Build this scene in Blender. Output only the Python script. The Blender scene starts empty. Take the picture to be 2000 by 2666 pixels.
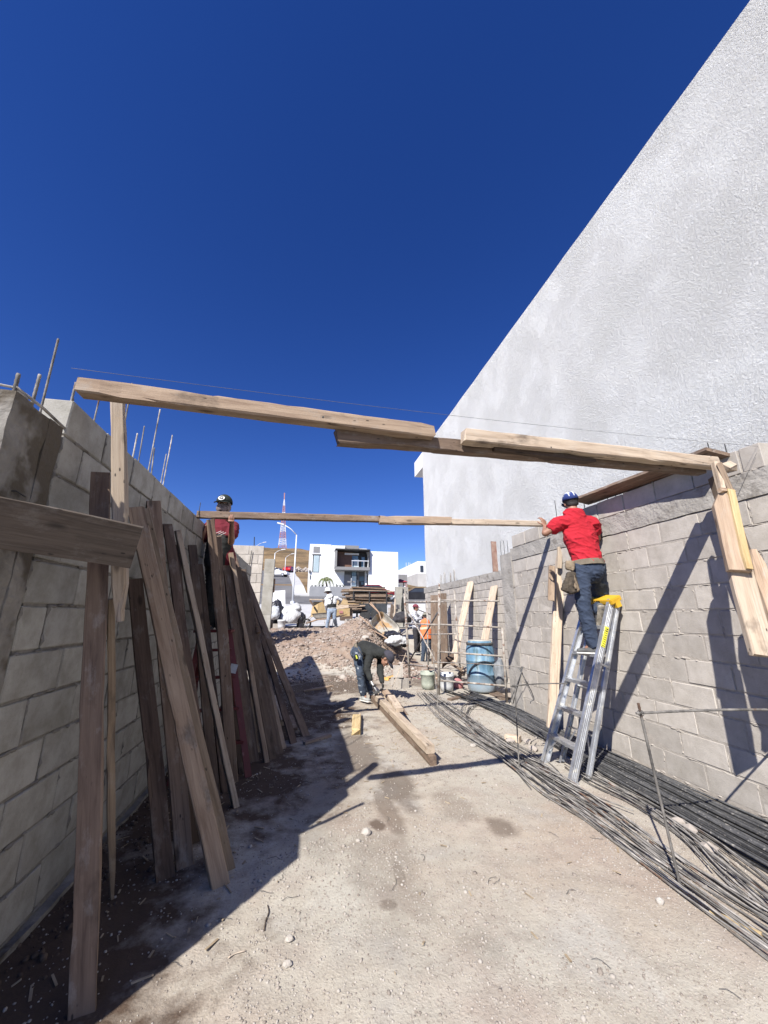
import bpy, bmesh, math, random
import numpy as np
from mathutils import Vector, Matrix, noise
random.seed(7)
V = Vector
PI = math.pi
SC = bpy.context.scene
COL = SC.collection

# ---------------------------------------------------------------- camera
CAM_H = 1.5
PITCH = math.atan(0.27)
YAW = math.atan(0.21 * math.cos(PITCH))
FWD = V((math.sin(YAW) * math.cos(PITCH), math.cos(YAW) * math.cos(PITCH), math.sin(PITCH)))
RT = V((math.cos(YAW), -math.sin(YAW), 0))
UP = RT.cross(FWD)
HD = V((math.sin(YAW), math.cos(YAW), 0))
EYE = V((0, 0, CAM_H))
cam = bpy.data.cameras.new('camera')
cam.sensor_fit = 'HORIZONTAL'
cam.sensor_width = 36
cam.lens = 18.0
cam.clip_start = 0.05
cam.clip_end = 3000
camo = bpy.data.objects.new('camera', cam)
COL.objects.link(camo)
camo.matrix_world = Matrix.Translation(EYE) @ Matrix((RT, UP, -FWD)).transposed().to_4x4()
SC.camera = camo

# ---------------------------------------------------------------- sky and sun
SUN_T = V((0.64, 0.768, -0.90)).normalized()          # the way the light travels
SUN_EL = math.asin(-SUN_T.z)
SUN_AZ = math.atan2(-SUN_T.x, -SUN_T.y)               # clockwise from +Y
W = bpy.data.worlds.new('World')
SC.world = W
W.use_nodes = True
wn = W.node_tree.nodes
wl = W.node_tree.links
sky = wn.new('ShaderNodeTexSky')
sky.sky_type = 'NISHITA'
sky.sun_disc = False
sky.sun_elevation = SUN_EL
sky.sun_rotation = SUN_AZ
sky.altitude = 2500
sky.air_density = 1.0
sky.dust_density = 0.0
sky.ozone_density = 2.5
hsv = wn.new('ShaderNodeHueSaturation')
hsv.inputs['Hue'].default_value = 0.5215
hsv.inputs['Saturation'].default_value = 1.30
hsv.inputs['Value'].default_value = 1.68
wl.new(sky.outputs[0], hsv.inputs['Color'])
bg = wn['Background'] if 'Background' in wn else wn.new('ShaderNodeBackground')
wl.new(hsv.outputs[0], bg.inputs['Color'])
bg.inputs['Strength'].default_value = 0.06
sl = bpy.data.lights.new('sun', 'SUN')
sl.energy = 5.0
sl.angle = math.radians(0.5)
sl.color = (1.0, 0.965, 0.91)
so = bpy.data.objects.new('sun', sl)
COL.objects.link(so)
so.rotation_euler = SUN_T.to_track_quat('-Z', 'Y').to_euler()
so.location = (-20, -24, 28)
SC.view_settings.view_transform = 'Standard'
SC.view_settings.look = 'None'
SC.view_settings.gamma = 1
SC.view_settings.use_curve_mapping = False
SC.view_settings.exposure = 0.60
SC.cycles.max_bounces = 8
SC.cycles.diffuse_bounces = 1

# ---------------------------------------------------------------- measuring helpers
def ray(x, y):
    return FWD + RT * ((x - 1000) / 1000) - UP * ((y - 1333) / 1000)
def at(x, y, D):
    d = ray(x, y)
    return EYE + d * (D / d.dot(HD))
def onX(x, y, X):
    d = ray(x, y)
    return EYE + d * (X / d.x)
def onY(x, y, Y):
    d = ray(x, y)
    return EYE + d * (Y / d.y)
def onZ(x, y, z=0.0):
    d = ray(x, y)
    return EYE + d * ((z - CAM_H) / d.z)
def lerp(a, b, t):
    return a + (b - a) * t
def interp(x, pts):
    if x <= pts[0][0]:
        return pts[0][1]
    for (a, u), (b, v) in zip(pts, pts[1:]):
        if x <= b:
            t = (x - a) / (b - a)
            t = t * t * (3 - 2 * t) * 0.5 + t * 0.5
            return u + (v - u) * t
    return pts[-1][1]
def sm(a, b, x):
    t = min(1, max(0, (x - a) / (b - a)))
    return t * t * (3 - 2 * t)

# ---------------------------------------------------------------- terrain height
P_MID = [(4.5, 0), (7.5, .06), (10.3, .1), (12.6, .66), (14.2, .86), (16.5, .97), (19, 1.02), (25, 1.4), (33, 2.3), (36, 2.66), (42, 3.35), (46, 3.85), (60, 6.1), (75, 8.45), (100, 12.2), (112, 14)]
P_RGT = [(4.5, 0), (7.5, .05), (10.3, .03), (13.5, .03), (15, .25), (17.5, .8), (19, 1.02)] + P_MID[7:]
def gz(x, y):
    t = sm(1.7, 3.3, x)
    z = interp(y, P_MID) * (1 - t) + interp(y, P_RGT) * t
    hp = at(962, 1600, 14.6)
    r2 = ((x - hp.x) / 1.0) ** 2 + ((y - hp.y) / 1.3) ** 2
    z += 0.66 * math.exp(-r2)
    r2 = ((x - 1.2) / 1.0) ** 2 + ((y - 12.0) / .9) ** 2
    z += 0.16 * math.exp(-r2)
    if y > 105:
        c = sm(105, 235, y) * 1.0
        side = 1 - 0.55 * sm(-12, 60, x - 0.02 * y) 
        z += (24.5 + 1.6 * noise.noise(V((x * .02, y * .02, 3)))) * c * side
    return z
def gp(x, y, D):
    """ground point under pixel column x at distance D (row y only sets the bearing)"""
    p = at(x, y, D)
    return V((p.x, p.y, gz(p.x, p.y)))

# ---------------------------------------------------------------- object helpers
def tag(o, label=None, cat=None, group=None, kind=None):
    if label: o['label'] = label
    if cat: o['category'] = cat
    if group: o['group'] = group
    if kind: o['kind'] = kind
    return o
def empty(name, loc, label=None, cat=None, group=None):
    o = bpy.data.objects.new(name, None)
    o.empty_display_size = .1
    COL.objects.link(o)
    o.location = loc
    return tag(o, label, cat, group)
def adopt(o, parent):
    if parent is not None:
        o.parent = parent
        m = parent.matrix_basis.copy()
        p = parent.parent
        if p is not None:
            m = p.matrix_basis @ parent.matrix_parent_inverse @ m
            g = p.parent
            if g is not None:
                m = g.matrix_basis @ p.matrix_parent_inverse @ m
        o.matrix_parent_inverse = m.inverted()
def link(name, me, m=None, parent=None, mat=None):
    if m is not None and len(me.materials) == 0:
        me.materials.append(m)
    o = bpy.data.objects.new(name, me)
    COL.objects.link(o)
    if mat is not None:
        o.matrix_basis = mat
    adopt(o, parent)
    return o
def frame(p0, xdir, zhint):
    x = V(xdir).normalized()
    z = V(zhint)
    z = (z - x * z.dot(x)).normalized()
    y = z.cross(x)
    return Matrix.Translation(p0) @ Matrix((x, y, z)).transposed().to_4x4()
def perp(d):
    a = V((0, 0, 1)) if abs(d.z) < .9 else V((1, 0, 0))
    return d.cross(a).normalized()

class MB:
    def __init__(s):
        s.v = []; s.f = []
    def add(s, vs, fs):
        b = len(s.v)
        s.v += [tuple(p) for p in vs]
        s.f += [tuple(i + b for i in f) for f in fs]
        return s
    def box(s, c, size, M=None):
        hx, hy, hz = size[0] / 2, size[1] / 2, size[2] / 2
        c = V(c)
        vs = [V((x * hx, y * hy, z * hz)) for x in (-1, 1) for y in (-1, 1) for z in (-1, 1)]
        vs = [c + ((M @ p) if M is not None else p) for p in vs]
        return s.add(vs, [(0, 1, 3, 2), (4, 6, 7, 5), (0, 4, 5, 1), (2, 3, 7, 6), (0, 2, 6, 4), (1, 5, 7, 3)])
    def bb(s, lo, hi):
        lo, hi = V(lo), V(hi)
        return s.box((lo + hi) / 2, hi - lo)
    def bar(s, p0, p1, w, t, hint=(0, 0, 1)):
        """box of width w, thickness t (along hint) from p0 to p1"""
        p0, p1 = V(p0), V(p1)
        M = frame(V((0, 0, 0)), p1 - p0, hint).to_3x3()
        return s.box((p0 + p1) / 2, ((p1 - p0).length, w, t), M)
    def tube(s, pts, r, n=8, cap=True):
        pts = [V(p) for p in pts]
        N = len(pts)
        rs = r if isinstance(r, (list, tuple)) else [r] * N
        vs = []; fs = []
        u = None
        for i, p in enumerate(pts):
            d = (pts[min(i + 1, N - 1)] - pts[max(i - 1, 0)])
            d = d.normalized() if d.length > 1e-9 else V((0, 0, 1))
            u = perp(d) if u is None else (u - d * u.dot(d)).normalized()
            w = d.cross(u)
            for k in range(n):
                a = 2 * PI * k / n
                vs.append(p + (u * math.cos(a) + w * math.sin(a)) * rs[i])
        for i in range(N - 1):
            for k in range(n):
                a = i * n + k; b = i * n + (k + 1) % n
                fs.append((a, b, b + n, a + n))
        if cap:
            fs.append(tuple(range(n - 1, -1, -1)))
            fs.append(tuple(range((N - 1) * n, N * n)))
        return s.add(vs, fs)
    def lathe(s, base, prof, n=20, axis=(0, 0, 1), cap=True):
        """prof: (radius, height) pairs"""
        base = V(base); ax = V(axis).normalized(); u = perp(ax); w = ax.cross(u)
        vs = []; fs = []
        for r, h in prof:
            for k in range(n):
                a = 2 * PI * k / n
                vs.append(base + ax * h + (u * math.cos(a) + w * math.sin(a)) * r)
        for i in range(len(prof) - 1):
            for k in range(n):
                a = i * n + k; b = i * n + (k + 1) % n
                fs.append((a, b, b + n, a + n))
        if cap:
            fs.append(tuple(range(n - 1, -1, -1)))
            fs.append(tuple(range((len(prof) - 1) * n, len(prof) * n)))
        return s.add(vs, fs)
    def ecap(s, p0, p1, e0, e1, side, n=16, rings=4, flat=False):
        """closed capsule with elliptical section: e = (half width along side, half depth)"""
        p0, p1 = V(p0), V(p1)
        d = p1 - p0
        L = d.length
        d = d.normalized() if L > 1e-6 else V((0, 0, 1))
        u = V(side); u = u - d * u.dot(d)
        u = u.normalized() if u.length > 1e-6 else perp(d)
        w = d.cross(u)
        R = []
        for i in range(rings):
            a = PI / 2 * (1 - i / rings)
            R.append((p0 - d * (min(e0) * math.sin(a) * (0.15 if flat else 1)), math.cos(a) if not flat else (0.0 if i == 0 else 1), e0))
        for t in (0, .33, .66, 1):
            R.append((p0.lerp(p1, t), 1, (lerp(e0[0], e1[0], t), lerp(e0[1], e1[1], t))))
        for i in range(1, rings + 1):
            a = PI / 2 * i / rings
            R.append((p1 + d * (min(e1) * math.sin(a) * (0.15 if flat else 1)), math.cos(a) if not flat else (0.0 if i == rings else 1), e1))
        vs = []; fs = []
        for c, k, e in R:
            k = max(k, .02)
            for j in range(n):
                a = 2 * PI * j / n
                vs.append(c + u * (math.cos(a) * e[0] * k) + w * (math.sin(a) * e[1] * k))
        for i in range(len(R) - 1):
            for j in range(n):
                a = i * n + j; b = i * n + (j + 1) % n
                fs.append((a, b, b + n, a + n))
        fs.append(tuple(range(n - 1, -1, -1)))
        fs.append(tuple(range((len(R) - 1) * n, len(R) * n)))
        return s.add(vs, fs)
    def cap(s, p0, p1, r0, r1, n=12):
        return s.ecap(p0, p1, (r0, r0), (r1, r1), perp((V(p1) - V(p0)).normalized() if (V(p1) - V(p0)).length > 1e-6 else V((0, 0, 1))), n)
    def ell(s, c, u, v, w, n=16, m=10):
        """ellipsoid with half-axis vectors u v w"""
        c, u, v, w = V(c), V(u), V(v), V(w)
        vs = []; fs = []
        for i in range(m + 1):
            th = PI * (i + .02 * (i == 0) - .02 * (i == m)) / m
            for k in range(n):
                a = 2 * PI * k / n
                vs.append(c + w * math.cos(th) + (u * math.cos(a) + v * math.sin(a)) * math.sin(th))
        for i in range(m):
            for k in range(n):
                a = i * n + k; b = i * n + (k + 1) % n
                fs.append((a, a + n, b + n, b))
        fs.append(tuple(range(n)))
        fs.append(tuple(range((m + 1) * n - 1, m * n - 1, -1)))
        return s.add(vs, fs)
    def mesh(s, name, smooth=False):
        me = bpy.data.meshes.new(name)
        me.from_pydata(s.v, [], s.f)
        if smooth:
            me.polygons.foreach_set('use_smooth', [True] * len(me.polygons))
        me.update()
        return me
    def build(s, name, m, parent=None, smooth=False):
        return link(name, s.mesh(name, smooth), m, parent)

def smooth_angle(o, deg=35):
    me = o.data
    me.polygons.foreach_set('use_smooth', [True] * len(me.polygons))
    try:
        me.set_sharp_from_angle(angle=math.radians(deg))
    except Exception:
        pass
    return o

# ---------------------------------------------------------------- materials
class NT:
    def __init__(s, name):
        s.m = bpy.data.materials.new(name)
        s.m.use_nodes = True
        s.t = s.m.node_tree
        s.b = s.t.nodes['Principled BSDF']
        s.b.inputs['Roughness'].default_value = .85
    def n(s, typ, **kw):
        nd = s.t.nodes.new('ShaderNode' + typ)
        for k, v in kw.items():
            setattr(nd, k, v)
        return nd
    def l(s, a, b):
        s.t.links.new(a, b)
    def val(s, sock, v):
        if hasattr(v, 'is_linked') or hasattr(v, 'links'):
            s.l(v, sock)
        else:
            sock.default_value = v
    def coord(s, kind='Object', scale=(1, 1, 1), rnd=0.0, rot=None):
        tc = s.n('TexCoord')
        out = tc.outputs[kind]
        mp = s.n('Mapping')
        mp.inputs['Scale'].default_value = scale
        if rot: mp.inputs['Rotation'].default_value = rot
        s.l(out, mp.inputs['Vector'])
        if rnd:
            oi = s.n('ObjectInfo')
            mu = s.n('Math', operation='MULTIPLY')
            s.l(oi.outputs['Random'], mu.inputs[0]); mu.inputs[1].default_value = rnd
            s.l(mu.outputs[0], mp.inputs['Location'])
        return mp.outputs[0]
    def noise(s, vec, scale, detail=4, rough=.55, dist=0):
        nd = s.n('TexNoise')
        s.l(vec, nd.inputs['Vector'])
        nd.inputs['Scale'].default_value = scale
        nd.inputs['Detail'].default_value = detail
        nd.inputs['Roughness'].default_value = rough
        nd.inputs['Distortion'].default_value = dist
        return nd.outputs['Fac']
    def ramp(s, fac, stops):
        r = s.n('ValToRGB')
        el = r.color_ramp.elements
        while len(el) > 1:
            el.remove(el[-1])
        el[0].position = stops[0][0]; el[0].color = tuple(stops[0][1]) + (1,) if len(stops[0][1]) == 3 else stops[0][1]
        for p, c in stops[1:]:
            e = el.new(p); e.color = tuple(c) + (1,)
        s.l(fac, r.inputs[0])
        return r.outputs[0]
    def step(s, fac, a, b):
        r = s.n('MapRange')
        r.inputs['From Min'].default_value = a; r.inputs['From Max'].default_value = b
        s.l(fac, r.inputs[0])
        return r.outputs[0]
    def mix(s, fac, a, b, mode='MIX'):
        m = s.n('MixRGB', blend_type=mode)
        for sock, v in ((m.inputs[0], fac), (m.inputs[1], a), (m.inputs[2], b)):
            if hasattr(v, 'is_output'):
                s.l(v, sock)
            elif isinstance(v, (tuple, list)):
                sock.default_value = tuple(v) + (1,) if len(v) == 3 else v
            else:
                sock.default_value = v
        return m.outputs[0]
    def math(s, op, a, b):
        m = s.n('Math', operation=op)
        for sock, v in ((m.inputs[0], a), (m.inputs[1], b)):
            if hasattr(v, 'is_output'):
                s.l(v, sock)
            else:
                sock.default_value = v
        return m.outputs[0]
    def rand(s, color, amt=.2, hue=0.0):
        oi = s.n('ObjectInfo')
        h = s.n('HueSaturation')
        r = s.n('MapRange')
        r.inputs['To Min'].default_value = 1 - amt; r.inputs['To Max'].default_value = 1 + amt
        s.l(oi.outputs['Random'], r.inputs[0])
        s.l(r.outputs[0], h.inputs['Value'])
        s.l(color, h.inputs['Color'])
        return h.outputs[0]
    def bump(s, h, strength=.4, dist=.01, prev=None):
        b = s.n('Bump')
        b.inputs['Strength'].default_value = strength
        b.inputs['Distance'].default_value = dist
        s.l(h, b.inputs['Height'])
        if prev is not None:
            s.l(prev, b.inputs['Normal'])
        return b.outputs[0]
    def done(s, color=None, normal=None, rough=None, metal=None, spec=None):
        if color is not None:
            if hasattr(color, 'is_output'): s.l(color, s.b.inputs['Base Color'])
            else: s.b.inputs['Base Color'].default_value = tuple(color) + (1,)
        if normal is not None: s.l(normal, s.b.inputs['Normal'])
        if rough is not None:
            if hasattr(rough, 'is_output'): s.l(rough, s.b.inputs['Roughness'])
            else: s.b.inputs['Roughness'].default_value = rough
        if metal is not None: s.b.inputs['Metallic'].default_value = metal
        if spec is not None: s.b.inputs['Specular IOR Level'].default_value = spec
        return s.m

def noisy(name, c1, c2, scale=8, rough=.85, bump=.2, bscale=None, bdist=.005, metal=None, rnd=0, detail=5, spot=None, vari=0):
    t = NT(name)
    co = t.coord('Object', rnd=rnd)
    f = t.noise(co, scale, detail)
    c = t.ramp(f, [(.3, c1), (.7, c2)])
    if spot:
        f2 = t.noise(co, spot[1], 4)
        c = t.mix(t.step(f2, spot[2], spot[2] + .08), c, spot[0])
    if vari:
        c = t.rand(c, vari)
    nb = t.bump(t.noise(co, bscale or scale * 4, 4), bump, bdist) if bump else None
    return t.done(c, nb, rough, metal)

def wood(name, dark, light, stain=(.05, .035, .025), grey=0.0, vari=.25, stain_at=.6):
    t = NT(name)
    co = t.coord('Object', (1.2, 13, 13), rnd=37.0)
    f = t.noise(co, 2.2, 7, .62, .5)
    c = t.ramp(f, [(.28, dark), (.5, tuple(lerp(a, b, .6) for a, b in zip(dark, light))), (.72, light)])
    co2 = t.coord('Object', (.55, 55, 55), rnd=11.0)
    g = t.noise(co2, 2.0, 3, .5)
    c = t.mix(t.math('MULTIPLY', t.step(g, .56, .74), .5), c, tuple(a * .35 for a in dark))
    co3 = t.coord('Object', (1, 2.0, 2.0), rnd=53.0)
    s1 = t.noise(co3, 3.1, 5, .65)
    c = t.mix(t.math('MULTIPLY', t.step(s1, stain_at, stain_at + .14), .7), c, stain)
    if grey:
        s2 = t.noise(co3, 6.3, 6, .7)
        c = t.mix(t.math('MULTIPLY', t.step(s2, .54, .7), grey), c, (.42, .40, .36))
    vo = t.n('TexVoronoi'); vo.inputs['Scale'].default_value = 1.0
    cv = t.coord('Object', (3.4, 9, 9), rnd=19.0)
    t.l(cv, vo.inputs['Vector'])
    kn = t.step(vo.outputs['Distance'], .17, .08)
    c = t.mix(t.math('MULTIPLY', kn, .75), c, tuple(a * .4 for a in dark))
    v2 = t.n('TexVoronoi'); v2.inputs['Scale'].default_value = 1.0
    t.l(t.coord('Object', (13, 34, 34), rnd=71.0), v2.inputs['Vector'])
    hole = t.math('MULTIPLY', t.step(v2.outputs['Distance'], .17, .10), t.step(t.noise(co3, 4.7, 2), .52, .58))
    c = t.mix(t.math('MULTIPLY', hole, .85), c, (.015, .012, .01))
    c = t.rand(c, vari)
    nb = t.bump(f, .35, .004)
    nb = t.bump(g, .5, .003, nb)
    return t.done(c, nb, .88)

def block_mat(name, base, dark):
    t = NT(name)
    co = t.coord('Object', rnd=23.0)
    f = t.noise(co, 7, 6, .65)
    c = t.ramp(f, [(.32, dark), (.6, base), (.75, tuple(a * 1.08 for a in base))])
    sp = t.noise(co, 160, 2)
    c = t.mix(t.math('MULTIPLY', t.step(sp, .6, .75), .35), c, tuple(a * .55 for a in dark))
    ck = t.noise(t.coord('Object', (3, 6, 3), rnd=31.0), 2.2, 6, .7)
    c = t.mix(t.math('MULTIPLY', t.step(ck, .58, .7), .4), c, tuple(a * 1.2 for a in base))
    c = t.mix(t.math('MULTIPLY', t.step(ck, .42, .3), .4), c, tuple(a * k for a, k in zip(dark, (.82, .78, .72))))
    c = t.rand(c, .12)
    nb = t.bump(t.noise(co, 120, 3), .5, .004)
    nb = t.bump(t.noise(co, 14, 4), .4, .006, nb)
    return t.done(c, nb, .93)

M = {}
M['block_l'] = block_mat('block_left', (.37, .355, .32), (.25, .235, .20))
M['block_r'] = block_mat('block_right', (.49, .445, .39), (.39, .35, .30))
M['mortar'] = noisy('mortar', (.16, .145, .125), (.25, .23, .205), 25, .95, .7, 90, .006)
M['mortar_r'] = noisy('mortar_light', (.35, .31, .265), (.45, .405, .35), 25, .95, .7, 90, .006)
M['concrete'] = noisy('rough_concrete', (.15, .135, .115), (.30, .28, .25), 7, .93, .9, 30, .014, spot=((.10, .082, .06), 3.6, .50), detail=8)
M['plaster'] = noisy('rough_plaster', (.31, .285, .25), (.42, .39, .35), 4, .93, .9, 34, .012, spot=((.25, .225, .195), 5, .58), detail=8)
M['pillar'] = noisy('pillar_concrete', (.28, .26, .215), (.42, .40, .35), 3, .92, .5, 30, .008, detail=7)
M['wood'] = wood('weathered_wood', (.25, .165, .11), (.50, .375, .265), grey=.4)
M['wood_pale'] = wood('pale_wood', (.34, .25, .175), (.58, .475, .36), grey=.3)
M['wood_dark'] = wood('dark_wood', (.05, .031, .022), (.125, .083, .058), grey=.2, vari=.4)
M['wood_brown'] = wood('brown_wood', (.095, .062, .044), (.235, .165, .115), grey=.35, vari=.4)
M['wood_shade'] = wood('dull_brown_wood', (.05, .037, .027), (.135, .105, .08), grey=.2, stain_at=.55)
M['wood_mid'] = wood('brown_grey_wood', (.17, .12, .08), (.34, .255, .175), grey=.3)
M['wood_yellow'] = wood('fresh_split_wood', (.42, .29, .13), (.60, .46, .25), stain=(.35, .22, .1))
M['ply'] = wood('plywood', (.36, .23, .10), (.55, .40, .20), stain=(.42, .36, .28), stain_at=.55)
M['rebar'] = noisy('dark_rebar', (.055, .055, .057), (.15, .147, .142), 14, .6, .5, 160, .002, metal=.35, rnd=9, spot=((.30, .28, .25), 40, .60), vari=.5)
M['rebar_r'] = noisy('dusty_rebar', (.08, .075, .07), (.42, .39, .35), 11, .75, .5, 160, .002, metal=.15, rnd=9, vari=.55, spot=((.17, .095, .06), 5, .6))
M['wire'] = noisy('black_wire', (.03, .03, .03), (.06, .06, .06), 40, .7, 0)
M['string'] = noisy('string_line', (.10, .10, .11), (.16, .15, .15), 40, .9, 0)
M['alu'] = noisy('aluminium', (.42, .43, .45), (.72, .73, .74), 9, .42, .25, 60, .002, metal=.75, spot=((.75, .74, .7), 14, .57))
M['cap_yellow'] = noisy('yellow_plastic', (.60, .35, .02), (.70, .43, .04), 8, .5, 0)
M['sticker'] = noisy('yellow_sticker', (.82, .75, .05), (.9, .85, .1), 12, .6, 0)
M['black'] = noisy('black_print', (.012, .012, .012), (.02, .02, .02), 12, .8, 0)
M['white'] = noisy('white_print', (.75, .75, .73), (.82, .82, .8), 12, .8, 0)
M['red_metal'] = noisy('red_paint', (.075, .005, .006), (.12, .009, .01), 10, .55, .2, 60, .002, spot=((.22, .10, .09), 8, .6))
M['pipe'] = noisy('cement_splashed_pipe', (.20, .165, .14), (.50, .46, .40), 12, .75, .5, 60, .003, spot=((.16, .09, .06), 9, .56))
M['pipe_dark'] = noisy('dark_pipe', (.05, .045, .045), (.12, .11, .11), 12, .6, .3, 60, .002)
M['barrel'] = NT('blue_barrel')
t = M['barrel']
co = t.coord('Object')
f = t.noise(t.coord('Object', (1, 1, .35)), 7, 6, .6)
c = t.ramp(f, [(.3, (.07, .155, .24)), (.55, (.14, .26, .36)), (.72, (.33, .41, .46))])
f2 = t.noise(t.coord('Object', (2.2, 2.2, .5)), 4, 5, .6)
c = t.mix(t.math('MULTIPLY', t.step(f2, .56, .66), .75), c, (.05, .10, .10))
gz_ = t.n('SeparateXYZ'); t.l(co, gz_.inputs[0])
low = t.math('MULTIPLY', t.step(t.math('ADD', gz_.outputs[2], t.math('MULTIPLY', f, .35)), .55, .2), .7)
c = t.mix(low, c, (.42, .45, .46))
M['barrel'] = t.done(c, t.bump(f, .2, .004), .5)
M['hoop'] = noisy('black_hose', (.02, .022, .026), (.04, .04, .045), 12, .6, 0)
M['bucket_g'] = noisy('cement_green_bucket', (.28, .31, .25), (.46, .48, .40), 8, .8, .4, 40, .003)
M['bucket_w'] = noisy('white_bucket', (.48, .48, .48), (.66, .66, .65), 8, .6, .2, 40, .002)
M['sack_w'] = noisy('white_sack', (.48, .48, .48), (.66, .66, .65), 6, .7, .9, 13, .05)
M['sack_d'] = noisy('dull_grey_sheet', (.16, .17, .18), (.30, .31, .32), 6, .6, .5, 22, .02)
M['sack_g'] = noisy('grey_sheet', (.40, .42, .45), (.6, .62, .64), 6, .7, .5, 22, .02)
M['sack_k'] = noisy('black_bag', (.012, .012, .016), (.03, .03, .04), 6, .35, .7, 18, .03)
M['white_board'] = noisy('white_board', (.70, .70, .70), (.8, .8, .8), 5, .7, 0)
M['steel_tray'] = noisy('cement_tray', (.30, .28, .24), (.52, .49, .43), 5, .75, .5, 30, .006, spot=((.40, .25, .12), 2.2, .53))
M['rim'] = noisy('dark_rim', (.04, .04, .04), (.10, .095, .09), 12, .6, .2)
M['tyre'] = noisy('tyre', (.02, .02, .02), (.045, .045, .045), 12, .9, .3)
M['handle'] = noisy('worn_handle', (.30, .19, .12), (.46, .32, .22), 12, .8, .2)
M['stucco_far'] = noisy('house_white', (.78, .78, .77), (.84, .84, .83), 2, .9, .1, 20, .004)
M['house_grey'] = noisy('house_grey', (.215, .21, .21), (.25, .245, .245), 2, .85, 0)
M['house_dark'] = noisy('house_dark_grey', (.10, .098, .098), (.13, .126, .126), 2, .8, 0)
M['house_brown'] = noisy('house_brown_panel', (.13, .065, .042), (.19, .10, .065), 3, .6, 0)
M['frame_dk'] = noisy('dark_frame', (.02, .02, .02), (.035, .033, .033), 4, .6, 0)
M['planter'] = noisy('planter_grey', (.26, .265, .275), (.31, .31, .32), 2, .85, .1)
t = NT('window_glass')
co = t.coord('Object')
M['glass'] = t.done(t.ramp(t.noise(co, .6, 3), [(.35, (.10, .16, .20)), (.65, (.22, .32, .36))]), None, .12, None, .8)
M['glass_dk'] = noisy('dark_glass', (.02, .025, .035), (.05, .06, .075), 1, .12, 0)
M['blind'] = noisy('window_blind', (.42, .52, .55), (.55, .64, .66), 2, .5, 0)
M['lamp'] = noisy('white_pole', (.62, .63, .65), (.74, .75, .77), 2, .5, 0)
M['tower_r'] = noisy('tower_red', (.40, .19, .19), (.46, .24, .23), 2, .6, 0)
M['tower_w'] = noisy('tower_white', (.66, .66, .68), (.74, .74, .76), 2, .6, 0)
M['car_w'] = noisy('white_car_paint', (.70, .70, .71), (.76, .76, .77), 2, .25, 0)
M['car_r'] = noisy('red_car_paint', (.48, .012, .02), (.55, .02, .03), 2, .25, 0)
M['car_k'] = noisy('black_car_paint', (.012, .012, .014), (.03, .03, .034), 2, .2, 0)
M['car_m'] = noisy('maroon_car_paint', (.16, .006, .012), (.2, .01, .016), 2, .25, 0)
M['roof_red'] = noisy('red_kiosk_roof', (.36, .045, .06), (.44, .07, .08), 4, .7, 0)
M['trailer'] = noisy('black_trailer', (.022, .026, .03), (.05, .055, .06), 4, .6, .2)
M['rust_post'] = noisy('rusty_form', (.22, .10, .07), (.40, .30, .24), 10, .85, .4)
M['palm'] = noisy('palm_leaf', (.10, .13, .045), (.22, .24, .09), 3, .6, 0)
M['trunk'] = noisy('palm_trunk', (.14, .10, .07), (.24, .18, .13), 8, .9, .4)
M['shrub'] = noisy('shrub_leaf', (.03, .045, .025), (.07, .09, .045), 5, .7, 0)
M['orange_bit'] = noisy('orange_wood', (.62, .35, .10), (.74, .46, .16), 10, .8, .2)
M['red_plastic'] = noisy('dusty_pink_plastic', (.42, .16, .16), (.52, .24, .24), 10, .7, 0)
# people
def cloth(name, c1, c2, sc=7, spot=None, b=.5):
    return noisy(name, c1, c2, sc, .92, b, 16, .012, spot=spot)
M['skin'] = noisy('skin', (.27, .135, .085), (.34, .18, .12), 12, .6, .1, 90, .001)
M['hair'] = noisy('black_hair', (.012, .01, .009), (.025, .02, .018), 60, .7, .5, 120, .004)
M['red_polo'] = cloth('red_polo', (.38, .008, .018), (.47, .013, .028), 5)
M['maroon'] = cloth('maroon_shirt', (.10, .007, .014), (.16, .011, .022), 5)
M['denim'] = cloth('denim', (.016, .026, .05), (.042, .058, .095), 6, spot=((.09, .115, .155), 5, .60))
M['denim_l'] = cloth('light_denim', (.16, .21, .29), (.34, .40, .48), 6)
M['denim_s'] = cloth('stained_denim', (.025, .034, .055), (.07, .095, .135), 6, spot=((.42, .45, .48), 9, .60))
M['black_cloth'] = cloth('black_cloth', (.012, .013, .013), (.03, .032, .03), 6)
M['grey_black'] = cloth('charcoal_trousers', (.025, .024, .028), (.055, .05, .055), 6)
M['cap_k'] = cloth('black_green_cap', (.012, .018, .014), (.02, .028, .022), 9, b=.1)
M['cap_n'] = cloth('navy_grey_cap', (.03, .03, .04), (.055, .052, .068), 9, b=.1)
M['cap_b'] = cloth('blue_cap', (.012, .025, .12), (.03, .055, .20), 9, spot=((.72, .73, .76), 9, .60), b=.1)
M['cap_m'] = cloth('maroon_cap', (.15, .03, .045), (.22, .05, .07), 9, b=.1)
M['cap_g'] = cloth('khaki_cap', (.20, .19, .15), (.28, .26, .21), 9, b=.1)
M['camo'] = cloth('camo_scarf', (.10, .075, .07), (.30, .25, .24), 14, spot=((.05, .04, .04), 18, .55))
M['hat_w'] = cloth('white_hat', (.62, .61, .58), (.76, .75, .73), 9, b=.2)
M['hoodie'] = cloth('grey_white_hoodie', (.56, .56, .57), (.72, .72, .72), 6)
M['orange'] = cloth('orange_vest', (.80, .17, .05), (.88, .24, .09), 5)
M['slate'] = cloth('slate_sleeves', (.07, .08, .11), (.12, .135, .17), 5)
M['leather'] = cloth('tool_leather', (.14, .10, .065), (.30, .235, .16), 12)
M['leather_d'] = cloth('dark_tool_leather', (.03, .024, .018), (.11, .085, .06), 18)
M['belt'] = cloth('woven_belt', (.13, .105, .075), (.22, .185, .135), 14)
M['shoe'] = cloth('grey_shoe', (.05, .05, .05), (.14, .14, .135), 14)
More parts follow.
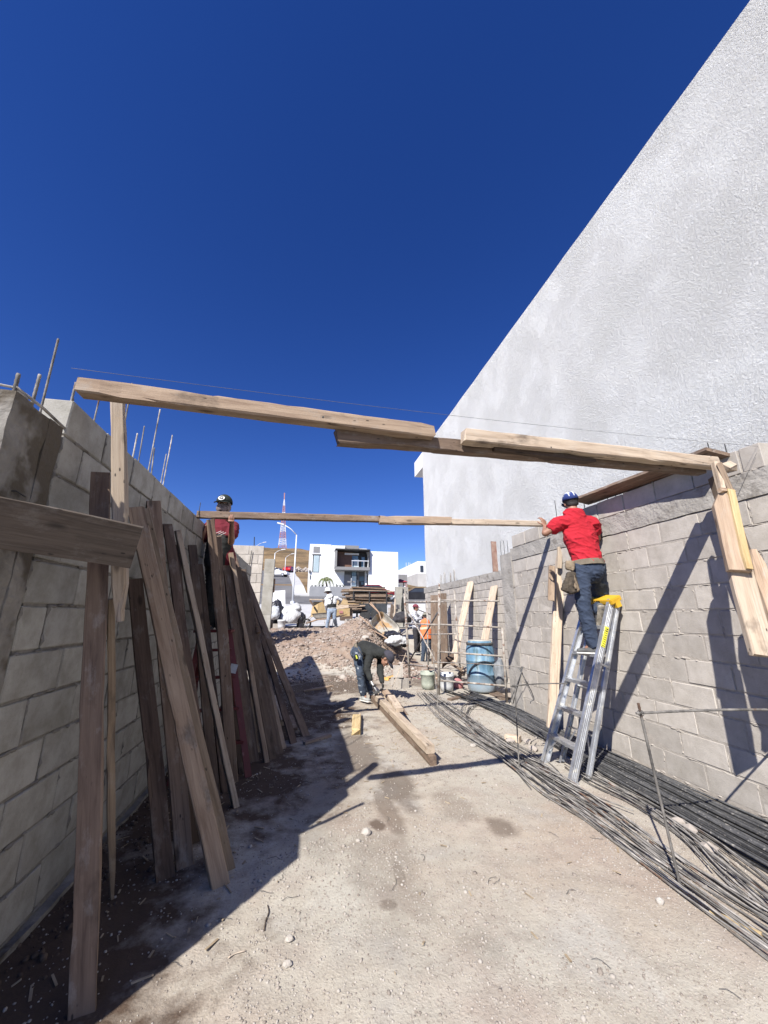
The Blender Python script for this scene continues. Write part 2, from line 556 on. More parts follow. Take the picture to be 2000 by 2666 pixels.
M['sole'] = cloth('pale_sole', (.55, .53, .49), (.7, .68, .63), 14, b=.1)
M['tread'] = cloth('shoe_tread', (.13, .11, .085), (.36, .32, .26), 30)
M['boot'] = cloth('grey_boot', (.22, .22, .20), (.42, .42, .40), 12)
M['glove'] = cloth('dark_glove', (.03, .03, .03), (.06, .06, .06), 14)
t = NT('striped_shirt')
w_ = t.n('TexWave', wave_type='BANDS', bands_direction='DIAGONAL'); w_.inputs['Scale'].default_value = 9; w_.inputs['Distortion'].default_value = 1.5
t.l(t.coord('Object'), w_.inputs['Vector'])
M['striped'] = t.done(t.ramp(w_.outputs['Fac'], [(.45, (.74, .74, .76)), (.62, (.10, .10, .14))]), None, .9)

# stucco of the tall wall
t = NT('white_stucco')
co = t.coord('Object', (1, 1, 1))
wa = t.noise(t.coord('Object', (1, 4.5, 13), rot=(.75, 0, 0)), 2.4, 7, .74, 2.6)
wb = t.noise(t.coord('Object', (1, 4.0, 11), rot=(-.3, 0, 0)), 2.7, 7, .74, 2.6)
wm = t.step(t.noise(co, .9, 3), .46, .54)
w1 = t.math('ADD', t.math('MULTIPLY', wa, wm), t.math('MULTIPLY', wb, t.math('SUBTRACT', 1.0, wm)))
w2 = t.noise(co, 34, 6, .72, .8)
w3 = t.noise(co, .8, 5)
vo = t.n('TexVoronoi', feature='SMOOTH_F1'); vo.inputs['Scale'].default_value = 17
t.l(t.mix(.25, co, t.n('TexNoise').outputs['Color'], 'ADD'), vo.inputs['Vector'])
h = t.math('ADD', t.math('MULTIPLY', t.step(w1, .38, .68), .6), t.math('ADD', t.math('MULTIPLY', t.step(w2, .42, .68), t.math('ADD', t.math('MULTIPLY', t.step(w3, .40, .60), .8), .5)), t.math('MULTIPLY', vo.outputs['Distance'], .5)))
c = t.ramp(w3, [(.33, (.78, .785, .765)), (.5, (.805, .805, .785)), (.67, (.825, .825, .80))])
pit = t.noise(co, 13, 5, .75, .5)
c = t.mix(t.math('MULTIPLY', t.step(pit, .70, .75), .6), c, (.40, .40, .40))
M['stucco'] = t.done(c, t.bump(h, .9, .022), .9)

# dirt
def dirt_mat(name, wet, mound=False):  # wet: wet stains plus the left wall's painted shade
    t = NT(name)
    co = t.coord('Object')
    f = t.noise(co, .55, 6, .6)
    c = t.ramp(f, [(.33, (.41, .33, .255)), (.5, (.455, .41, .335)), (.68, (.475, .45, .385))])
    if mound:
        c = t.ramp(f, [(.33, (.20, .13, .09)), (.5, (.29, .21, .155)), (.68, (.35, .285, .225))])
    pk = t.noise(co, 1.7, 5, .6)
    c = t.mix(t.math('MULTIPLY', t.step(pk, .5, .66), .45), c, (.36, .27, .22))
    c = t.mix(t.math('MULTIPLY', t.step(pk, .46, .34), .5), c, (.47, .445, .40))
    f2 = t.noise(co, 9, 7, .7)
    c = t.mix(t.math('MULTIPLY', t.step(f2, .45, .72), .5), c, (.27, .225, .185))
    f3 = t.noise(co, 70, 4, .7)
    c = t.mix(t.math('MULTIPLY', t.step(f3, .56, .7), .55), c, (.46, .43, .385))
    c = t.mix(t.math('MULTIPLY', t.step(f3, .44, .34), .5), c, (.20, .165, .135))
    if wet:  # wet stains, plus shade painted dark brown along the left wall
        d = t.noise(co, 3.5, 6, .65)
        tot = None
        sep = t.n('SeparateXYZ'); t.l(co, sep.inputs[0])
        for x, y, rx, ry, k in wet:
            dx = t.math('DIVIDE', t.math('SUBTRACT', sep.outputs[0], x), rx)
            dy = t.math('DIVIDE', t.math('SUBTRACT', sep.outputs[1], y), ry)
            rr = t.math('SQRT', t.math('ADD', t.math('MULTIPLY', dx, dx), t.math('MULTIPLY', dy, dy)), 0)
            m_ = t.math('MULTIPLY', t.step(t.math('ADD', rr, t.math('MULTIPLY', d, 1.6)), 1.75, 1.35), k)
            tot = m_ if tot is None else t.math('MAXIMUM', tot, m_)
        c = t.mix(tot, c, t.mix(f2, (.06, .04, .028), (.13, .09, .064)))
    nb = t.bump(f2, .28, .015)
    nb = t.bump(f3, .9, .006, nb)
    vo = t.n('TexVoronoi'); vo.inputs['Scale'].default_value = 55
    t.l(co, vo.inputs['Vector'])
    nb = t.bump(t.step(vo.outputs['Distance'], .4, .1), .25, .004, nb)
    return t.done(c, nb, .97, spec=.2)
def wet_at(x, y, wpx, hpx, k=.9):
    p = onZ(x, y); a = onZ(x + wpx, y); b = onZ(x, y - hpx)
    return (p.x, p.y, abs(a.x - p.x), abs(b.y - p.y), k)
WET_AND_SHADE = [wet_at(930, 1960, 75, 70, .65), wet_at(1035, 2050, 65, 60, .65), wet_at(1010, 2110, 40, 70, .55), wet_at(1310, 2155, 50, 32, .6), wet_at(900, 1790, 110, 28, .85), wet_at(1010, 2360, 40, 25, .6), wet_at(985, 2150, 30, 20, .8), wet_at(1040, 2280, 20, 60, .5), wet_at(700, 1840, 150, 30, .7), wet_at(1120, 1775, 160, 22, .7), wet_at(1000, 2260, 120, 150, .28), wet_at(820, 2080, 160, 110, .3), wet_at(1180, 2090, 60, 50, .3), wet_at(1260, 2470, 90, 70, .2), (-1.25, 2.45, 1.05, 1.6, 1), (-1.15, 4.4, 1.95, 1.6, 1), (-.8, 6.5, 2.2, 1.7, 1), (-.8, 8.6, 2.3, 1.5, .95), (-1.3, 1.4, .62, 1.3, 1)]  # bare tuples at the end: damp soil spread to paint the left wall's shade
M['dirt'] = dirt_mat('dirt_ground', WET_AND_SHADE)
M['mound'] = dirt_mat('mound_earth', None, True)
def stones(name, cs):
    t = NT(name)
    g = t.n('NewGeometry')
    c = t.ramp(g.outputs['Random Per Island'], cs)
    f = t.noise(t.coord('Object'), 40, 4)
    c = t.mix(t.math('MULTIPLY', f, .5), c, (.30, .26, .22))
    return t.done(c, t.bump(f, .4, .004), .95)
M['stone'] = stones('gravel_stone', [(0, (.20, .165, .135)), (.3, (.36, .31, .265)), (.7, (.41, .37, .32)), (1, (.47, .43, .38))])
M['stone_m'] = stones('mound_stone', [(0, (.20, .135, .105)), (.4, (.31, .23, .185)), (.8, (.38, .32, .27)), (1, (.52, .48, .43))])
M['stone_w'] = noisy('pale_stone', (.38, .34, .29), (.48, .44, .39), 20, .9, .4, 60, .006, rnd=5)
M['asphalt'] = noisy('asphalt', (.125, .122, .12), (.165, .16, .158), .6, .92, .3, 40, .004)
M['paving'] = noisy('pale_concrete', (.46, .45, .43), (.55, .54, .52), 1.2, .9, .2, 20, .003)
M['hill'] = NT('dry_hill')
t = M['hill']
co = t.coord('Object')
f = t.noise(co, .07, 8, .7)
c = t.ramp(f, [(.35, (.11, .075, .032)), (.52, (.24, .155, .07)), (.66, (.36, .25, .125))])
bands = t.noise(t.coord('Object', (.15, 1, 1.2)), .35, 5, .7)
c = t.mix(t.math('MULTIPLY', t.step(bands, .5, .6), .7), c, (.10, .068, .034))
sp = t.noise(co, .9, 4, .7)
c = t.mix(t.math('MULTIPLY', t.step(sp, .56, .66), .7), c, (.07, .06, .03))
M['hill'] = t.done(c, t.bump(f, .8, 1.0), .95)

# ================================================================ THE SETTING
def axis(segs):
    out = []
    for a, b, st in segs:
        n = max(1, int(round((b - a) / st)))
        out += [a + (b - a) * i / n for i in range(n)]
    out.append(segs[-1][1])
    return out
def sheet(name, xs, ys, zf, m, kind='structure'):
    nx, ny = len(xs), len(ys)
    vs = [(x, y, zf(x, y)) for y in ys for x in xs]
    fs = [(j * nx + i, j * nx + i + 1, (j + 1) * nx + i + 1, (j + 1) * nx + i) for j in range(ny - 1) for i in range(nx - 1)]
    me = bpy.data.meshes.new(name)
    me.from_pydata(vs, [], fs)
    me.polygons.foreach_set('use_smooth', [True] * len(fs))
    o = link(name, me, m)
    return tag(o, kind=kind)
def lot_z(x, y):
    z = gz(x, y)
    if -2 < x < 5 and 0 < y < 20:
        n = noise.noise(V((x * 1.3, y * 1.3, 0))) * .022 + noise.noise(V((x * 4.5, y * 4.5, 1))) * .009 + noise.noise(V((x * 13, y * 13, 2))) * .004
        z += n
        if 10 < y < 19 and x < 3.4:
            k = sm(10, 11.5, y) * (1 - sm(15.5, 17.5, y))
            z += k * (noise.noise(V((x * 2.2, y * 2.2, 7))) * .11 + noise.noise(V((x * 7, y * 7, 8))) * .065)
    return z
XS = axis([(-14, -3, 1.1), (-3, -1.5, .2), (-1.5, 4.2, .035), (4.2, 6.5, .12), (6.5, 16, 1.0)])
YS = axis([(-6, .4, .5), (.4, 6, .035), (6, 12, .06), (12, 18.4, .08)])
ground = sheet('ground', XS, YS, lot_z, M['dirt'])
ground.data.materials.append(M['mound'])
mi = []
for p in ground.data.polygons:
    c = p.center
    edge = noise.noise(V((c.x * 1.5, c.y * 1.5, 5))) * .5
    mi.append(1 if (c.y > 10.9 + edge and c.x < 3.6 + edge) else 0)
ground.data.polygons.foreach_set('material_index', mi)
# far terrain and hill
XT = axis([(-260, -60, 12), (-60, 60, 3), (60, 260, 14)])
YT = axis([(18.4, 60, 2.6), (60, 120, 5), (120, 420, 9)])
hill = sheet('hill', XT, YT, lambda x, y: gz(x, y) - .02 + (noise.noise(V((x * .11, y * .11, 0))) * .9 + noise.noise(V((x * .3, y * .3, 4))) * .3) * sm(106, 130, y) - .10 * (1 - sm(18.4, 24, y)) * 0, M['hill'])
outer = sheet('plain', axis([(-900, 900, 60)]), axis([(-600, 900, 60)]), lambda x, y: -0.6 if y < 30 else -0.6 - 2 * sm(30, 120, y), M['hill'])

def strip(name, pts, w, lift, m, cuts=1, kind='structure', thick=0):
    """ribbon laid on the terrain: pts = centre points (x, y), w = width list"""
    vs = []; fs = []
    n = len(pts)
    for i, (x, y) in enumerate(pts):
        a = V(pts[max(i - 1, 0)]); b = V(pts[min(i + 1, n - 1)])
        d = (b - a).normalized(); s = V((d.y, -d.x))
        ww = w[i] if isinstance(w, list) else w
        for k in range(cuts + 1):
            t = k / cuts - .5
            q = V((x, y)) + s * ww * t
            vs.append((q.x, q.y, gz(q.x, q.y) + lift))
    c = cuts + 1
    for i in range(n - 1):
        for k in range(cuts):
            a = i * c + k
            fs.append((a, a + 1, a + 1 + c, a + c))
    if thick:
        nv = len(vs)
        vs += [(x, y, z - thick) for x, y, z in vs]
        for i in range(n - 1):
            for k in (0, cuts):
                a = i * c + k
                fs.append((a, a + c, a + c + nv, a + nv))
        for i in (0, n - 1):
            for k in range(cuts):
                a = i * c + k
                fs.append((a, a + 1, a + 1 + nv, a + nv))
    me = bpy.data.meshes.new(name)
    me.from_pydata(vs, [], fs)
    return tag(link(name, me, m), kind=kind)
# driveway apron, cross street and the street that climbs to the left of the white house
strip('pavement', [(-9 + 2 * i, 26.2) for i in range(14)], 15.6, .035, M['paving'], 8)
strip('cross_street', [(-30 + 2.5 * i, 38.5) for i in range(26)], 9.4, .05, M['asphalt'], 5)
strip('street', [(-5.2, 40), (-5.3, 46), (-5.6, 54), (-6, 62), (-6.5, 70), (-7, 78), (-7.6, 86), (-8.4, 95), (-9.5, 104)], [9.6, 9.4, 9.3, 9.2, 9.2, 9, 9, 9, 9], .07, M['asphalt'], 4)
strip('sidewalk', [(-.2, 43.2), (-.55, 46), (-.9, 54), (-1.3, 62), (-1.9, 70), (-2.5, 80), (-3.3, 92)], 1.5, .2, M['paving'], 2, thick=.3)
strip('kerb_walk', [(-.9 + 2 * i, 43.9) for i in range(12)], 1.4, .2, M['paving'], 2, thick=.3)

# ---------------------------------------------------------------- block walls
XL = -1.26       # inner face of the left wall
XR = 3.44        # inner face of the right wall
def block_meshes(L, H, T, n, seed, tag_):
    out = []
    rnd = random.Random(seed)
    for i in range(n):
        bm = bmesh.new()
        bmesh.ops.create_cube(bm, size=1)
        for v in bm.verts:
            v.co = V((v.co.x * T, v.co.y * L, v.co.z * H))
            v.co += V((rnd.uniform(-.003, .003), rnd.uniform(-.004, .004), rnd.uniform(-.003, .003)))
        bmesh.ops.bevel(bm, geom=list(bm.edges), offset=rnd.uniform(.003, .007), segments=1, affect='EDGES')
        me = bpy.data.meshes.new('block_%s_%d' % (tag_, i))
        bm.to_mesh(me); bm.free()
        out.append(me)
    return out
def wall_blocks(parent, X, side, y0, y1, courses, mats, seed, off0=0.0, L=.404, T=.14, skip=None, smear=None):
    """courses: (z_low, z_high, half offset) ; side = +1 when the seen face looks to +x"""
    rnd = random.Random(seed)
    fulls = block_meshes(L - .013, .2, T, 6, seed, 'f')
    halves = block_meshes(L / 2 - .013, .2, T, 3, seed + 1, 'h')
    for me in fulls + halves:
        me.materials.append(mats)
    sv_ = []; sf_ = []
    def blob_(y, z, ry, rz):
        b = len(sv_); n = 7; rx = rnd.uniform(.003, .009)
        for k in range(n):
            a = 2 * PI * k / n; j = rnd.uniform(.6, 1.3)
            sv_.append((X - side * .004, y + math.cos(a) * ry * j, z + math.sin(a) * rz * j))
        sv_.append((X + side * rx, y + rnd.uniform(-.3, .3) * ry, z + rnd.uniform(-.3, .3) * rz))
        for k in range(n): sf_.append((b + k, b + (k + 1) % n, b + n))
    for ci, (z0, z1, off) in enumerate(courses):
        ya, yb = (y0, y1) if skip is None else skip(ci)
        y = ya - ((ya - off0 - off * L) % L)
        while y < yb - .03:
            a, b = max(y, ya), min(y + L, yb)
            ln = b - a
            if ln > .09:
                full = ln > L * .75
                me = rnd.choice(fulls if full else halves)
                h = (z1 - z0 - .014)
                cx = X - side * (T / 2 + rnd.uniform(-.002, .004))
                m = Matrix.Translation((cx, (a + b) / 2, (z0 + z1) / 2)) @ Matrix.Diagonal((1, (ln - .013) / ((L if full else L / 2) - .013), h / .2, 1))
                m = m @ Matrix.Rotation(rnd.uniform(-.006, .006), 4, 'X') @ Matrix.Rotation(rnd.uniform(-.006, .006), 4, 'Z')
                link('block', me, None, parent, m)
                if smear:
                    for q in range(rnd.randint(1, 4)): blob_(rnd.uniform(a, b), z0 + rnd.uniform(-.012, .008), rnd.uniform(.012, .06), rnd.uniform(.006, .014))
                    for q in range(rnd.randint(0, 3)): blob_(a + rnd.uniform(-.006, .006), rnd.uniform(z0, z1), rnd.uniform(.005, .011), rnd.uniform(.012, .045))
            y += L
    if smear:
        me = bpy.data.meshes.new('mortar_smear'); me.from_pydata(sv_, [], sf_)
        tag(link('mortar_smear', me, smear, parent), kind='stuff')

def rough_box(lo, hi, seg, amp, seed):
    """box with a subdivided, slightly lumpy skin"""
    bm = bmesh.new()
    bmesh.ops.create_cube(bm, size=1)
    lo, hi = V(lo), V(hi)
    for v in bm.verts:
        v.co = V([lo[i] + (v.co[i] + .5) * (hi[i] - lo[i]) for i in range(3)])
    d = hi - lo
    for ax in range(3):
        n = int(d[ax] / seg)
        for k in range(1, n + 1):
            co = lo.copy(); co[ax] += d[ax] * k / (n + 1)
            no = V((0, 0, 0)); no[ax] = 1
            bmesh.ops.bisect_plane(bm, geom=bm.verts[:] + bm.edges[:] + bm.faces[:], plane_co=co, plane_no=no)
    for v in bm.verts:
        p = v.co * 9 + V((seed, seed, seed))
        v.co += noise.noise_vector(p) * amp
        p2 = v.co * 31
        v.co += noise.noise_vector(p2) * amp * .5
    me = bpy.data.meshes.new('rough')
    bm.to_mesh(me); bm.free()
    return me

# left wall
lw = empty('block_wall', (XL, 2, 0), 'shaded grey block wall with leaning planks and bars standing out of its top', 'wall')
wall_top = 2.615
courses = [(wall_top - .213 * (i + 1), wall_top - .213 * i, .5 * (i % 2)) for i in range(12)]
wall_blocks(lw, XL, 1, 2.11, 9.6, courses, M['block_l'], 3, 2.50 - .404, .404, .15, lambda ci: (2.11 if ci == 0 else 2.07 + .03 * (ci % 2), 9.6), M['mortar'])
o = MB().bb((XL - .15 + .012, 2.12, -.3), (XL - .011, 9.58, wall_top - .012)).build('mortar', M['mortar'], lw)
col_top = 2.43
for k_, (ya_, yb_, dx_) in enumerate(((1.735, 1.845, .004), (1.849, 1.975, -.001), (1.979, 2.085, .003))):
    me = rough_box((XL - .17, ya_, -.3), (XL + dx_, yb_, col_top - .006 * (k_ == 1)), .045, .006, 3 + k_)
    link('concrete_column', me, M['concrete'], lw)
me = rough_box((XL - .16, 2.07, -.3), (XL + .035, 9.58, .03), .12, .02, 5)
link('footing', me, M['concrete'], lw)
mb = MB()
for (yy, zz) in ((1.90, 2.02), (2.0, 1.94), (1.86, 1.3)):      # bent tie-wire ends sticking out of the column
    mb.tube([(XL - .01, yy - .035, zz), (XL + .012, yy - .03, zz + .002), (XL + .012, yy + .03, zz - .006)], .003, 6)
mb.build('tie_wire', M['wire'], lw)
# bars standing out of the top of the wall: (px base, px top)
def rod_mesh(p0, p1, r=.006, ribs=True):
    n = max(2, int((p1 - p0).length / .012)) if ribs else 1
    n = min(n, 120)
    return MB().tube([p0.lerp(p1, i / n) for i in range(n + 1)], [r * (1.0 if (i % 2) else .84) for i in range(n + 1)] if ribs else r, 8)
bars = [((92, 1020), (104, 975), .008), ((118, 1022), (152, 882), .006), ((188, 1032), (198, 996), .007),
        ((246, 1086), (258, 1040), .005), ((318, 1140), (344, 998), .006), ((346, 1186), (358, 1128), .006), ((362, 1198), (376, 1109), .005), ((386, 1222), (417, 1066), .006),
        ((397, 1234), (402, 1166), .006), ((418, 1254), (433, 1182), .005), ((424, 1258), (449, 1133), .006)]
for (bx, by), (tx, ty), r in bars:
    p = onX(bx, by, XL - .075)
    d = ray(tx, ty); 
    q = onX(tx, ty, XL - .075)
    b0 = V((p.x, p.y, min(p.z, wall_top) - .12))
    rod_mesh(b0, V((q.x, q.y, q.z)), r).build('starter_bar', M['rebar_r'], lw, True)
# bars lying over the near column head, with a bent tie
mb = MB()
a = onX(36, 985, XL - .06); 
mb.tube([V((XL - .75, 1.66, col_top + .075)), V((XL - .06, 1.80, col_top + .05)), V((XL - .03, 1.86, col_top + .03))], .006, 8)
mb.tube([V((XL - .75, 1.70, col_top + .03)), V((XL - .06, 1.83, col_top + .025))], .006, 8)
mb.tube([V((XL - .05, 1.80, col_top + .055)), V((XL - .02, 1.95, col_top + .035)), V((XL - .012, 2.14, col_top + .012))], .007, 8)
mb.build('tie_bar', M['rebar_r'], lw, True)
rod_mesh(V((XL - .055, 1.815, col_top - .1)), V((XL - .05, 1.80, col_top + .12)), .009).build('starter_bar', M['rebar_r'], lw, True)

# low stub of wall just out of the picture, added to shape the ground shadow, in front of the near end of the left wall
shade_stub = empty('block_wall', (-1.5, 1.4, 0), 'unseen block wall stub added to cast shade before the near end of the shaded wall', 'wall')
wall_blocks(shade_stub, -1.45, 1, 1.18, 1.72, [(2.13 - .213 * (i + 1), 2.13 - .213 * i, .5 * (i % 2)) for i in range(10)], M['block_l'], 77, 1.18, .404, .15)
MB().bb((-1.59, 1.19, -.1), (-1.462, 1.71, 2.12)).build('mortar', M['mortar'], shade_stub)

# near right wall
rw = empty('block_wall', (XR, 4, 0), 'sunlit grey block wall the red-shirted man works against', 'wall')
ctop = 2.83
cz = [(2.615, ctop, .0)] + [(2.40 - .213 * (i + 1), 2.40 - .213 * i, .46 * (i % 2) + .05) for i in range(11)]
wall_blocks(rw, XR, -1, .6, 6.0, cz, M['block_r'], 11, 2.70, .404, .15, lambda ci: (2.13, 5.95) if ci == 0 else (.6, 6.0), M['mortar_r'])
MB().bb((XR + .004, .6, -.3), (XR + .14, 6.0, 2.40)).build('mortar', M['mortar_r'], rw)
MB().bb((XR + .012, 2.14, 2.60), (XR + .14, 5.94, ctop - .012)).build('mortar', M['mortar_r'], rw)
me = rough_box((XR - .006, .6, 2.405), (XR + .155, 6.0, 2.612), .07, .008, 9)
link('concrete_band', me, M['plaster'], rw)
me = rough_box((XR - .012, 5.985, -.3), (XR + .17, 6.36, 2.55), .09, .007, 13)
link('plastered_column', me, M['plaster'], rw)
for (bx, by), (tx, ty) in [((1448, 1330), (1446, 1302)), ((1520, 1305), (1517, 1289)), ((1583, 1302), (1579, 1283)), ((1604, 1296), (1601, 1281)), ((1846, 1168), (1842, 1153)), ((1890, 1168), (1887, 1156))]:
    p = onX(bx, by, XR + .06); q = onX(tx, ty, XR + .06)
    rod_mesh(V((p.x, p.y, ctop - .1)), V((p.x, p.y, max(q.z, ctop + .08))), .005).build('starter_bar', M['wire'], rw, True)
for px_ in (1305, 1314, 1323):
    p = onX(px_, 1440, XR + .08); q = onX(px_ - 1, 1407, XR + .08)
    rod_mesh(V((p.x, p.y, 2.45)), V((p.x, p.y, q.z)), .005).build('starter_bar', M['wire'], rw, True)
p = onX(1294, 1455, XR + .08); q = onX(1290, 1409, XR + .08)
MB().bar(V((p.x - .02, p.y + .05, 2.3)), V((p.x - .02, p.y + .05, q.z)), .10, .03, (0, 1, 0)).build('form_board', M['rust_post'], rw)

# far right wall (set back)
XF = 4.9
fw = empty('block_wall', (XF, 10, 0), 'farther low block wall behind the blue barrel with a concrete cap beam', 'wall')
ft = 2.62
cz = [(ft - .22 - .213 * (i + 1), ft - .22 - .213 * i, .5 * (i % 2)) for i in range(11)]
wall_blocks(fw, XF, -1, 6.4, 15.6, cz, M['block_r'], 21, 6.4, .404, .15)
MB().bb((XF + .011, 6.4, -.4), (XF + .14, 15.6, ft - .22)).build('mortar', M['mortar_r'], fw)
me = rough_box((XF - .012, 6.4, ft - .218), (XF + .16, 15.7, ft), .1, .012, 17)
link('cap_beam', me, M['plaster'], fw)
for i in range(13):
    k = i % 6
    y_ = (12.35 + .16 * (k % 3) + .25 * (k // 3)) if i < 6 else (13.3 + .15 * (k % 3) + .3 * (k // 3)) if i < 12 else 8.5
    rod_mesh(V((XF + .03 + .08 * (i % 2), y_, ft - .1)), V((XF + .03 + .08 * (i % 2), y_, ft + .42 - .05 * (i % 3))), .008, False).build('starter_bar', M['rebar_r'], fw, True)
for k in range(3):
    y_ = 9.2 + .22 * k
    rod_mesh(V((XF + .06, y_, ft - .1)), V((XF + .06, y_, ft + .22 + .05 * k)), .007, False).build('starter_bar', M['rebar_r'], fw, True)

# end wall on the left, facing the camera, and its end column
def wall_x(parent, Y, x0, x1, z0, z1, mats, seed, pitch=.213, L=.404):
    rnd = random.Random(seed)
    mes = block_meshes(.14, .2, L - .011, 4, seed, 'x')
    for me in mes: me.materials.append(mats)
    z = z1; ci = 0
    while z > z0:
        x = x0 - (ci % 2) * L / 2
        while x < x1:
            a, b = max(x, x0), min(x + L, x1)
            if b - a > .06:
                m = Matrix.Translation(((a + b) / 2, Y + .07 + rnd.uniform(-.003, .003), z - pitch / 2)) @ Matrix.Diagonal(((b - a - .011) / (L - .011), 1, (pitch - .013) / .2, 1))
                link('block', rnd.choice(mes), None, parent, m)
            x += L
        z -= pitch; ci += 1
ew = empty('block_wall', (-2, 12.9, 0), 'short sunlit block wall facing us past the end of the shaded wall', 'wall')
e0 = onY(590, 1421, 12.9); e1 = onY(688, 1421, 12.9)
wall_x(ew, 12.9, e0.x - .5, e1.x, .3, e1.z, M['block_r'], 33, .30, .60)
MB().bb((e0.x - .5, 12.912, .2), (e1.x - .012, 13.03, e1.z - .012)).build('mortar', M['mortar_r'], ew)
q0 = onY(1150 / 7.375 + 500, 1433, 12.85); q1 = onY(645, 1500, 12.85)
rod_mesh(q1, q0, .012, False).build('rod', M['rebar'], ew, True)
cw = empty('concrete_pillar', (-1, 12.6, 0), 'pale concrete column cast in lifts at the end of the short block wall', 'pillar')
c0 = onY(690, 1455, 12.55); c1 = onY(716, 1455, 12.55)
zz = c0.z
k = 0
while zz > .3:
    me = rough_box((c0.x + .004 * (k % 2), 12.55 + .004 * (k % 3), max(zz - .42, .25)), (c1.x - .004 * ((k + 1) % 2), 12.85, zz), .1, .008, 40 + k)
    link('cast_lift', me, M['pillar'], cw)
    zz -= .42; k += 1
# plaster bits on the column side
MB().bb((c1.x - .003, 12.6, 2.2), (c1.x + .05, 12.72, 2.62)).build('form_cleat', M['wood_dark'], cw)

# right-hand pillar pair in front of the street
pr_ = empty('concrete_pillar', at(1043, 1600, 19), 'tall grey concrete column standing beyond the upturned wheelbarrow', 'pillar')
a = at(1031, 1527, 19); b = at(1049, 1527, 19)
me = rough_box((a.x, a.y, .4), (b.x, a.y + .3, a.z), .15, .012, 51)
link('shaft', me, M['pillar'], pr_)
a2 = at(1049, 1528, 19.2); b2 = at(1064, 1528, 19.2)
me = rough_box((a2.x, a2.y, .4), (b2.x, a2.y + .25, a2.z), .15, .012, 52)
link('shaft', me, M['plaster'], pr_)
mb = MB()
for yy in (1541, 1557):
    p = at(1058, yy, 19.18); mb.lathe(p, [(.03, 0), (.03, .02)], 8, (0, -1, 0))
mb.build('tie_hole', M['black'], pr_)

# ---------------------------------------------------------------- the big white house wall on the right
XW = 5.2
wt = onX(1079, 1205, XW)
we = onX(1101, 1215, XW).y
wh = empty('white_house', (XW, 8, 0), 'huge windowless white stucco wall of the house rising over the right wall', 'house')
H = wt.z
me = rough_box((XW, -9, -.3), (XW + 9, we, H), .6, .012, 61)
link('wall', me, M['stucco'], wh)
slab_lo = onX(1079, 1243, XW).z
MB().bb((XW + .002, we + .006, slab_lo), (XW + 9, wt.y, H - .003)).build('eave', M['stucco_far'], wh)

# ================================================================ FAR BACKGROUND
HY = 46.0
def hX(x, y=1500): return onY(x, y, HY).x
def hZ(y, x=900): return onY(x, y, HY).z
mh = empty('modern_house', (hX(870), HY, 3.8), 'white two-storey house with dark boxed balcony across the street', 'house')
def hbox(name, x0, x1, y0, y1, d0, d1, m, parent=None):
    """front box of the house: pixel columns / rows on its front plane, depth d0 (proud of the front, negative) to d1"""
    return MB().bb((hX(x0, (y0 + y1) / 2), HY + d0, hZ(y1, (x0 + x1) / 2)), (hX(x1, (y0 + y1) / 2), HY + d1, hZ(y0, (x0 + x1) / 2))).build(name, m, parent or mh)
hbox('wall', 804, 860, 1417, 1562, 0, 9, M['stucco_far'])
hbox('wall', 860, 897, 1420, 1562, .05, 9, M['stucco_far'])
hbox('wall', 935, 956, 1427, 1562, .4, 9, M['stucco_far'])
hbox('wall', 956, 1031.5, 1440, 1566, -1.1, 9, M['stucco_far'])
hbox('stair_tower', 896.5, 935, 1419, 1470, .3, 6, M['house_grey'])
hbox('ground_floor', 893, 935.5, 1478, 1562, .06, 5, M['house_dark'])
hbox('wall_panel', 896, 914, 1496, 1532, -.03, .055, M['house_grey'])
hbox('wall_panel', 916, 956, 1488, 1500, .1, .39, M['house_dark'])
hbox('roof_grille', 937, 951, 1430, 1436, .34, .45, M['house_brown'])
w1 = hbox('window', 814, 831.5, 1444, 1490, -.03, .05, M['frame_dk'])
hbox('blind', 816.5, 830.5, 1446, 1489, -.045, -.031, M['blind'], w1)
mb = MB()
for i in range(14):
    z = hZ(1448 + i * 3, 823)
    mb.bb((hX(816.7), HY - .056, z), (hX(830.3), HY - .046, z + .02))
mb.build('slat', M['glass'], w1)
hbox('lintel', 813, 835, 1442, 1444.5, -.12, .0, M['house_grey'])
hbox('wall_panel', 816, 833, 1423, 1439, -.03, .05, M['house_grey'])
w2 = hbox('window', 915, 928.5, 1486, 1527, -.035, .05, M['frame_dk'])
hbox('pane', 916, 927.6, 1487, 1500, -.05, -.036, M['glass'], w2)
hbox('blind', 916, 927.6, 1500.4, 1526.4, -.05, -.036, M['blind'], w2)
hbox('wall_panel', 929.5, 934, 1490, 1531, -.03, .05, M['house_grey'])
dr = hbox('door', 934.5, 949.5, 1488, 1535, .25, .38, M['frame_dk'])
hbox('pane', 935, 949, 1498, 1513, .235, .249, M['glass'], dr)
hbox('door_panel', 935, 949, 1488.5, 1497, .235, .249, M['house_brown'], dr)
hbox('pane', 941, 948, 1515, 1522, .235, .249, M['glass'], dr)
hbox('pier', 950, 954, 1488, 1535, -.3, .3, M['stucco_far'])
hbox('gate', 954.5, 966, 1500, 1534, -.9, .2, M['frame_dk'])
hbox('door_number', 930.8, 932.6, 1496, 1510, -.045, -.031, M['black'])
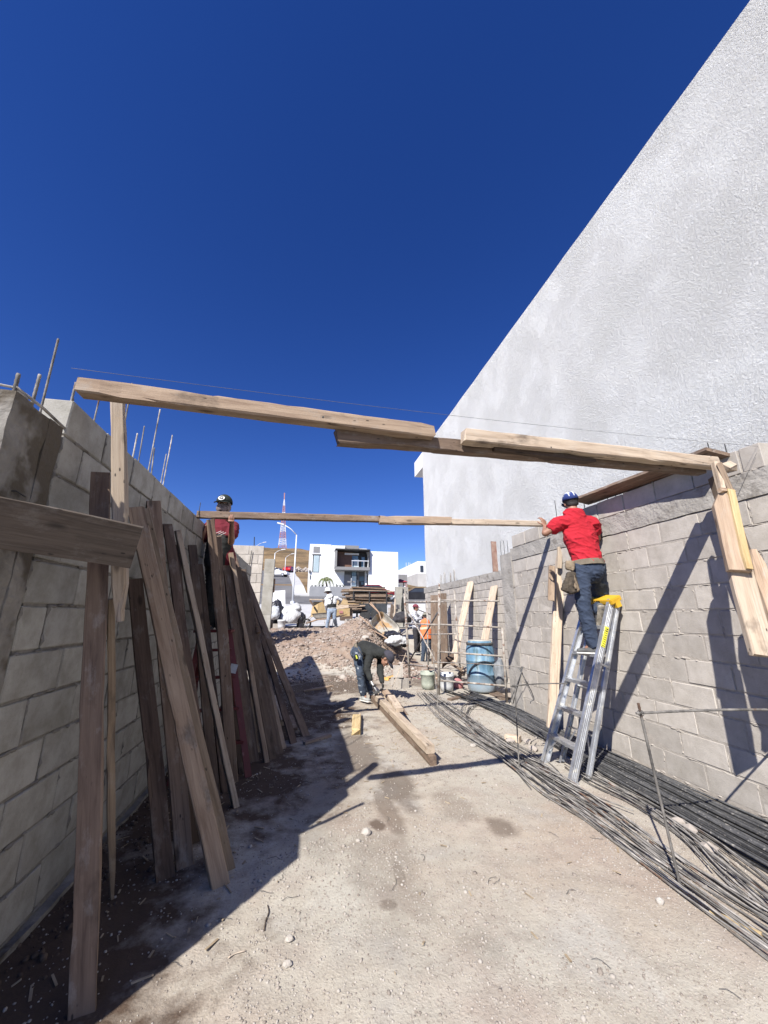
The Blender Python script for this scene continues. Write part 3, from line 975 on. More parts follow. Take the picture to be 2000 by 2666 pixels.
# balcony box
bc = hbox('balcony', 871, 958, 1480, 1487.5, -1.5, .1, M['house_grey'])
hbox('roof_slab', 871, 959, 1434.5, 1437.5, -1.6, .1, M['frame_dk'], bc)
hbox('side_wall', 871, 875, 1437.6, 1480, -1.5, .1, M['house_grey'], bc)
hbox('side_post', 955.5, 958, 1437.6, 1480, -1.5, -1.2, M['frame_dk'], bc)
hbox('back_panel', 875, 916, 1437.6, 1480, -.25, .02, M['house_brown'], bc)
hbox('shutter', 880, 884.5, 1446, 1466, -.3, -.252, M['house_brown'], bc)
hbox('shutter', 886, 895, 1444, 1478, -.3, -.252, M['house_brown'], bc)
hbox('back_wall', 916, 955, 1437.6, 1480, -.1, .3, M['frame_dk'], bc)
hbox('ceiling_strip', 897, 934, 1441, 1446, -.32, -.26, M['white_board'], bc)
hbox('pane', 916.5, 932, 1448, 1477, -.14, -.101, M['glass'], bc)
hbox('pane', 921, 934, 1456, 1477, -.18, -.141, M['blind'], bc)
hbox('pane', 941, 949, 1451, 1477, -.14, -.101, M['glass'], bc)
hbox('railing', 912, 957, 1463.6, 1465.4, -1.49, -1.44, M['lamp'], bc)
mb = MB()
for x in (912, 927, 942, 956):
    MB().bb((hX(x), HY - 1.48, hZ(1480)), (hX(x) + .04, HY - 1.45, hZ(1465))).build('railing_post', M['lamp'], bc)
hbox('step_wall', 915, 952, 1535, 1542, -2.2, -.3, M['stucco_far'])
pw = hbox('planter', 805, 915, 1532, 1557, -3.0, -2.6, M['planter'])
hbox('planter_side', 805, 915, 1533, 1557, -2.58, -.1, M['planter'])
hbox('wall_light', 804.5, 809, 1485, 1491, -.2, -.01, M['house_dark'])
hbox('meter_box', 806.5, 808.5, 1497, 1507, -.12, -.01, M['house_dark'])
mb = MB(); mb.lathe((hX(947, 1427), HY + 3, hZ(1427) - .1), [(.55, 0), (.62, .3), (.62, .5), (.3, .62)], 14)
mb.build('water_tank', M['frame_dk'], mh, True)
mb = MB(); mb.tube([(hX(1003), HY + 3, hZ(1441)), (hX(1003), HY + 3, hZ(1437))], .03, 6); mb.box((hX(1006), HY + 3, hZ(1438)), (.9, .1, .06))
mb.build('aerial', M['lamp'], mh)
# shrubs in the planter
rnd = random.Random(4)
for i, x in enumerate((811, 820, 829, 838, 873, 882, 890)):
    mb = MB()
    b = V((hX(x, 1532), HY - 2.0, hZ(1532)))
    for k in range(26):
        a = rnd.uniform(0, 6.28); e = rnd.uniform(.5, 1.4)
        d = V((math.cos(a) * math.cos(e), math.sin(a) * math.cos(e), math.sin(e)))
        L = rnd.uniform(.25, .55) * (1.1 if i in (1, 4) else .9)
        s = perp(d) * .035
        mb.add([b - s, b + s, b + d * L], [(0, 1, 2)])
    mb.build('shrub', M['shrub'])
    o = bpy.context.collection.objects[-1]
    tag(o, 'small spiky dark shrub in the row along the grey planter of the far house', 'shrub', 'shrubs in the planter of the far white house')
# palm
pb = V((hX(848, 1545), HY - 2.1, hZ(1533)))
pm = empty('palm_tree', pb, 'small drooping palm in front of the white two-storey house', 'palm')
ptop = onY(848, 1512, HY - 2.1)
MB().tube([pb, pb.lerp(ptop, .5) + V((.03, 0, 0)), ptop], [.12, .09, .07], 8).build('trunk', M['trunk'], pm, True)
for i in range(11):
    a = i * 2.399; e = rnd.uniform(.5, 1.2)
    L = rnd.uniform(1.5, 2.2)
    pts = []
    for k in range(9):
        t = k / 8
        r = L * t * math.cos(e) * (1.15 - .35 * t)
        pts.append(ptop + V((math.cos(a) * r, math.sin(a) * r, L * (math.sin(e) * t - 1.05 * t * t))))
    mb = MB()
    mb.tube(pts, [.022 - .002 * k for k in range(9)], 4)
    for k in range(1, 9):
        for q in range(3):
            p = pts[k - 1].lerp(pts[k], q / 3)
            d = (pts[k] - pts[k - 1]).normalized(); s = d.cross(V((0, 0, 1))).normalized()
            for sg in (-1, 1):
                tip = p + s * sg * .30 * (1 - .4 * k / 8) + d * .22 - V((0, 0, .12 + .1 * rnd.random()))
                mb.add([p - d * .028, p + d * .028, tip], [(0, 1, 2)])
    mb.build('frond', M['palm'], pm)
# street name sign
sp = gp(914, 1548, 43)
ss = empty('street_sign', sp, 'street name sign with two crossed grey plates before the white house', 'street sign')
tp = at(914, 1505, 43)
MB().tube([sp, V((sp.x, sp.y, tp.z))], .035, 8).build('pole', M['lamp'], ss)
z = at(914, 1515, 43).z
MB().box((sp.x, sp.y - .05, z), (.85, .03, .16)).build('name_plate', M['house_grey'], ss)
MB().box((sp.x, sp.y, z + .2), (.03, .8, .16)).build('name_plate', M['house_grey'], ss)

# lamps
def street_lamp(base, h, arm, rise, label, r=.085):
    t = empty('street_lamp', base, label, 'street lamp', 'lamps along the climbing street')
    top = base + V((0, 0, h))
    MB().tube([base, base + V((0, 0, h * .5)), top], [r, r * .8, r * .6], 10).build('pole', M['lamp'], t, True)
    e = top + V((arm, 0, rise))
    mid = top.lerp(e, .5) + V((0, 0, rise * .12))
    MB().tube([top, mid, e], [r * .55, r * .45, r * .4], 8).build('arm', M['lamp'], t, True)
    hd = V((arm, 0, rise * .3)).normalized()
    mb = MB(); mb.bar(e, e + hd * .62, .24, .11)
    mb.build('lamp_head', M['lamp'], t)
    mb = MB(); mb.tube([base, base + V((0, 0, .2))], [r * 2.4, r * 2.0], 10); mb.build('base_plate', M['lamp'], t)
    return t
b = gp(760, 1577, 33.5); tp = at(773, 1393, 33.5); te = at(741, 1368, 33.5)
b = V((tp.x - .25, tp.y - .05, gz(tp.x, tp.y) + .03))
b.x = at(766, 1500, 33.5).x
street_lamp(b, tp.z - b.z, te.x - tp.x, te.z - tp.z, 'tallest white street lamp, nearest, at the corner of the pale apron')
b = gp(741, 1500, 80); tp = at(743, 1452, 80)
street_lamp(b, tp.z - b.z, at(757, 1444, 80).x - tp.x, at(757, 1442, 80).z - tp.z, 'white street lamp standing beside the red car up the street')
b = gp(711, 1510, 58); tp = at(711, 1440, 58)
street_lamp(b, tp.z - b.z, at(727, 1432, 58).x - tp.x, at(727, 1431, 58).z - tp.z, 'white street lamp half hidden behind the end concrete column')
b = gp(663, 1470, 70); tp = at(664, 1422, 70)
street_lamp(b, tp.z - b.z, at(681, 1412, 70).x - tp.x, at(681, 1412, 70).z - tp.z, 'street lamp whose curved arm shows over the short block wall')
b = gp(663, 1470, 60); tp = at(662.5, 1398, 60)
up_ = empty('utility_pole', b, 'thin dark pole sticking up over the short block wall', 'pole')
MB().tube([b, V((tp.x, tp.y, tp.z))], .07, 8).build('mast', M['frame_dk'], up_)

# radio tower: tapering lattice, red and white bands
tb = gp(735, 1440, 232)
ttop = at(741, 1284, 232)
tw = empty('radio_tower', tb, 'red and white lattice radio tower on the hilltop', 'tower')
Ht = ttop.z - tb.z
def tw_half(t):
    return lerp(2.7, .28, min(1, t / .86) ** .8) if t < .86 else .16
bands = 9
zs = [0]
for i in range(1, bands + 1): zs.append(i / bands)
for i in range(bands):
    t0, t1 = zs[i], zs[i + 1]
    mb = MB()
    n = 4
    for k in range(n):
        u0 = lerp(t0, t1, k / n); u1 = lerp(t0, t1, (k + 1) / n)
        cs = []
        for u in (u0, u1):
            h = tw_half(u)
            c = V((tb.x + (ttop.x - tb.x) * u, tb.y, tb.z + Ht * u))
            cs.append([c + V((sx * h, sy * h, 0)) for sx, sy in ((-1, -1), (1, -1), (1, 1), (-1, 1))])
        for j in range(4):
            mb.bar(cs[0][j], cs[1][j], .26, .26, (1, 0, 0))
            mb.bar(cs[0][j], cs[1][(j + 1) % 4], .15, .15, (1, 0, .01))
            mb.bar(cs[1][j], cs[1][(j + 1) % 4], .15, .15)
    mb.build('mast_section', M['tower_r'] if i % 2 == 0 else M['tower_w'], tw)

# cars on the street
def car(base, yaw, m, label, scale=1.0, kind='sedan'):
    t = empty('parked_car', base, label, 'car')
    R = Matrix.Rotation(yaw, 3, 'Z')
    P = lambda x, y, z: base + R @ (V((x, y, z)) * scale)
    if kind == 'suv':
        prof = [(-2.15, .35), (-2.2, .85), (-2.05, 1.05), (-1.75, 1.62), (-.2, 1.68), (.75, 1.1), (1.9, .95), (2.15, .7), (2.15, .35)]
    else:
        prof = [(-2.15, .35), (-2.2, .8), (-2.0, .98), (-1.45, 1.02), (-.9, 1.42), (.25, 1.44), (1.0, .98), (1.95, .84), (2.18, .62), (2.18, .35)]
    vs = []; fs = []
    n = len(prof)
    for s, yy in ((0, -.86), (1, .86)):
        for x, z in prof:
            ins = .16 if z > 1.1 else 0
            vs.append(P(x, yy * (1 - ins), z))
    for i in range(n):
        j = (i + 1) % n
        fs.append((i, j, j + n, i + n))
    fs.append(tuple(range(n - 1, -1, -1))); fs.append(tuple(range(n, 2 * n)))
    MB().add(vs, fs).build('body', m, t)
    mb = MB()
    top = max(z for x, z in prof)
    for sy in (-1, 1):
        y0 = sy * .865; y1 = sy * .77
        q = [P(-1.5, y0 * .97, 1.07), P(.7, y0 * .97, 1.07), P(.2, y1 * 1.0, top - .09), P(-1.05, y1 * 1.0, top - .09)]
        mb.add(q, [(0, 1, 2, 3)])
    mb.add([P(.92, -.7, 1.06), P(.92, .7, 1.06), P(.32, .64, top - .06), P(.32, -.64, top - .06)], [(0, 1, 2, 3)])
    mb.add([P(-1.5 if kind != 'suv' else -2.03, -.68, 1.1), P(-1.5 if kind != 'suv' else -2.03, .68, 1.1), P(-1.0 if kind != 'suv' else -1.8, .62, top - .08), P(-1.0 if kind != 'suv' else -1.8, -.62, top - .08)], [(0, 1, 2, 3)])
    mb.build('window', M['glass_dk'], t)
    for sx in (-1.35, 1.35):
        for sy in (-.8, .8):
            w = MB().lathe(P(sx, sy - .1, .33), [(.2, 0), (.33 * scale, .02), (.33 * scale, .2), (.2, .22)], 14, R @ V((0, 1, 0))).build('wheel', M['tyre'], t)
            MB().lathe(P(sx, sy + (.13 if sy > 0 else -.13), .33), [(.19 * scale, -.01), (.19 * scale, .01)], 10, R @ V((0, 1, 0))).build('rim', M['alu'], w)
    for sy in (-.6, .6):
        MB().box(P(2.16, sy, .68), (.06, .3, .14), R).build('headlight', M['white'], t)
        MB().box(P(-2.17, sy, .78), (.06, .3, .14), R).build('tail_light', M['red_plastic'], t)
    return t
b = gp(722, 1505, 75); b.z += .08
car(b, math.radians(-18), M['car_w'], 'white car parked up the street beside the end column', 1.0, 'suv')
b = gp(752, 1503, 88); b.z += .08
car(b, math.radians(75), M['car_r'], 'small bright red car parked at the top of the street', .95)
b = gp(975, 1550, 38); b.z += .05
car(b, math.radians(5), M['car_m'], 'dark red car whose roof shows above the lumber load', 1.05)

# dry stone retaining wall at the head of the street
rs = empty('retaining_wall', gp(790, 1490, 98), 'rubble stone wall at the top of the street under the hill', 'wall')
rnd = random.Random(9)
icos = []
for i in range(4):
    bm = bmesh.new(); bmesh.ops.create_icosphere(bm, subdivisions=1, radius=1)
    for v in bm.verts: v.co *= rnd.uniform(.75, 1.15)
    me = bpy.data.meshes.new('stone'); bm.to_mesh(me); bm.free(); me.materials.append(M['stone_m']); icos.append(me)
for i in range(95):
    x = rnd.uniform(757, 806)
    p = gp(x, 1490, 100 + rnd.uniform(-3, 4)); p.z += rnd.uniform(-.3, .7)
    s = rnd.uniform(.25, .6)
    link('stone', rnd.choice(icos), None, rs, Matrix.Translation(p) @ Matrix.Rotation(rnd.uniform(0, 6), 4, 'Z') @ Matrix.Diagonal((s * 1.2, s, s * .8, 1)))

# houses beyond on the right
fh = empty('far_house', gp(1090, 1500, 62), 'tall plain pale house with a raking top, right of the kiosk', 'house')
a = at(1079, 1500, 62); b = at(1110, 1500, 62)
z0 = at(1090, 1560, 62).z; zt = at(1079, 1465, 62).z
mb = MB(); mb.bb((a.x, 58, z0 - 3), (b.x + 12, 76, at(1079, 1496, 62).z)); mb.build('lower_wall', M['paving'], fh)
mb = MB(); mb.bb((a.x + .02, 58.02, at(1079, 1496, 62).z), (b.x + 12, 76, zt)); mb.build('upper_wall', M['stucco_far'], fh)
p = at(1090.5, 1484, 62); MB().bb((p.x - .25, 57.95, p.z - .5), (p.x + .25, 58.01, p.z + .5)).build('window', M['glass_dk'], fh)
fh2 = empty('far_house', gp(1055, 1500, 85), 'low white house with stepped roofs and aerials behind the kiosk', 'house')
a = at(1032, 1485, 85); b = at(1079, 1485, 85)
MB().bb((a.x, 84, at(1050, 1530, 85).z - 3), (b.x + 1, 94, at(1050, 1489, 85).z)).build('wall', M['stucco_far'], fh2)
c_ = at(1050, 1482, 85); MB().bb((c_.x, 86, at(1050, 1490, 85).z), (at(1072, 1482, 85).x, 93, at(1060, 1480, 85).z)).build('upper_storey', M['stucco_far'], fh2)
for x in (1058, 1064, 1068):
    p = at(x, 1481, 86); MB().tube([p, p + V((0, 0, 1.4))], .05, 6).build('aerial', M['lamp'], fh2)
p = at(1040, 1487, 85); MB().bb((p.x - .3, 83.9, p.z - 1), (p.x + .3, 83.99, p.z - .1)).build('window', M['glass_dk'], fh2)
gw = empty('grey_wall', gp(1048, 1530, 55), 'plain grey rendered garden wall behind the red-roofed kiosk', 'wall')
a = at(1031, 1495, 55); b = at(1064, 1495, 55)
MB().bb((a.x, 54, at(1048, 1550, 55).z - 2), (b.x, 54.3, a.z)).build('wall_face', M['house_grey'], gw)
ks = empty('kiosk', gp(1043, 1530, 48), 'little red pyramid-roofed lookout between the house and the grey wall', 'kiosk')
p = at(1042, 1522, 48); w = .8
zt = at(1042, 1507, 48).z; ze = at(1042, 1516, 48).z; zb = at(1042, 1532, 48).z
mb = MB(); mb.add([V((p.x - w, p.y - w, ze)), V((p.x + w, p.y - w, ze)), V((p.x + w, p.y + w, ze)), V((p.x - w, p.y + w, ze)), V((p.x, p.y, zt))], [(0, 1, 4), (1, 2, 4), (2, 3, 4), (3, 0, 4), (3, 2, 1, 0)]); mb.build('roof', M['roof_red'], ks)
for sx in (-1, 1):
    for sy in (-1, 1):
        MB().bb((p.x + sx * .6 - .05, p.y + sy * .6 - .05, zb - 2), (p.x + sx * .6 + .05, p.y + sy * .6 + .05, ze)).build('post', M['tower_r'], ks)
MB().bb((p.x - .55, p.y - .5, zb - 2), (p.x + .55, p.y + .5, zb + .25)).build('parapet', M['stucco_far'], ks)

# dark car on the right, and the white van front beneath it
b = gp(1085, 1550, 30)
car(V((b.x, b.y, at(1085, 1565, 30).z - .2)), math.radians(172), M['car_k'], 'black pickup glimpsed to the right of the grey column pair', .8)
b = gp(1085, 1600, 21)
van = empty('parked_car', V((b.x, b.y, gz(b.x, b.y))), 'white van side behind the man in the striped shirt', 'van')
a = at(1060, 1600, 21); c_ = at(1112, 1600, 21)
zt = at(1085, 1572, 21).z; zb = at(1085, 1640, 21).z
me = MB()
prof = [(a.x - .6, zb), (a.x - .7, lerp(zb, zt, .55)), (a.x - .2, lerp(zb, zt, .8)), (a.x + .15, zt), (c_.x + 1, zt + .02), (c_.x + 1, zb)]
vs = [(x, a.y, z) for x, z in prof] + [(x, a.y + 1.7, z) for x, z in prof]
n = len(prof)
me.add(vs, [(i, (i + 1) % n, (i + 1) % n + n, i + n) for i in range(n)] + [tuple(range(n - 1, -1, -1)), tuple(range(n, 2 * n))])
me.build('body', M['car_w'], van)
for x in (a.x + .1, c_.x + .2):
    MB().lathe((x, a.y - .02, zb + .05), [(.3, 0), (.3, .2)], 14, (0, 1, 0)).build('wheel', M['tyre'], van)
MB().bb((a.x + .35, a.y - .012, lerp(zb, zt, .62)), (c_.x, a.y - .002, zt - .08)).build('window', M['car_w'], van)

# ---------------------------------------------------------------- lumber trailer
TD = 22.5
tr = empty('trailer', gp(965, 1594, TD), 'black steel trailer with a rack behind the heap', 'trailer')
a = at(918, 1580, TD); b = at(1012, 1580, TD)
zr = at(965, 1538, TD).z; zm = at(965, 1569, TD).z; zl = at(965, 1597, TD).z
MB().bb((a.x, a.y, zl), (b.x, a.y + .05, zm)).build('side_panel', M['trailer'], tr)
MB().bb((a.x, a.y + 1.5, zl), (b.x, a.y + 1.55, zm)).build('side_panel', M['trailer'], tr)
MB().bb((a.x + .01, a.y + .055, zl), (b.x - .01, a.y + 1.495, zl + .06)).build('floor_panel', M['trailer'], tr)
for x in (a.x, lerp(a.x, b.x, .46), b.x - .07):
    for dy in (-.05, 1.56):
        MB().bb((x, a.y + dy, zm - .1), (x + .07, a.y + dy + .045, zr)).build('rack_post', M['frame_dk'], tr)
for dy in (-.05, 1.56):
    MB().bb((a.x + .075, a.y + dy + .004, zr - .05), (b.x - .075, a.y + dy + .04, zr)).build('rack_rail', M['frame_dk'], tr)
for x in (lerp(a.x, b.x, .3), lerp(a.x, b.x, .63)):
    MB().bb((x, a.y - .03, zl), (x + .04, a.y - .002, zm)).build('panel_rib', M['frame_dk'], tr)
gtr = gz((a.x + b.x) / 2, a.y)
for x in (lerp(a.x, b.x, .35), lerp(a.x, b.x, .65)):
    MB().lathe((x, a.y - .1, gtr + .3), [(.1, 0), (.3, .02), (.3, .18), (.1, .2)], 14, (0, -1, 0)).build('wheel', M['tyre'], tr)
MB().bb((a.x + .3, a.y + .6, gtr), (a.x + .4, a.y + .7, zl)).build('jack_leg', M['frame_dk'], tr)
rnd = random.Random(12)
lab = 'rough board in the load of lumber stacked on the black trailer'
for i in range(64):
    row = i % 10; colm = i // 10
    z = lerp(zm + .03, zr + .06, row / 9) + rnd.uniform(-.02, .02)
    if colm > 3: z = zr + .04 + .05 * (i % 5)
    x0 = at(895 + rnd.uniform(-6, 22) + (25 if colm > 3 else 0), 1560, TD).x; x1 = at(1022 + rnd.uniform(-14, 12) - (20 if colm > 3 else 0), 1560, TD).x
    y = a.y + .12 + .32 * (colm if colm < 4 else rnd.uniform(.5, 3.5)) + rnd.uniform(0, .06)
    mb = MB(); mb.bar((x0, y, z + rnd.uniform(-.05, .05)), (x1, y + rnd.uniform(-.05, .05), z + rnd.uniform(-.05, .05)), rnd.uniform(.16, .28), rnd.uniform(.03, .06), (0, 0, 1))
    tag(mb.build('lumber_board', M[rnd.choice(['wood_dark', 'wood', 'wood_brown', 'wood_brown'])]), lab, 'board', 'boards on the lumber trailer')
# lower heap of boards sticking out left, below the rack
for i in range(12):
    z = lerp(at(900, 1590, TD - .5).z, at(900, 1566, TD - .5).z, i / 11)
    x0 = at(884 + rnd.uniform(-3, 16), 1575, TD - .5).x
    mb = MB(); mb.bar((x0, a.y - .3 - .05 * (i % 3), z), (x0 + .95 + rnd.uniform(-.1, .3), a.y - .25 - .04 * (i % 4), z + .02), .2, .05)
    tag(mb.build('lumber_board', M[rnd.choice(['wood_brown', 'wood', 'ply'])]), 'short board in the low stack left of the trailer side', 'board', 'low stack of boards beside the trailer')
MB_b = MB().bb((at(884, 1600, TD).x, a.y - .55, gtr - .2), (a.x - .05, a.y - .1, at(900, 1591, TD - .5).z - .03))
tag(MB_b.build('support_crate', M['wood_dark']), 'dark wooden crate under the low stack of boards by the trailer', 'crate')

# ================================================================ TIMBER
def plank_mesh(L, w, t, seed=0, seg=.09, amp=.004, chew0=0.0, chew1=0.0, taper0=0.0, taper1=0.0, bow=0.0):
    """board lying along +x from the origin, width along y, thickness along z, worn edges and uneven faces"""
    rnd = random.Random(seed)
    n = max(3, int(L / seg))
    ch = min(t, w) * .10
    sec = [(-w / 2 + ch, -t / 2), (w / 2 - ch, -t / 2), (w / 2, -t / 2 + ch), (w / 2, t / 2 - ch), (w / 2 - ch, t / 2), (-w / 2 + ch, t / 2), (-w / 2, t / 2 - ch), (-w / 2, -t / 2 + ch)]
    vs = []; fs = []
    for i in range(n + 1):
        u = i / n
        x = L * u
        k = 1.0
        if taper0 and x < taper0: k = .35 + .65 * x / taper0
        if taper1 and L - x < taper1: k = min(k, .35 + .65 * (L - x) / taper1)
        sag = bow * 4 * u * (1 - u)
        off = V((0, noise.noise(V((x * 1.3, seed, 0))) * amp * 2.2, noise.noise(V((x * 1.3, seed, 7))) * amp * 1.5 + sag))
        for j, (y, z) in enumerate(sec):
            jit = V((0, noise.noise(V((x * 6, j * 3.1, seed))) * amp, noise.noise(V((x * 6, j * 3.1, seed + 9))) * amp * .6))
            chip = noise.noise(V((x * 4.3 + (j // 2) * 17.3, seed * 2.1, 31)))
            if chip > .34:
                kk = min(.014, (chip - .34) * .07)
                jit -= V((0, math.copysign(kk, y), math.copysign(kk * .8, z)))
            ex = 0
            if i == 0: ex = -rnd.uniform(-1, 1) * chew0
            if i == n: ex = rnd.uniform(-1, 1) * chew1
            vs.append(V((x + ex, y * k, z)) + off + jit)
    m = len(sec)
    for i in range(n):
        for j in range(m):
            a = i * m + j; b = i * m + (j + 1) % m
            fs.append((a, b, b + m, a + m))
    fs.append(tuple(range(m - 1, -1, -1))); fs.append(tuple(range(n * m, n * m + m)))
    me = bpy.data.meshes.new('plank')
    me.from_pydata([tuple(v) for v in vs], [], fs)
    return me
_ps = [100]
def plank(name, p0, p1, w, t, face, m, parent=None, **kw):
    p0, p1 = V(p0), V(p1)
    _ps[0] += 1
    me = plank_mesh((p1 - p0).length, w, t, seed=_ps[0] * 1.37, **kw)
    me.materials.append(M[m] if isinstance(m, str) else m)
    return link(name, me, None, parent, frame(p0, p1 - p0, face))
# ---------------------------------------------------------------- near frame
F1 = empty('timber_formwork', (1, 2.15, 0), 'nearest wooden frame, its long beam spanning from wall to wall overhead', 'formwork')
by0, by1 = 1.95, 2.35
bl = onY(212, 1008, by0); 
def b1(px_, py_): 
    """point on the near beam's vertical plane, which turns slightly away to the right"""
    d = ray(px_, py_)
    # plane through (bl.x, by0) and (3.35, by1)
    nx, ny = (by1 - by0), -(3.35 - bl.x)
    t = (nx * bl.x + ny * by0) / (d.x * nx + d.y * ny)
    return EYE + d * t
fdir = V((0, -1, 0))
BW = .088
def beam_piece(pa, pb, w, t, m, dy=0, **kw):
    a, b = V(pa), V(pb)
    s = V((b.x - a.x, b.y - a.y, 0)).normalized()
    nrm = V((s.y, -s.x, 0))
    a += nrm * dy; b += nrm * dy
    return plank('beam', a, b, w, t, nrm, m, F1, **kw)
beam_piece(b1(213, 1011), b1(1126, 1127), .084, .08, 'wood', chew0=.012, chew1=.008)
beam_piece(b1(880, 1128), b1(1845, 1216), .088, .075, 'wood_brown', -.055, chew0=.02, chew1=.006)
beam_piece(b1(1198, 1141), b1(1852, 1211), .09, .08, 'wood_pale', .028, chew0=.025, chew1=.006)
beam_piece(b1(1290, 1170), b1(1540, 1200), .03, .06, 'wood_dark', -.01, chew0=.03, chew1=.04)
# left hand post below the beam, plank leg behind it, sister plank
pt = onX(312, 1032, -1.10); pt_b = onX(322, 1618, -1.03)
pt = V((-1.105, 2.10, 2.60))
pt = onX(309, 1036, -1.09); pb_ = onX(316, 1618, -.915)
post = plank('post', pt, pb_, .066, .075, (.2, -1, 0), 'wood_pale', F1, chew0=.006, taper1=.2)
legt = onX(264, 1232, -1.165); legb = onZ(214, 2650, -.02)
plank('leg', legb, legt, .090, .036, (.28, -1, .05), 'wood_brown', F1, chew0=.006, chew1=.006)
plank('leg', onZ(291, 2352, -.02), onX(287, 1560, -1.02), .035, .03, (.6, -1, .05), 'wood_mid', F1, taper0=.3)
# board nailed across the legs
ba = at(-380, 1292, 1.24); bb_ = at(357, 1425, 1.84)
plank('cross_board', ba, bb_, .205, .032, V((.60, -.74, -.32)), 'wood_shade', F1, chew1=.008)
# right hand leg
rb = V((3.13, 2.27, 2.62))
r0 = b1(1868, 1235); r0 = V((r0.x, r0.y + .02, r0.z - .02))
r1 = V((3.28, 2.12, -.02))
plank('post', r1, r0 + V((0, .0, -.0)), .085, .075, (-.35, -1, 0), 'wood_mid', F1)
def onleg(u): return r0.lerp(r1, u)
sp_a = at(1878, 1288, 2.66); sp_b = at(1925, 1488, 2.56)
plank('splice_board', sp_a, sp_b, .125, .055, (-.55, -1, .12), 'wood', F1, chew0=.012, chew1=.006, taper0=.06)
sp_a2 = at(1893, 1280, 2.645); sp_b2 = at(1938, 1484, 2.54)
plank('splice_strip', sp_a2 + V((.012, -.01, 0)), sp_b2 + V((.012, -.01, 0)), .045, .05, (-.3, -1, .1), 'wood_yellow', F1, chew0=.01)
plank('splice_board', at(1925, 1478, 2.60), at(1990, 1708, 2.52), .13, .05, (-.45, -1, .1), 'wood_pale', F1, chew1=.006)
plank('splice_board', at(1958, 1432, 2.63), at(2052, 1720, 2.55), .09, .05, (-.3, -1, .1), 'wood', F1, taper0=.1)
plank('cleat', at(1862, 1205, 2.70), at(1882, 1284, 2.66), .035, .05, (-.4, -1, 0), 'wood_pale', F1)
plank('cleat', at(1872, 1206, 2.66), at(1905, 1280, 2.66), .05, .03, (.6, -1, 0), 'wood', F1)
plank('cleat', at(1875, 1276, 2.62), at(1910, 1278, 2.68), .03, .03, (-.3, -1, .4), 'wood', F1)
plank('cleat', at(1886, 1210, 2.82), at(1908, 1222, 2.78), .085, .05, (-.2, -1, 0), 'wood_pale', F1, chew1=.02)
# nails
mb = MB()
for x, y in ((307, 1065), (305, 1150), (308, 1188), (303, 1290), (1830, 1195), (1420, 1175), (840, 1100)):
    p = at(x, y, 2.0) if x < 400 else b1(x, y) + V((0, -.06, 0))
    if x < 400:
        continue
    mb.lathe(p, [(.005, 0), (.005, .008)], 8, (0, -1, 0))
mb.build('nail', M['wire'], F1)
# plank resting on the wall head and the near beam
pa = V((3.30, 2.20, ctop + .02)); pb = V((3.50, 4.12, ctop + .045))
o = plank('plank', at(1872, 1176, 2.97), onX(1512, 1306, 3.43), .24, .032, (.18, .05, 1), 'wood_brown', chew0=.006, chew1=.01)
tag(o, 'plank bridging from the near beam end along the head of the right wall', 'plank')

# ---------------------------------------------------------------- second frame
F2 = empty('timber_formwork', (1, 4.7, 0), 'second wooden frame further in, whose beam the two climbing men hold', 'formwork')
def b2(px_, py_):
    d = ray(px_, py_)
    ax, ay, bx, by = -1.2, 4.45, 3.2, 4.72
    nx, ny = by - ay, -(bx - ax)
    t = (nx * ax + ny * ay) / (d.x * nx + d.y * ny)
    return EYE + d * t
def beam2(pa, pb, w, t, m, dy=0, **kw):
    a, b = V(pa), V(pb)
    s = V((b.x - a.x, b.y - a.y, 0)).normalized(); nrm = V((s.y, -s.x, 0))
    return plank('beam', a + nrm * dy, b + nrm * dy, w, t, nrm, m, F2, **kw)
beam2(b2(513, 1340), b2(1000, 1352), .078, .07, 'wood_brown', 0, chew0=.004)
beam2(b2(985, 1357), b2(1168, 1360), .098, .10, 'wood', .045, chew0=.01, chew1=.014)
beam2(b2(1130, 1357), b2(1420, 1364), .075, .07, 'wood_pale', 0, chew1=.008)
nl = b2(521, 1330)
MB().tube([nl + V((0, -.02, .09)), nl + V((0, -.045, -.06))], .004, 6).build('nail', M['wire'], F2)
lp = V((-1.01, 4.50, 0))
t0 = onX(548, 1352, -1.0)
plank('post', onX(582, 1700, -.78), V((t0.x, t0.y, t0.z)), .085, .075, (.2, -1, 0), 'wood_brown', F2, chew1=.006)
rp_t = b2(1442, 1392); rp_b = onX(1437, 1892, rp_t.x + .06)
rp_b = V((rp_t.x + .02, rp_t.y + .05, .02))
plank('post', at(1437, 1895, rp_b.dot(HD)), at(1463, 1330 + 70, rp_t.dot(HD) + .05), .12, .075, (-.35, -1, 0), 'wood_pale', F2)
plank('splice_board', at(1435, 1563, rp_t.dot(HD) - .08), at(1437, 1475, rp_t.dot(HD) - .05), .08, .045, (-.35, -1, 0), 'wood', F2, chew0=.008, chew1=.01)
plank('splice_board', at(1456, 1480, rp_t.dot(HD) - .06), at(1457, 1425, rp_t.dot(HD) - .03), .06, .045, (-.35, -1, 0), 'wood_pale', F2, chew1=.01)

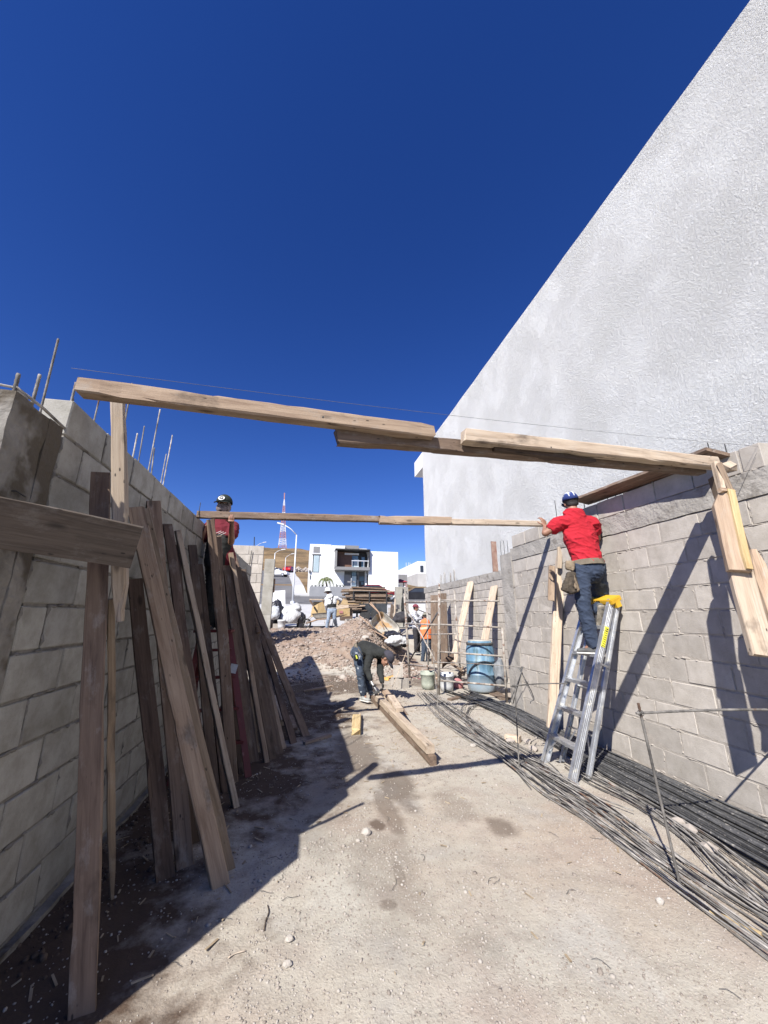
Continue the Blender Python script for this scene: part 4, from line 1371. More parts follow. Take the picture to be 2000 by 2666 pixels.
# ---------------------------------------------------------------- planks leaning on the left wall
def lean(bpx, tpx, w, t, m, label, topX=None, topD=None, face=(.55, -1, .2), gzb=0.0, **kw):
    b = onZ(bpx[0], bpx[1], gzb)
    if topD is not None: p = at(tpx[0], tpx[1], topD)
    else: p = onX(tpx[0], tpx[1], XL + .03 if topX is None else topX)
    d = (p - b).normalized()
    o = plank('plank', b - d * .012, p, w, t, face, m, **kw)
    return tag(o, label, 'plank', 'planks leaning on the left wall')
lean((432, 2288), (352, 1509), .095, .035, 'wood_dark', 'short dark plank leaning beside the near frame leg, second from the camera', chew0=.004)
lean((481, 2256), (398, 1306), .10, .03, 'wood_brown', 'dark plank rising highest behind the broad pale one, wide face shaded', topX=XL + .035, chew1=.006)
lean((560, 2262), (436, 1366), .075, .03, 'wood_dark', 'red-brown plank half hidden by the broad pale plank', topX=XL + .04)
lean((572, 2308), (354, 1322), .098, .034, 'wood', 'broad pale tan plank standing out furthest in the leaning group', topX=XL + .10, chew0=.004, chew1=.012)
lean((596, 2266), (374, 1326), .07, .03, 'wood_mid', 'tan plank sandwiched right behind the broad pale plank', topX=XL + .09, chew0=.012)
lean((613, 2098), (461, 1382), .045, .07, 'wood_pale', 'pale narrow-edged board leaning alone with dark gaps on both sides', topX=XL + .06, face=(.5, -1, .2), chew1=.01)
lean((604, 2036), (563, 1396), .10, .05, 'wood_brown', 'plank with a split yellow top end in front of the left man', topX=XL + .30, face=(.4, -1, .2), chew1=.03)
o = plank('splinter', at(562, 1400, 4.62), at(578, 1520, 4.46), .05, .03, (.4, -1, .2), 'wood_yellow', None, taper1=.3, chew0=.02)
adopt(o, [x for x in bpy.data.objects if x.name.startswith('plank') and x.get('label', '').startswith('plank with a split yellow')][0])
lean((660, 1985), (592, 1470), .115, .04, 'wood_brown', 'stout brown plank right of the split-topped one', topX=XL + .32, face=(.45, -1, .2))
lean((693, 1986), (601, 1440), .05, .055, 'wood', 'narrow light-edged plank left of the round stick', topX=XL + .36, face=(.5, -1, .2))
lean((710, 1975), (618, 1478), .085, .035, 'wood_brown', 'narrow plank under the round stick', topX=XL + .36)
lean((727, 1963), (630, 1484), .095, .035, 'wood_brown', 'plank with a square top rising behind the round stick', topX=XL + .40, face=(.45, -1, .2))
lean((690, 1950), (612, 1520), .08, .03, 'wood_dark', 'dark plank in the gap behind the narrow light-edged one', topX=XL + .25)
for i_, (bp_x, tp_x, w_, m_, lb_) in enumerate((((515, 2190), (455, 1420), .09, 'wood_dark', 'dark plank in the gap left of the pale narrow-edged board, nearly hidden'),
        ((560, 2090), (500, 1420), .08, 'wood_brown', 'brown plank standing behind the pale narrow-edged board, left of the man'),
        ((585, 2060), (520, 1470), .06, 'wood_dark', 'narrow dark plank right behind the pale narrow-edged board'),
        ((632, 2010), (573, 1480), .09, 'wood_dark', 'dark plank filling the gap right of the split-topped plank'),
        ((668, 1962), (598, 1500), .08, 'wood_mid', 'greyish plank deep in the stack behind the stout brown one'),
        ((738, 1950), (640, 1500), .07, 'wood_mid', 'light-edged plank right of the square-topped plank'))):
    lean(bp_x, tp_x, w_, .03, m_, lb_, topX=XL + .05 + .05 * (i_ > 2))
lean((799, 1922), (642, 1514), .095, .03, 'wood_brown', 'most slanted plank, its foot furthest from the wall', topX=XL + .34, face=(.55, -1, .1))
lean((765, 1938), (650, 1545), .09, .03, 'wood_dark', 'dark plank just behind the most slanted one', topX=XL + .30)
sa = at(605, 1430, 5.75); sb = at(646, 1562, 5.35)
tag(MB().tube([sa, sb, sb + (sb - sa) * .55], [.028, .03, .028], 10).build('stick', M['wood_dark'], None, True), 'round dark stick leaning on top of the far planks', 'stick')
# offcuts on the ground in the shade
def ground_board(a, b, w, t, m, label, name='offcut', dz=0.0, cat='offcut', **kw):
    pa = onZ(a[0], a[1], t / 2 + dz); pb = onZ(b[0], b[1], t / 2 + dz)
    for p in (pa, pb): p.z = lot_z(p.x, p.y) + t / 2 + dz
    o = plank(name, pa, pb, w, t, (0, 0, 1), m, **kw)
    return tag(o, label, cat)
ground_board((738, 1890), (715, 1825), .075, .075, 'wood_pale', 'pale square offcut lying in the shade beyond the planks')
ground_board((764, 1905), (752, 1872), .10, .035, 'wood_brown', 'short flat offcut beside the pale square one')
ground_board((792, 1937), (860, 1921), .055, .03, 'wood', 'thin batten lying on the shaded ground at the foot of the slanted plank', cat='batten')
ground_board((790, 1809), (868, 1797), .09, .03, 'wood', 'splintered slab of wood lying near the shadow edge', taper0=.3, taper1=.2)
ground_board((926, 1910), (929, 1874), .12, .08, 'wood_yellow', 'chunky split yellow offcut standing out on the sunlit gravel', chew0=.03)
ground_board((937, 1905), (937, 1866), .035, .05, 'wood_pale', 'thin strip beside the chunky yellow offcut')
ground_board((1005, 1778), (1028, 1769), .12, .06, 'orange_bit', 'bright orange-yellow wood block behind the stooping man')
ground_board((1850, 2375), (1985, 2440), .03, .022, 'wood_yellow', 'yellow stick lying between the bent bars and the gravel', cat='stick')
# timbers being nailed
def gp_px(x, y, z): 
    p = onZ(x, y, z); return p
ta = onZ(1128, 1982, .05); tb_ = onZ(968, 1815, .10)
o = plank('timber', V((ta.x, ta.y, .055)), V((tb_.x, tb_.y, lot_z(tb_.x, tb_.y) + .05)), .075, .09, (0, 0, 1), 'wood_brown')
tag(o, 'brown squared timber on the ground under the pale one', 'timber', 'timbers the stooping man is nailing')
ta = onZ(1122, 1958, .12); tb_ = onZ(985, 1822, .16)
o = plank('timber', V((ta.x, ta.y, .145)), V((tb_.x, tb_.y, lot_z(tb_.x, tb_.y) + .14)), .10, .085, (0, 0, 1), 'wood_pale')
tag(o, 'long pale squared timber with its sawn end toward the camera', 'timber', 'timbers the stooping man is nailing')
ta = onZ(1062, 1878, .12); tb_ = onZ(1012, 1830, .16)
for i, (a, b, w, m, lab) in enumerate((((1040, 1852), (1018, 1824), .11, 'wood_pale', 'short block lying on the pale timber nearest the stooping man'), ((1031, 1838), (1002, 1808), .10, 'wood', 'rounded-end board on the timbers beneath the hammer'), ((1058, 1862), (1020, 1812), .06, 'wood_brown', 'thin brown board slanting off beside the timbers'))):
    pa = onZ(a[0], a[1], .22 if i < 2 else .04); pb = onZ(b[0], b[1], .22 if i < 2 else .05)
    zo = .235 if i < 2 else .03
    o = plank('timber', V((pa.x, pa.y, zo)), V((pb.x, pb.y, zo + .04)), w, .05, (0, 0, 1), m, chew0=.01)
    tag(o, lab, 'timber', 'timbers the stooping man is nailing')
o = plank('timber', *[V((p.x, p.y, lot_z(p.x, p.y) + .05)) for p in (onZ(1000, 1838), onZ(958, 1792))], .09, .08, (0, 0, 1), 'wood_pale')
tag(o, 'pale timber half under the stooping man, left of the hammer', 'timber', 'timbers the stooping man is nailing')

# ---------------------------------------------------------------- boards leaning on the far right wall
def lean_r(bpx, tpx, D0, D1, w, t, m, label, face=(-1, -.35, .1), **kw):
    o = plank('plank', at(bpx[0], bpx[1], D0), at(tpx[0], tpx[1], D1), w, t, face, m, **kw)
    return tag(o, label, 'plank', 'boards leaning on the far right wall')
def fwall(x, y): return onX(x, y, XF - .03)
for (bp, tp_, w, m, lab) in (((1180, 1725), (1226, 1514), .27, 'wood_pale', 'wide pale board leaning against the far right wall, left of the barrel'), ((1252, 1725), (1287, 1526), .24, 'wood_pale', 'wide pale board leaning on the far right wall behind the barrel')):
    t_ = fwall(*tp_); d = t_.dot(HD)
    b_ = at(bp[0], bp[1], d - .55)
    o = plank('plank', V((b_.x, b_.y, max(.06, b_.z))), t_, w, .03, (-1, -.3, .1), m)
    tag(o, lab, 'plank', 'boards leaning on the far right wall')
for bp, tp_, w, m, lab in (((1134, 1700), (1131, 1550), .26, 'wood_brown', 'tan board upright behind the orange vest man'), ((1157, 1705), (1154, 1545), .22, 'wood_brown', 'reddish-brown upright board just right of the scaffold pole')):
    t_ = at(tp_[0], tp_[1], 13.2); b_ = at(bp[0], bp[1], 12.9)
    b_.z = gz(b_.x, b_.y)
    tag(plank('plank', b_, t_, w, .05, (-.5, -1, .1), m), lab, 'plank', 'boards leaning on the far right wall')

# ---------------------------------------------------------------- step ladder (aluminium, closed and leaned)
LD = empty('step_ladder', (2.6, 3.9, 0), 'aluminium stepladder with a yellow top leaning on the right wall', 'ladder')
FL, FR = V((2.56, 4.17, .0)), V((2.53, 3.66, .0))
TL, TR = V((3.24, 4.03, 1.68)), V((3.28, 3.70, 1.66))
BL, BR = V((2.75, 4.15, .0)), V((2.74, 3.71, .0))
BTL, BTR = V((3.33, 4.02, 1.66)), V((3.36, 3.70, 1.645))
def channel(p0, p1, w, d, out, name, m, parent):
    """C-section rail: web facing out, two flanges"""
    x = (p1 - p0).normalized(); z = V(out); z = (z - x * z.dot(x)).normalized(); y = z.cross(x)
    mb = MB()
    mb.bar(p0, p1, w, .004, z)
    for s in (-1, 1):
        mb.bar(p0 + y * s * (w / 2 - .003) - z * d / 2, p1 + y * s * (w / 2 - .003) - z * d / 2, .005, d, z)
    for s in (-.45, 0, .45):
        mb.bar(p0 + y * s * w * .5 + z * .003, p1 + y * s * w * .5 + z * .003, .006, .004, z)
    return mb.build(name, m, parent)
channel(FR, TR, .085, .03, (0.1, -1, 0), 'rail', M['alu'], LD)
channel(FL, TL, .085, .03, (-.1, 1, 0), 'rail', M['alu'], LD)
channel(BR, BTR, .05, .025, (0.1, -1, 0), 'rear_rail', M['alu'], LD)
channel(BL, BTL, .05, .025, (-.1, 1, 0), 'rear_rail', M['alu'], LD)
for z in (.28, .56, .84, 1.12, 1.40):
    a = FL.lerp(TL, z / 1.68); b = FR.lerp(TR, z / 1.67)
    mb = MB(); mb.bar(a, b, .085, .006, (0, 0, 1)); mb.bar(a + V((-.042, 0, -.014)), b + V((-.042, 0, -.014)), .004, .032, (0, 0, 1)); mb.bar(a + V((.042, 0, -.012)), b + V((.042, 0, -.012)), .004, .022, (0, 0, 1))
    mb.build('step', M['alu'], LD)
for z in (.35, .75, 1.15, 1.5):
    a = BL.lerp(BTL, z / 1.66); b = BR.lerp(BTR, z / 1.65)
    MB().bar(a, b, .022, .012, (0, 0, 1)).build('rear_brace', M['alu'], LD)
for (a, b) in ((FL.lerp(TL, .06), FL.lerp(FR, .3).lerp(TL.lerp(TR, .3), .165)), (FR.lerp(TR, .07), FL.lerp(FR, .75).lerp(TL.lerp(TR, .75), .165))):
    MB().bar(a, b, .016, .006, (1, 0, 0)).build('knee_brace', M['alu'], LD)
for (a, b) in ((BR.lerp(BTR, .06), BL.lerp(BR, .72).lerp(BTL.lerp(BTR, .72), .2)), (BL.lerp(BTL, .06), BL.lerp(BR, .28).lerp(BTL.lerp(BTR, .28), .2))):
    MB().bar(a, b, .014, .006, (1, 0, 0)).build('knee_brace', M['alu'], LD)
for f in (.62,):
    a = FR.lerp(TR, f); b = BR.lerp(BTR, f)
    MB().bar(a + V((0, -.012, 0)), b + V((0, -.012, -.04)), .02, .005, (0, 1, 0)).build('spreader', M['alu'], LD)
for p in (FL, FR, BL, BR):
    MB().box(p + V((.0, 0, -.005)), (.09, .05, .03)).build('foot_pad', M['alu'] if p in (FL, FR) else M['tyre'], LD)
cen = (TL + TR + BTL + BTR) / 4 + V((-.02, .03, .015))
ax = (TR - TL).normalized()
cp = MB(); cp.bar(cen - ax * .235, cen + ax * .225, .16, .055, (-.42, 0, 1))
tc = cp.build('top_cap', M['cap_yellow'], LD)
bm = bmesh.new(); bm.from_mesh(tc.data); bmesh.ops.bevel(bm, geom=list(bm.edges), offset=.008, segments=2, affect='EDGES'); bm.to_mesh(tc.data); bm.free()
mb = MB()
for s in (-1, 1):
    mb.bar(cen + ax * (.2 * s) + V((-.01, 0, -.05)), cen + ax * (.2 * s) + V((.05, 0, -.03)), .05, .07, (0, 0, 1))
mb.build('cap_lug', M['cap_yellow'], tc)
# cap lettering seen past the shoe and the yellow label on the rail
def text(s, size, M4, m, parent, name='lettering', ext=.0008, bold=0.0):
    cu = bpy.data.curves.new('t', 'FONT'); cu.body = s; cu.size = size; cu.extrude = ext; cu.align_x = 'CENTER'; cu.align_y = 'CENTER'; cu.offset = bold
    ob = bpy.data.objects.new('t', cu); COL.objects.link(ob)
    dg = bpy.context.evaluated_depsgraph_get()
    me = bpy.data.meshes.new_from_object(ob.evaluated_get(dg))
    bpy.data.objects.remove(ob)
    me.materials.clear(); me.materials.append(m)
    return link(name, me, None, parent, M4)
upc = V((-.42, 0, 1)); upc = (upc - ax * upc.dot(ax)).normalized()
outc = V((-1, 0, -.42)).normalized()
Mt = Matrix((ax, upc, ax.cross(upc))).transposed().to_4x4()
nrm = ax.cross(upc)
if nrm.x > 0: Mt = Matrix((-ax, upc, (-ax).cross(upc))).transposed().to_4x4(); nrm = (-ax).cross(upc)
text('LLER', .05, Matrix.Translation(cen + nrm * .0815 + ax * .03) @ Mt, M['black'], tc, bold=.001)
xr = (TR - FR).normalized()
o_ = V((0.1, -1, 0)); o_ = (o_ - xr * o_.dot(xr)).normalized()
def rail_pt(f, side=0): return FR.lerp(TR, f) + o_ * .0065
lb = MB(); lb.bar(rail_pt(.715), rail_pt(.835), .05, .0016, o_)
st = lb.build('label_sticker', M['sticker'], LD)
mb = MB()
yv = o_.cross(xr)
for i in range(9):
    p = rail_pt(.722 + .0125 * i) + o_ * .0012
    mb.bar(p - yv * .02, p + yv * (.018 - .006 * (i % 3)), .006 if i < 7 else .012, .0008, o_)
mb.build('print_line', M['black'], st)

# red ladder behind the planks, carrying the left man
RL = empty('red_ladder', (-.8, 4.6, 0), 'red steel stepladder hidden behind the leaning planks under the left man', 'ladder')
ra, rb_ = onZ(647, 2024, 0), V((-1.0, 4.35, 0))
rt_a, rt_b = at(575, 1650, 4.62), at(530, 1650, 4.5)
rt_a = V((-.80, 4.72, 1.33)); rt_b = V((-1.08, 4.66, 1.33))
MB().bar(ra, rt_a, .06, .03, (0.3, -1, 0)).build('rail', M['red_metal'], RL)
MB().bar(V((ra.x - .12, 4.9, 0)), rt_a + V((-.02, .05, 0)), .05, .03, (0.3, -1, 0)).build('rear_rail', M['red_metal'], RL)
MB().bar(V((-1.12, 4.35, 0)), rt_b, .05, .03, (0.3, -1, 0)).build('rail', M['red_metal'], RL)
MB().bar(V((-1.14, 4.95, 0)), rt_b + V((0, .05, 0)), .05, .03, (0.3, -1, 0)).build('rear_rail', M['red_metal'], RL)
for f in (.22, .44, .66, .86):
    MB().bar(ra.lerp(rt_a, f), V((-1.12, 4.35, 0)).lerp(rt_b, f), .06, .025, (0, 0, 1)).build('step', M['red_metal'], RL)
MB().bb((-1.14, 4.60, 1.325), (-.76, 4.84, 1.35)).build('platform', M['red_metal'], RL)
p = ra.lerp(rt_a, .72)
MB().box(p + V((.0, -.03, 0)), (.07, .004, .09), Matrix.Rotation(.2, 3, 'Y')).build('label_sticker', M['sack_g'], RL)

# ---------------------------------------------------------------- steel bars
rnd = random.Random(21)
straight_lab = 'long straight dark steel bar in the pile along the foot of the right wall'
def spline(pts, n):
    pts = [V(p) for p in pts]
    P = [pts[0] * 2 - pts[1]] + pts + [pts[-1] * 2 - pts[-2]]
    out = []
    for i in range(1, len(P) - 2):
        for k in range(n):
            t = k / n
            a, b, c, d = P[i - 1], P[i], P[i + 1], P[i + 2]
            out.append(.5 * ((2 * b) + (c - a) * t + (2 * a - 5 * b + 4 * c - d) * t * t + (3 * b - a - 3 * c + d) * t ** 3))
    out.append(P[-2])
    return out
edge_o = lambda y: lerp(2.80, 3.10, (y - 2.2) / 4.3)
nb = 58
for i in range(nb):
    lay = i % 3
    u = (i // 3 + .5 * (lay % 2)) / (nb / 3)
    r = .0085
    pts = []
    y1 = 6.9 + rnd.uniform(-.5, .9)
    jit = rnd.uniform(-.02, .02)
    sk = rnd.uniform(-.06, .06)
    for k in range(7):
        y = lerp(.9, y1, k / 6)
        x = lerp(edge_o(y), 3.40 - .01 * lay, u) + jit + sk * (k / 6 - .5) + rnd.uniform(-.004, .004)
        z = lot_z(x, y) + r + .018 * lay + .02 * u * (lay > 0) + rnd.uniform(0, .008)
        if y > 6.0: x -= (y - 6.0) * .18 * (1 - u) + .1 * (y - 6)
        pts.append((min(x, 3.42), y, z))
    o = MB().tube(spline(pts, 2), r, 6, True).build('rebar', M['rebar'], None, True)
    tag(o, straight_lab, 'steel bar', 'straight steel bars along the right wall')
# bent bars
def family(A, B, n, lab, grp, zmax, m='rebar_r', r=.0046, jx=6, seed=1):
    rr = random.Random(seed)
    for i in range(n):
        u = rr.random(); ph = rr.uniform(0, 6); lay = rr.uniform(0, zmax)
        pts = []
        K = len(A)
        for k in range(K):
            v = min(1, max(0, u + .16 * math.sin(ph + k * .9)))
            x = lerp(A[k][0], B[k][0], v) + rr.uniform(-jx, jx) * .2; y = lerp(A[k][1], B[k][1], v) + rr.uniform(-jx, jx) * .15
            p = onZ(x, y, .02)
            pts.append((p.x, p.y, lot_z(p.x, p.y) + r + lay * abs(math.sin(ph * 2 + k * .9)) + .004))
        s0 = 0; s1 = K
        if rr.random() < .35: s0 = 1
        if rr.random() < .25: s1 = K - 1
        o = MB().tube(spline(pts[s0:s1], 5), r, 6, True).build('rebar', M[m], None, True)
        tag(o, lab, 'steel bar', grp)
family([(1085, 1816), (1145, 1882), (1290, 1975), (1400, 2052), (1500, 2118), (1720, 2282), (2060, 2540)], [(1130, 1812), (1240, 1878), (1345, 1952), (1440, 2010), (1580, 2095), (1800, 2250), (2090, 2430)], 32,
       'thin dusty bar in the long bent bundle curving over the gravel toward the camera', 'bent bars in the bundle on the gravel', .05, seed=4)
family([(1500, 1968), (1340, 1888), (1270, 1846), (1232, 1850), (1222, 1880), (1256, 1915), (1330, 1975), (1450, 2050), (1620, 2150)], [(1480, 1948), (1350, 1880), (1285, 1838), (1212, 1840), (1200, 1870), (1240, 1920), (1345, 1965), (1470, 2040), (1650, 2120)], 8,
       'bar bent into a hairpin loop beside the straight pile', 'bars bent into hairpin loops', .05, seed=8, jx=3)
family([(1470, 1995), (1540, 2040), (1640, 2090), (1740, 2165), (1850, 2285), (2060, 2480)], [(1530, 1985), (1600, 2025), (1710, 2095), (1850, 2182), (1940, 2240), (2080, 2330)], 22,
       'dusty bar in the loose spread between the ladder feet and the near stake', 'loose bars between ladder and near stake', .05, seed=15)
family([(1090, 1822), (1180, 1850), (1260, 1920), (1330, 1990), (1380, 2050)], [(1150, 1838), (1230, 1890), (1330, 1930), (1430, 1985), (1480, 2040)], 10,
       'short thin bar straying across the far end of the bent bundle', 'stray thin bars at the far end of the bundle', .03, seed=19)
# stakes with string-level rods
def stake(b, t, lab, r=.0075, rod=None, tie=True):
    p0 = onZ(b[0], b[1], 0.0); p0.z = lot_z(p0.x, p0.y) - .05
    d = p0.dot(HD)
    p1 = at(t[0], t[1], d)
    s = empty('stake', p0, lab, 'stake')
    rod_mesh(p0, p1, r).build('upright', M['rebar_r'], s, True)
    if rod:
        ra_, rb2, dd = rod
        q0 = at(ra_[0], ra_[1], d - .012); q1 = at(rb2[0], rb2[1], d + dd)
        L = q1 - q0
        n = 60
        MB().tube([q0 + L * (i / n) + V((0, 0, .012 * math.sin(i / n * PI))) for i in range(n + 1)], [r * (1 if i % 2 else .86) for i in range(n + 1)], 8).build('cross_rod', M['rebar_r'], s, True)
        c = p0.lerp(p1, .97)
        mb = MB()
        for k in range(3):
            ang = k * .5
            ring = [q0 + L.normalized() * (.02 + .012 * k) + (V((0, 0, 1)) * math.cos(a) + HD * math.sin(a)) * (r * 1.7) for a in [j * PI / 5 for j in range(11)]]
            mb.tube(ring, .0018, 5)
        mb.build('tie_wire', M['wire'], s)
    return s
stake((1776, 2318), (1662, 1831), 'nearest steel stake, a level rod tied to its top before the right wall', .0085, ((1657, 1857), (2110, 1850), .25))
stake((1352, 2010), (1339, 1752), 'middle steel stake standing in the bent bundle, level rod reaching to the post', .007, ((1330, 1787), (1478, 1780), .1))
stake((1146, 1888), (1126, 1690), 'far thin stake at the left edge of the bent bundle', .006, ((1128, 1724), (1366, 1738), .1))
# bent stirrups hanging on the rod
sd = onZ(1352, 2008).dot(HD) + .25
sr = empty('stirrup', at(1358, 1740, sd), 'pair of thin bent bars hooked over the level rod near the column', 'bent bar')
for k in range(2):
    q = [(1362 - 3 * k, 1735), (1358, 1752), (1343 + 4 * k, 1790), (1326 + 10 * k, 1832)]
    MB().tube([at(x, y, sd + .02 * k) for x, y in q], .005, 6).build('bent_rod', M['rebar'], sr, True)
    q = [(1350 + 4 * k, 1738), (1362, 1758), (1378 + 4 * k, 1796), (1387 + 3 * k, 1816), (1389 + 2 * k, 1822), (1382, 1826), (1381, 1832)]
    MB().tube([at(x, y, sd + .03 + .02 * k) for x, y in q], .005, 6).build('bent_rod', M['rebar'], sr, True)

# mason's string overhead
sa = onX(185, 958, XL - .05); sb = onX(1984, 1163, XR + .05)
tag(MB().tube([sa.lerp(sb, i / 20) - V((0, 0, .03 * 4 * (i / 20) * (1 - i / 20))) for i in range(21)], .0011, 6).build('string_line', M['string'], None, True), "thin mason's string stretched high between the two walls", 'string')
sc_ = onX(1970, 1180, XR - .01); sd_ = onX(1905, 1325, XR - .01)
tag(MB().tube([sc_, sd_], .0012, 6).build('string_line', M['string'], None), 'loose dark string hanging slantwise down the right wall', 'string')

# ---------------------------------------------------------------- scaffold
SF = empty('scaffold', at(1140, 1808, 7.9), 'cement-splashed pipe scaffold frame around the blue barrel', 'scaffold')
def pp(x, y, D): return at(x, y, D)
def pipe(a, b, r=.021, m='pipe', name='pipe'):
    return MB().tube([a, a.lerp(b, .5), b], r, 10).build(name, M[m], SF, True)
pA0 = gp(1142, 1810, 7.9); pA1 = pp(1144, 1532, 7.9); pA0 = V((pA0.x, pA0.y, 0.0))
pipe(pA0, pA1, .027, 'pipe', 'upright')
MB().lathe(pA1 - V((0, 0, .02)), [(.045, 0), (.045, .015), (.014, .02), (.014, .12)], 12).build('spigot', M['pipe'], SF, True)
pB0 = pp(1320, 1832, 7.35); pB1 = pp(1308, 1634, 7.35)
pipe(V((pB0.x, pB0.y, 0)), pB1, .023, 'pipe', 'upright')
for ya, yb in ((1563, 1565), (1626, 1634), (1697, 1709), (1772, 1786)):
    xe = 1300 if ya < 1600 else 1308 + (yb - 1634) * .06
    pipe(pp(1147, ya, 7.9), pp(xe, yb, 7.35), .017, 'pipe', 'ledger')
pC0 = pp(1067, 1770, 9.9); pC0.z = gz(pC0.x, pC0.y); pC1 = pp(1053, 1545, 9.9)
pipe(pC0, pC1, .027, 'pipe', 'upright')
for y0, y1 in ((1568, 1566), (1624, 1627), (1678, 1668), (1731, 1737)):
    if y0 == 1678: continue
    pipe(pp(1056 + (y0 - 1568) * .05, y0, 9.9), pp(1143, y1, 7.92), .02, 'pipe', 'ledger')
pipe(pp(1057, 1580, 9.9), pp(1135, 1722, 7.95), .016, 'pipe', 'cross_brace')
pipe(pp(1067, 1720, 9.9), pp(1140, 1594, 7.95), .017, 'pipe_dark', 'cross_brace')
pD0 = pp(1200, 1770, 9.5); pD1 = pp(1183, 1537, 9.5)
pipe(V((pD0.x, pD0.y, gz(pD0.x, pD0.y))), pD1, .022, 'pipe', 'upright')
for y in (1566, 1650, 1738):
    pipe(pp(1118, y + 2, 11), pp(1190 + (y - 1566) * .06, y, 9.5), .016, 'pipe', 'ledger')
pE0 = pp(1114, 1700, 11); pE1 = pp(1112, 1570, 11)
pipe(V((pE0.x, pE0.y, gz(pE0.x, pE0.y))), pE1, .02, 'pipe', 'upright')

# barrel
bD = 8.25
bp_ = at(1256, 1798, bD)
bz = max(0.02, bp_.z)
bar_ = empty('barrel', V((bp_.x, bp_.y, bz)), 'big blue plastic barrel with cement stains under the scaffold', 'barrel')
R_ = .30
prof = [(.25, 0), (.275, .03), (.285, .12), (.289, .30), (.294, .305), (.294, .325), (.289, .33), (.289, .55), (.294, .555), (.294, .575), (.289, .58), (.285, .76), (.27, .83), (.255, .86), (.262, .875), (.262, .90), (.24, .905), (.235, .93), (.225, .94), (.22, .90), (.05, .895)]
k = .98
body = MB().lathe((0, 0, 0), [(r * k, h) for r, h in prof], 36).mesh('barrel', True)
body.materials.append(M['barrel'])
o = bpy.data.objects.new('body', body); COL.objects.link(o); o.parent = bar_
MB().lathe(V((bp_.x, bp_.y, bz + .857)), [(.262, 0), (.27, .01), (.27, .04), (.262, .05)], 30).build('rim_band', M['rim'], bar_, True)
MB().lathe(V((bp_.x, bp_.y, bz + .925)), [(.222, 0), (.222, .025), (.15, .03)], 24).build('lid', M['steel_tray'], bar_, True)
pts = []
for i in range(25):
    a = PI * i / 24
    # a black hose bent as an arch against the front of the barrel
    xo = math.cos(a) * .275; zo = .30 + math.sin(a) * .27
    ang = math.asin(max(-1, min(1, xo / .31)))
    base_dir = -HD
    sd2 = V((HD.y, -HD.x, 0))
    pts.append(V((bp_.x, bp_.y, bz + zo)) + sd2 * (.312 * math.sin(ang)) + base_dir * (.312 * math.cos(ang)))
tag(MB().tube(pts, .012, 8).build('hose', M['hoop'], None, True), 'black hose bent in an arch against the front of the blue barrel', 'hose')
# planks under / by the barrel
for (a, b, w, m, lab) in (((1170, 1828), (1236, 1812), .1, 'wood_brown', 'brown board end lying left of the straight bars, in front of the barrel'), ((1262, 1798), (1318, 1826), .22, 'wood_brown', 'flat board on the ground at the foot of the barrel')):
    ground_board(a, b, w, .03, m, lab, cat='board')
ground_board((1355, 1925), (1316, 1918), .10, .07, 'wood_pale', 'pale offcut block lying by the middle stake')
# buckets
def bucket(x, y, D, r, h, m, lab, handle=True, z=None):
    p = at(x, y, D); p.z = lot_z(p.x, p.y) if z is None else z
    b = empty('bucket', p, lab, 'bucket', 'buckets')
    MB().lathe(p, [(r * .84, 0), (r * .9, h * .3), (r * .97, h * .8), (r * 1.05, h * .82), (r * 1.05, h * .88), (r, h * .9), (r * 1.02, h), (r * .95, h), (r * .9, h * .6), (r * .8, h * .55)], 22).build('body', m, b, True)
    if handle:
        pts = [p + V((math.cos(a) * r * 1.04, math.sin(a) * .03 - r * .3 * abs(math.sin(a)), h * .82 - abs(math.sin(a)) * r * .9)) for a in [PI + i * PI / 10 for i in range(11)]]
        MB().tube(pts, .004, 6).build('handle', M['wire'], b)
    return b
bucket(1115, 1797, 8.5, .15, .33, M['bucket_g'], 'greenish cement-crusted bucket left of the scaffold pole')
bucket(1164, 1800, 8.3, .145, .33, M['bucket_w'], 'pale dirty bucket just right of the scaffold pole')
bucket(733, 1628, 16.6, .17, .36, M['bucket_w'], 'clean white bucket on the mound by the sacks')
# junk by the barrel
rnd = random.Random(5)
for i in range(9):
    x = rnd.uniform(1158, 1215); y = rnd.uniform(1735, 1775)
    p = at(x, y, 8.7 + rnd.uniform(0, .8)); zz = max(.1, p.z)
    q = p + V((rnd.uniform(-.35, .35), rnd.uniform(-.2, .3), rnd.uniform(-.18, .18)))
    o = plank('scrap_board', V((p.x, p.y, zz)), V((q.x, q.y, max(.08, q.z))), rnd.uniform(.05, .1), .03, (.2, -.5, 1), rnd.choice(['wood', 'wood_brown', 'wood_pale']))
    tag(o, 'scrap board in the jumble of wood between scaffold pole and barrel', 'scrap board', 'scrap wood jumbled left of the barrel')
p = at(1190, 1772, 8.6)
tag(MB().ell(V((p.x, p.y, .12)), (.13, 0, 0), (0, .11, 0), (0, 0, .13)).build('basin', M['red_plastic'], None, True), 'dusty pink plastic lump left of the barrel base', 'basin')
c_ = at(1168, 1662 + 55, 8.9)
cv = MB()
for i in range(9):
    a0 = PI * (.1 + .8 * i / 8); 
    for dz in (0, .3): cv.v.append(tuple(c_ + V((math.cos(a0) * .14, .08 * math.sin(a0), dz * .5 - .1 + .09 * math.cos(a0)))))
cv.f += [(2 * i, 2 * i + 1, 2 * i + 3, 2 * i + 2) for i in range(8)]
me = cv.mesh('curved_sheet', True)
o = link('curved_sheet', me, M['wood_dark'])
o.modifiers.new('solid', 'SOLIDIFY').thickness = .012
tag(o, 'curved dark sheet of bark-like board left of the barrel', 'sheet')
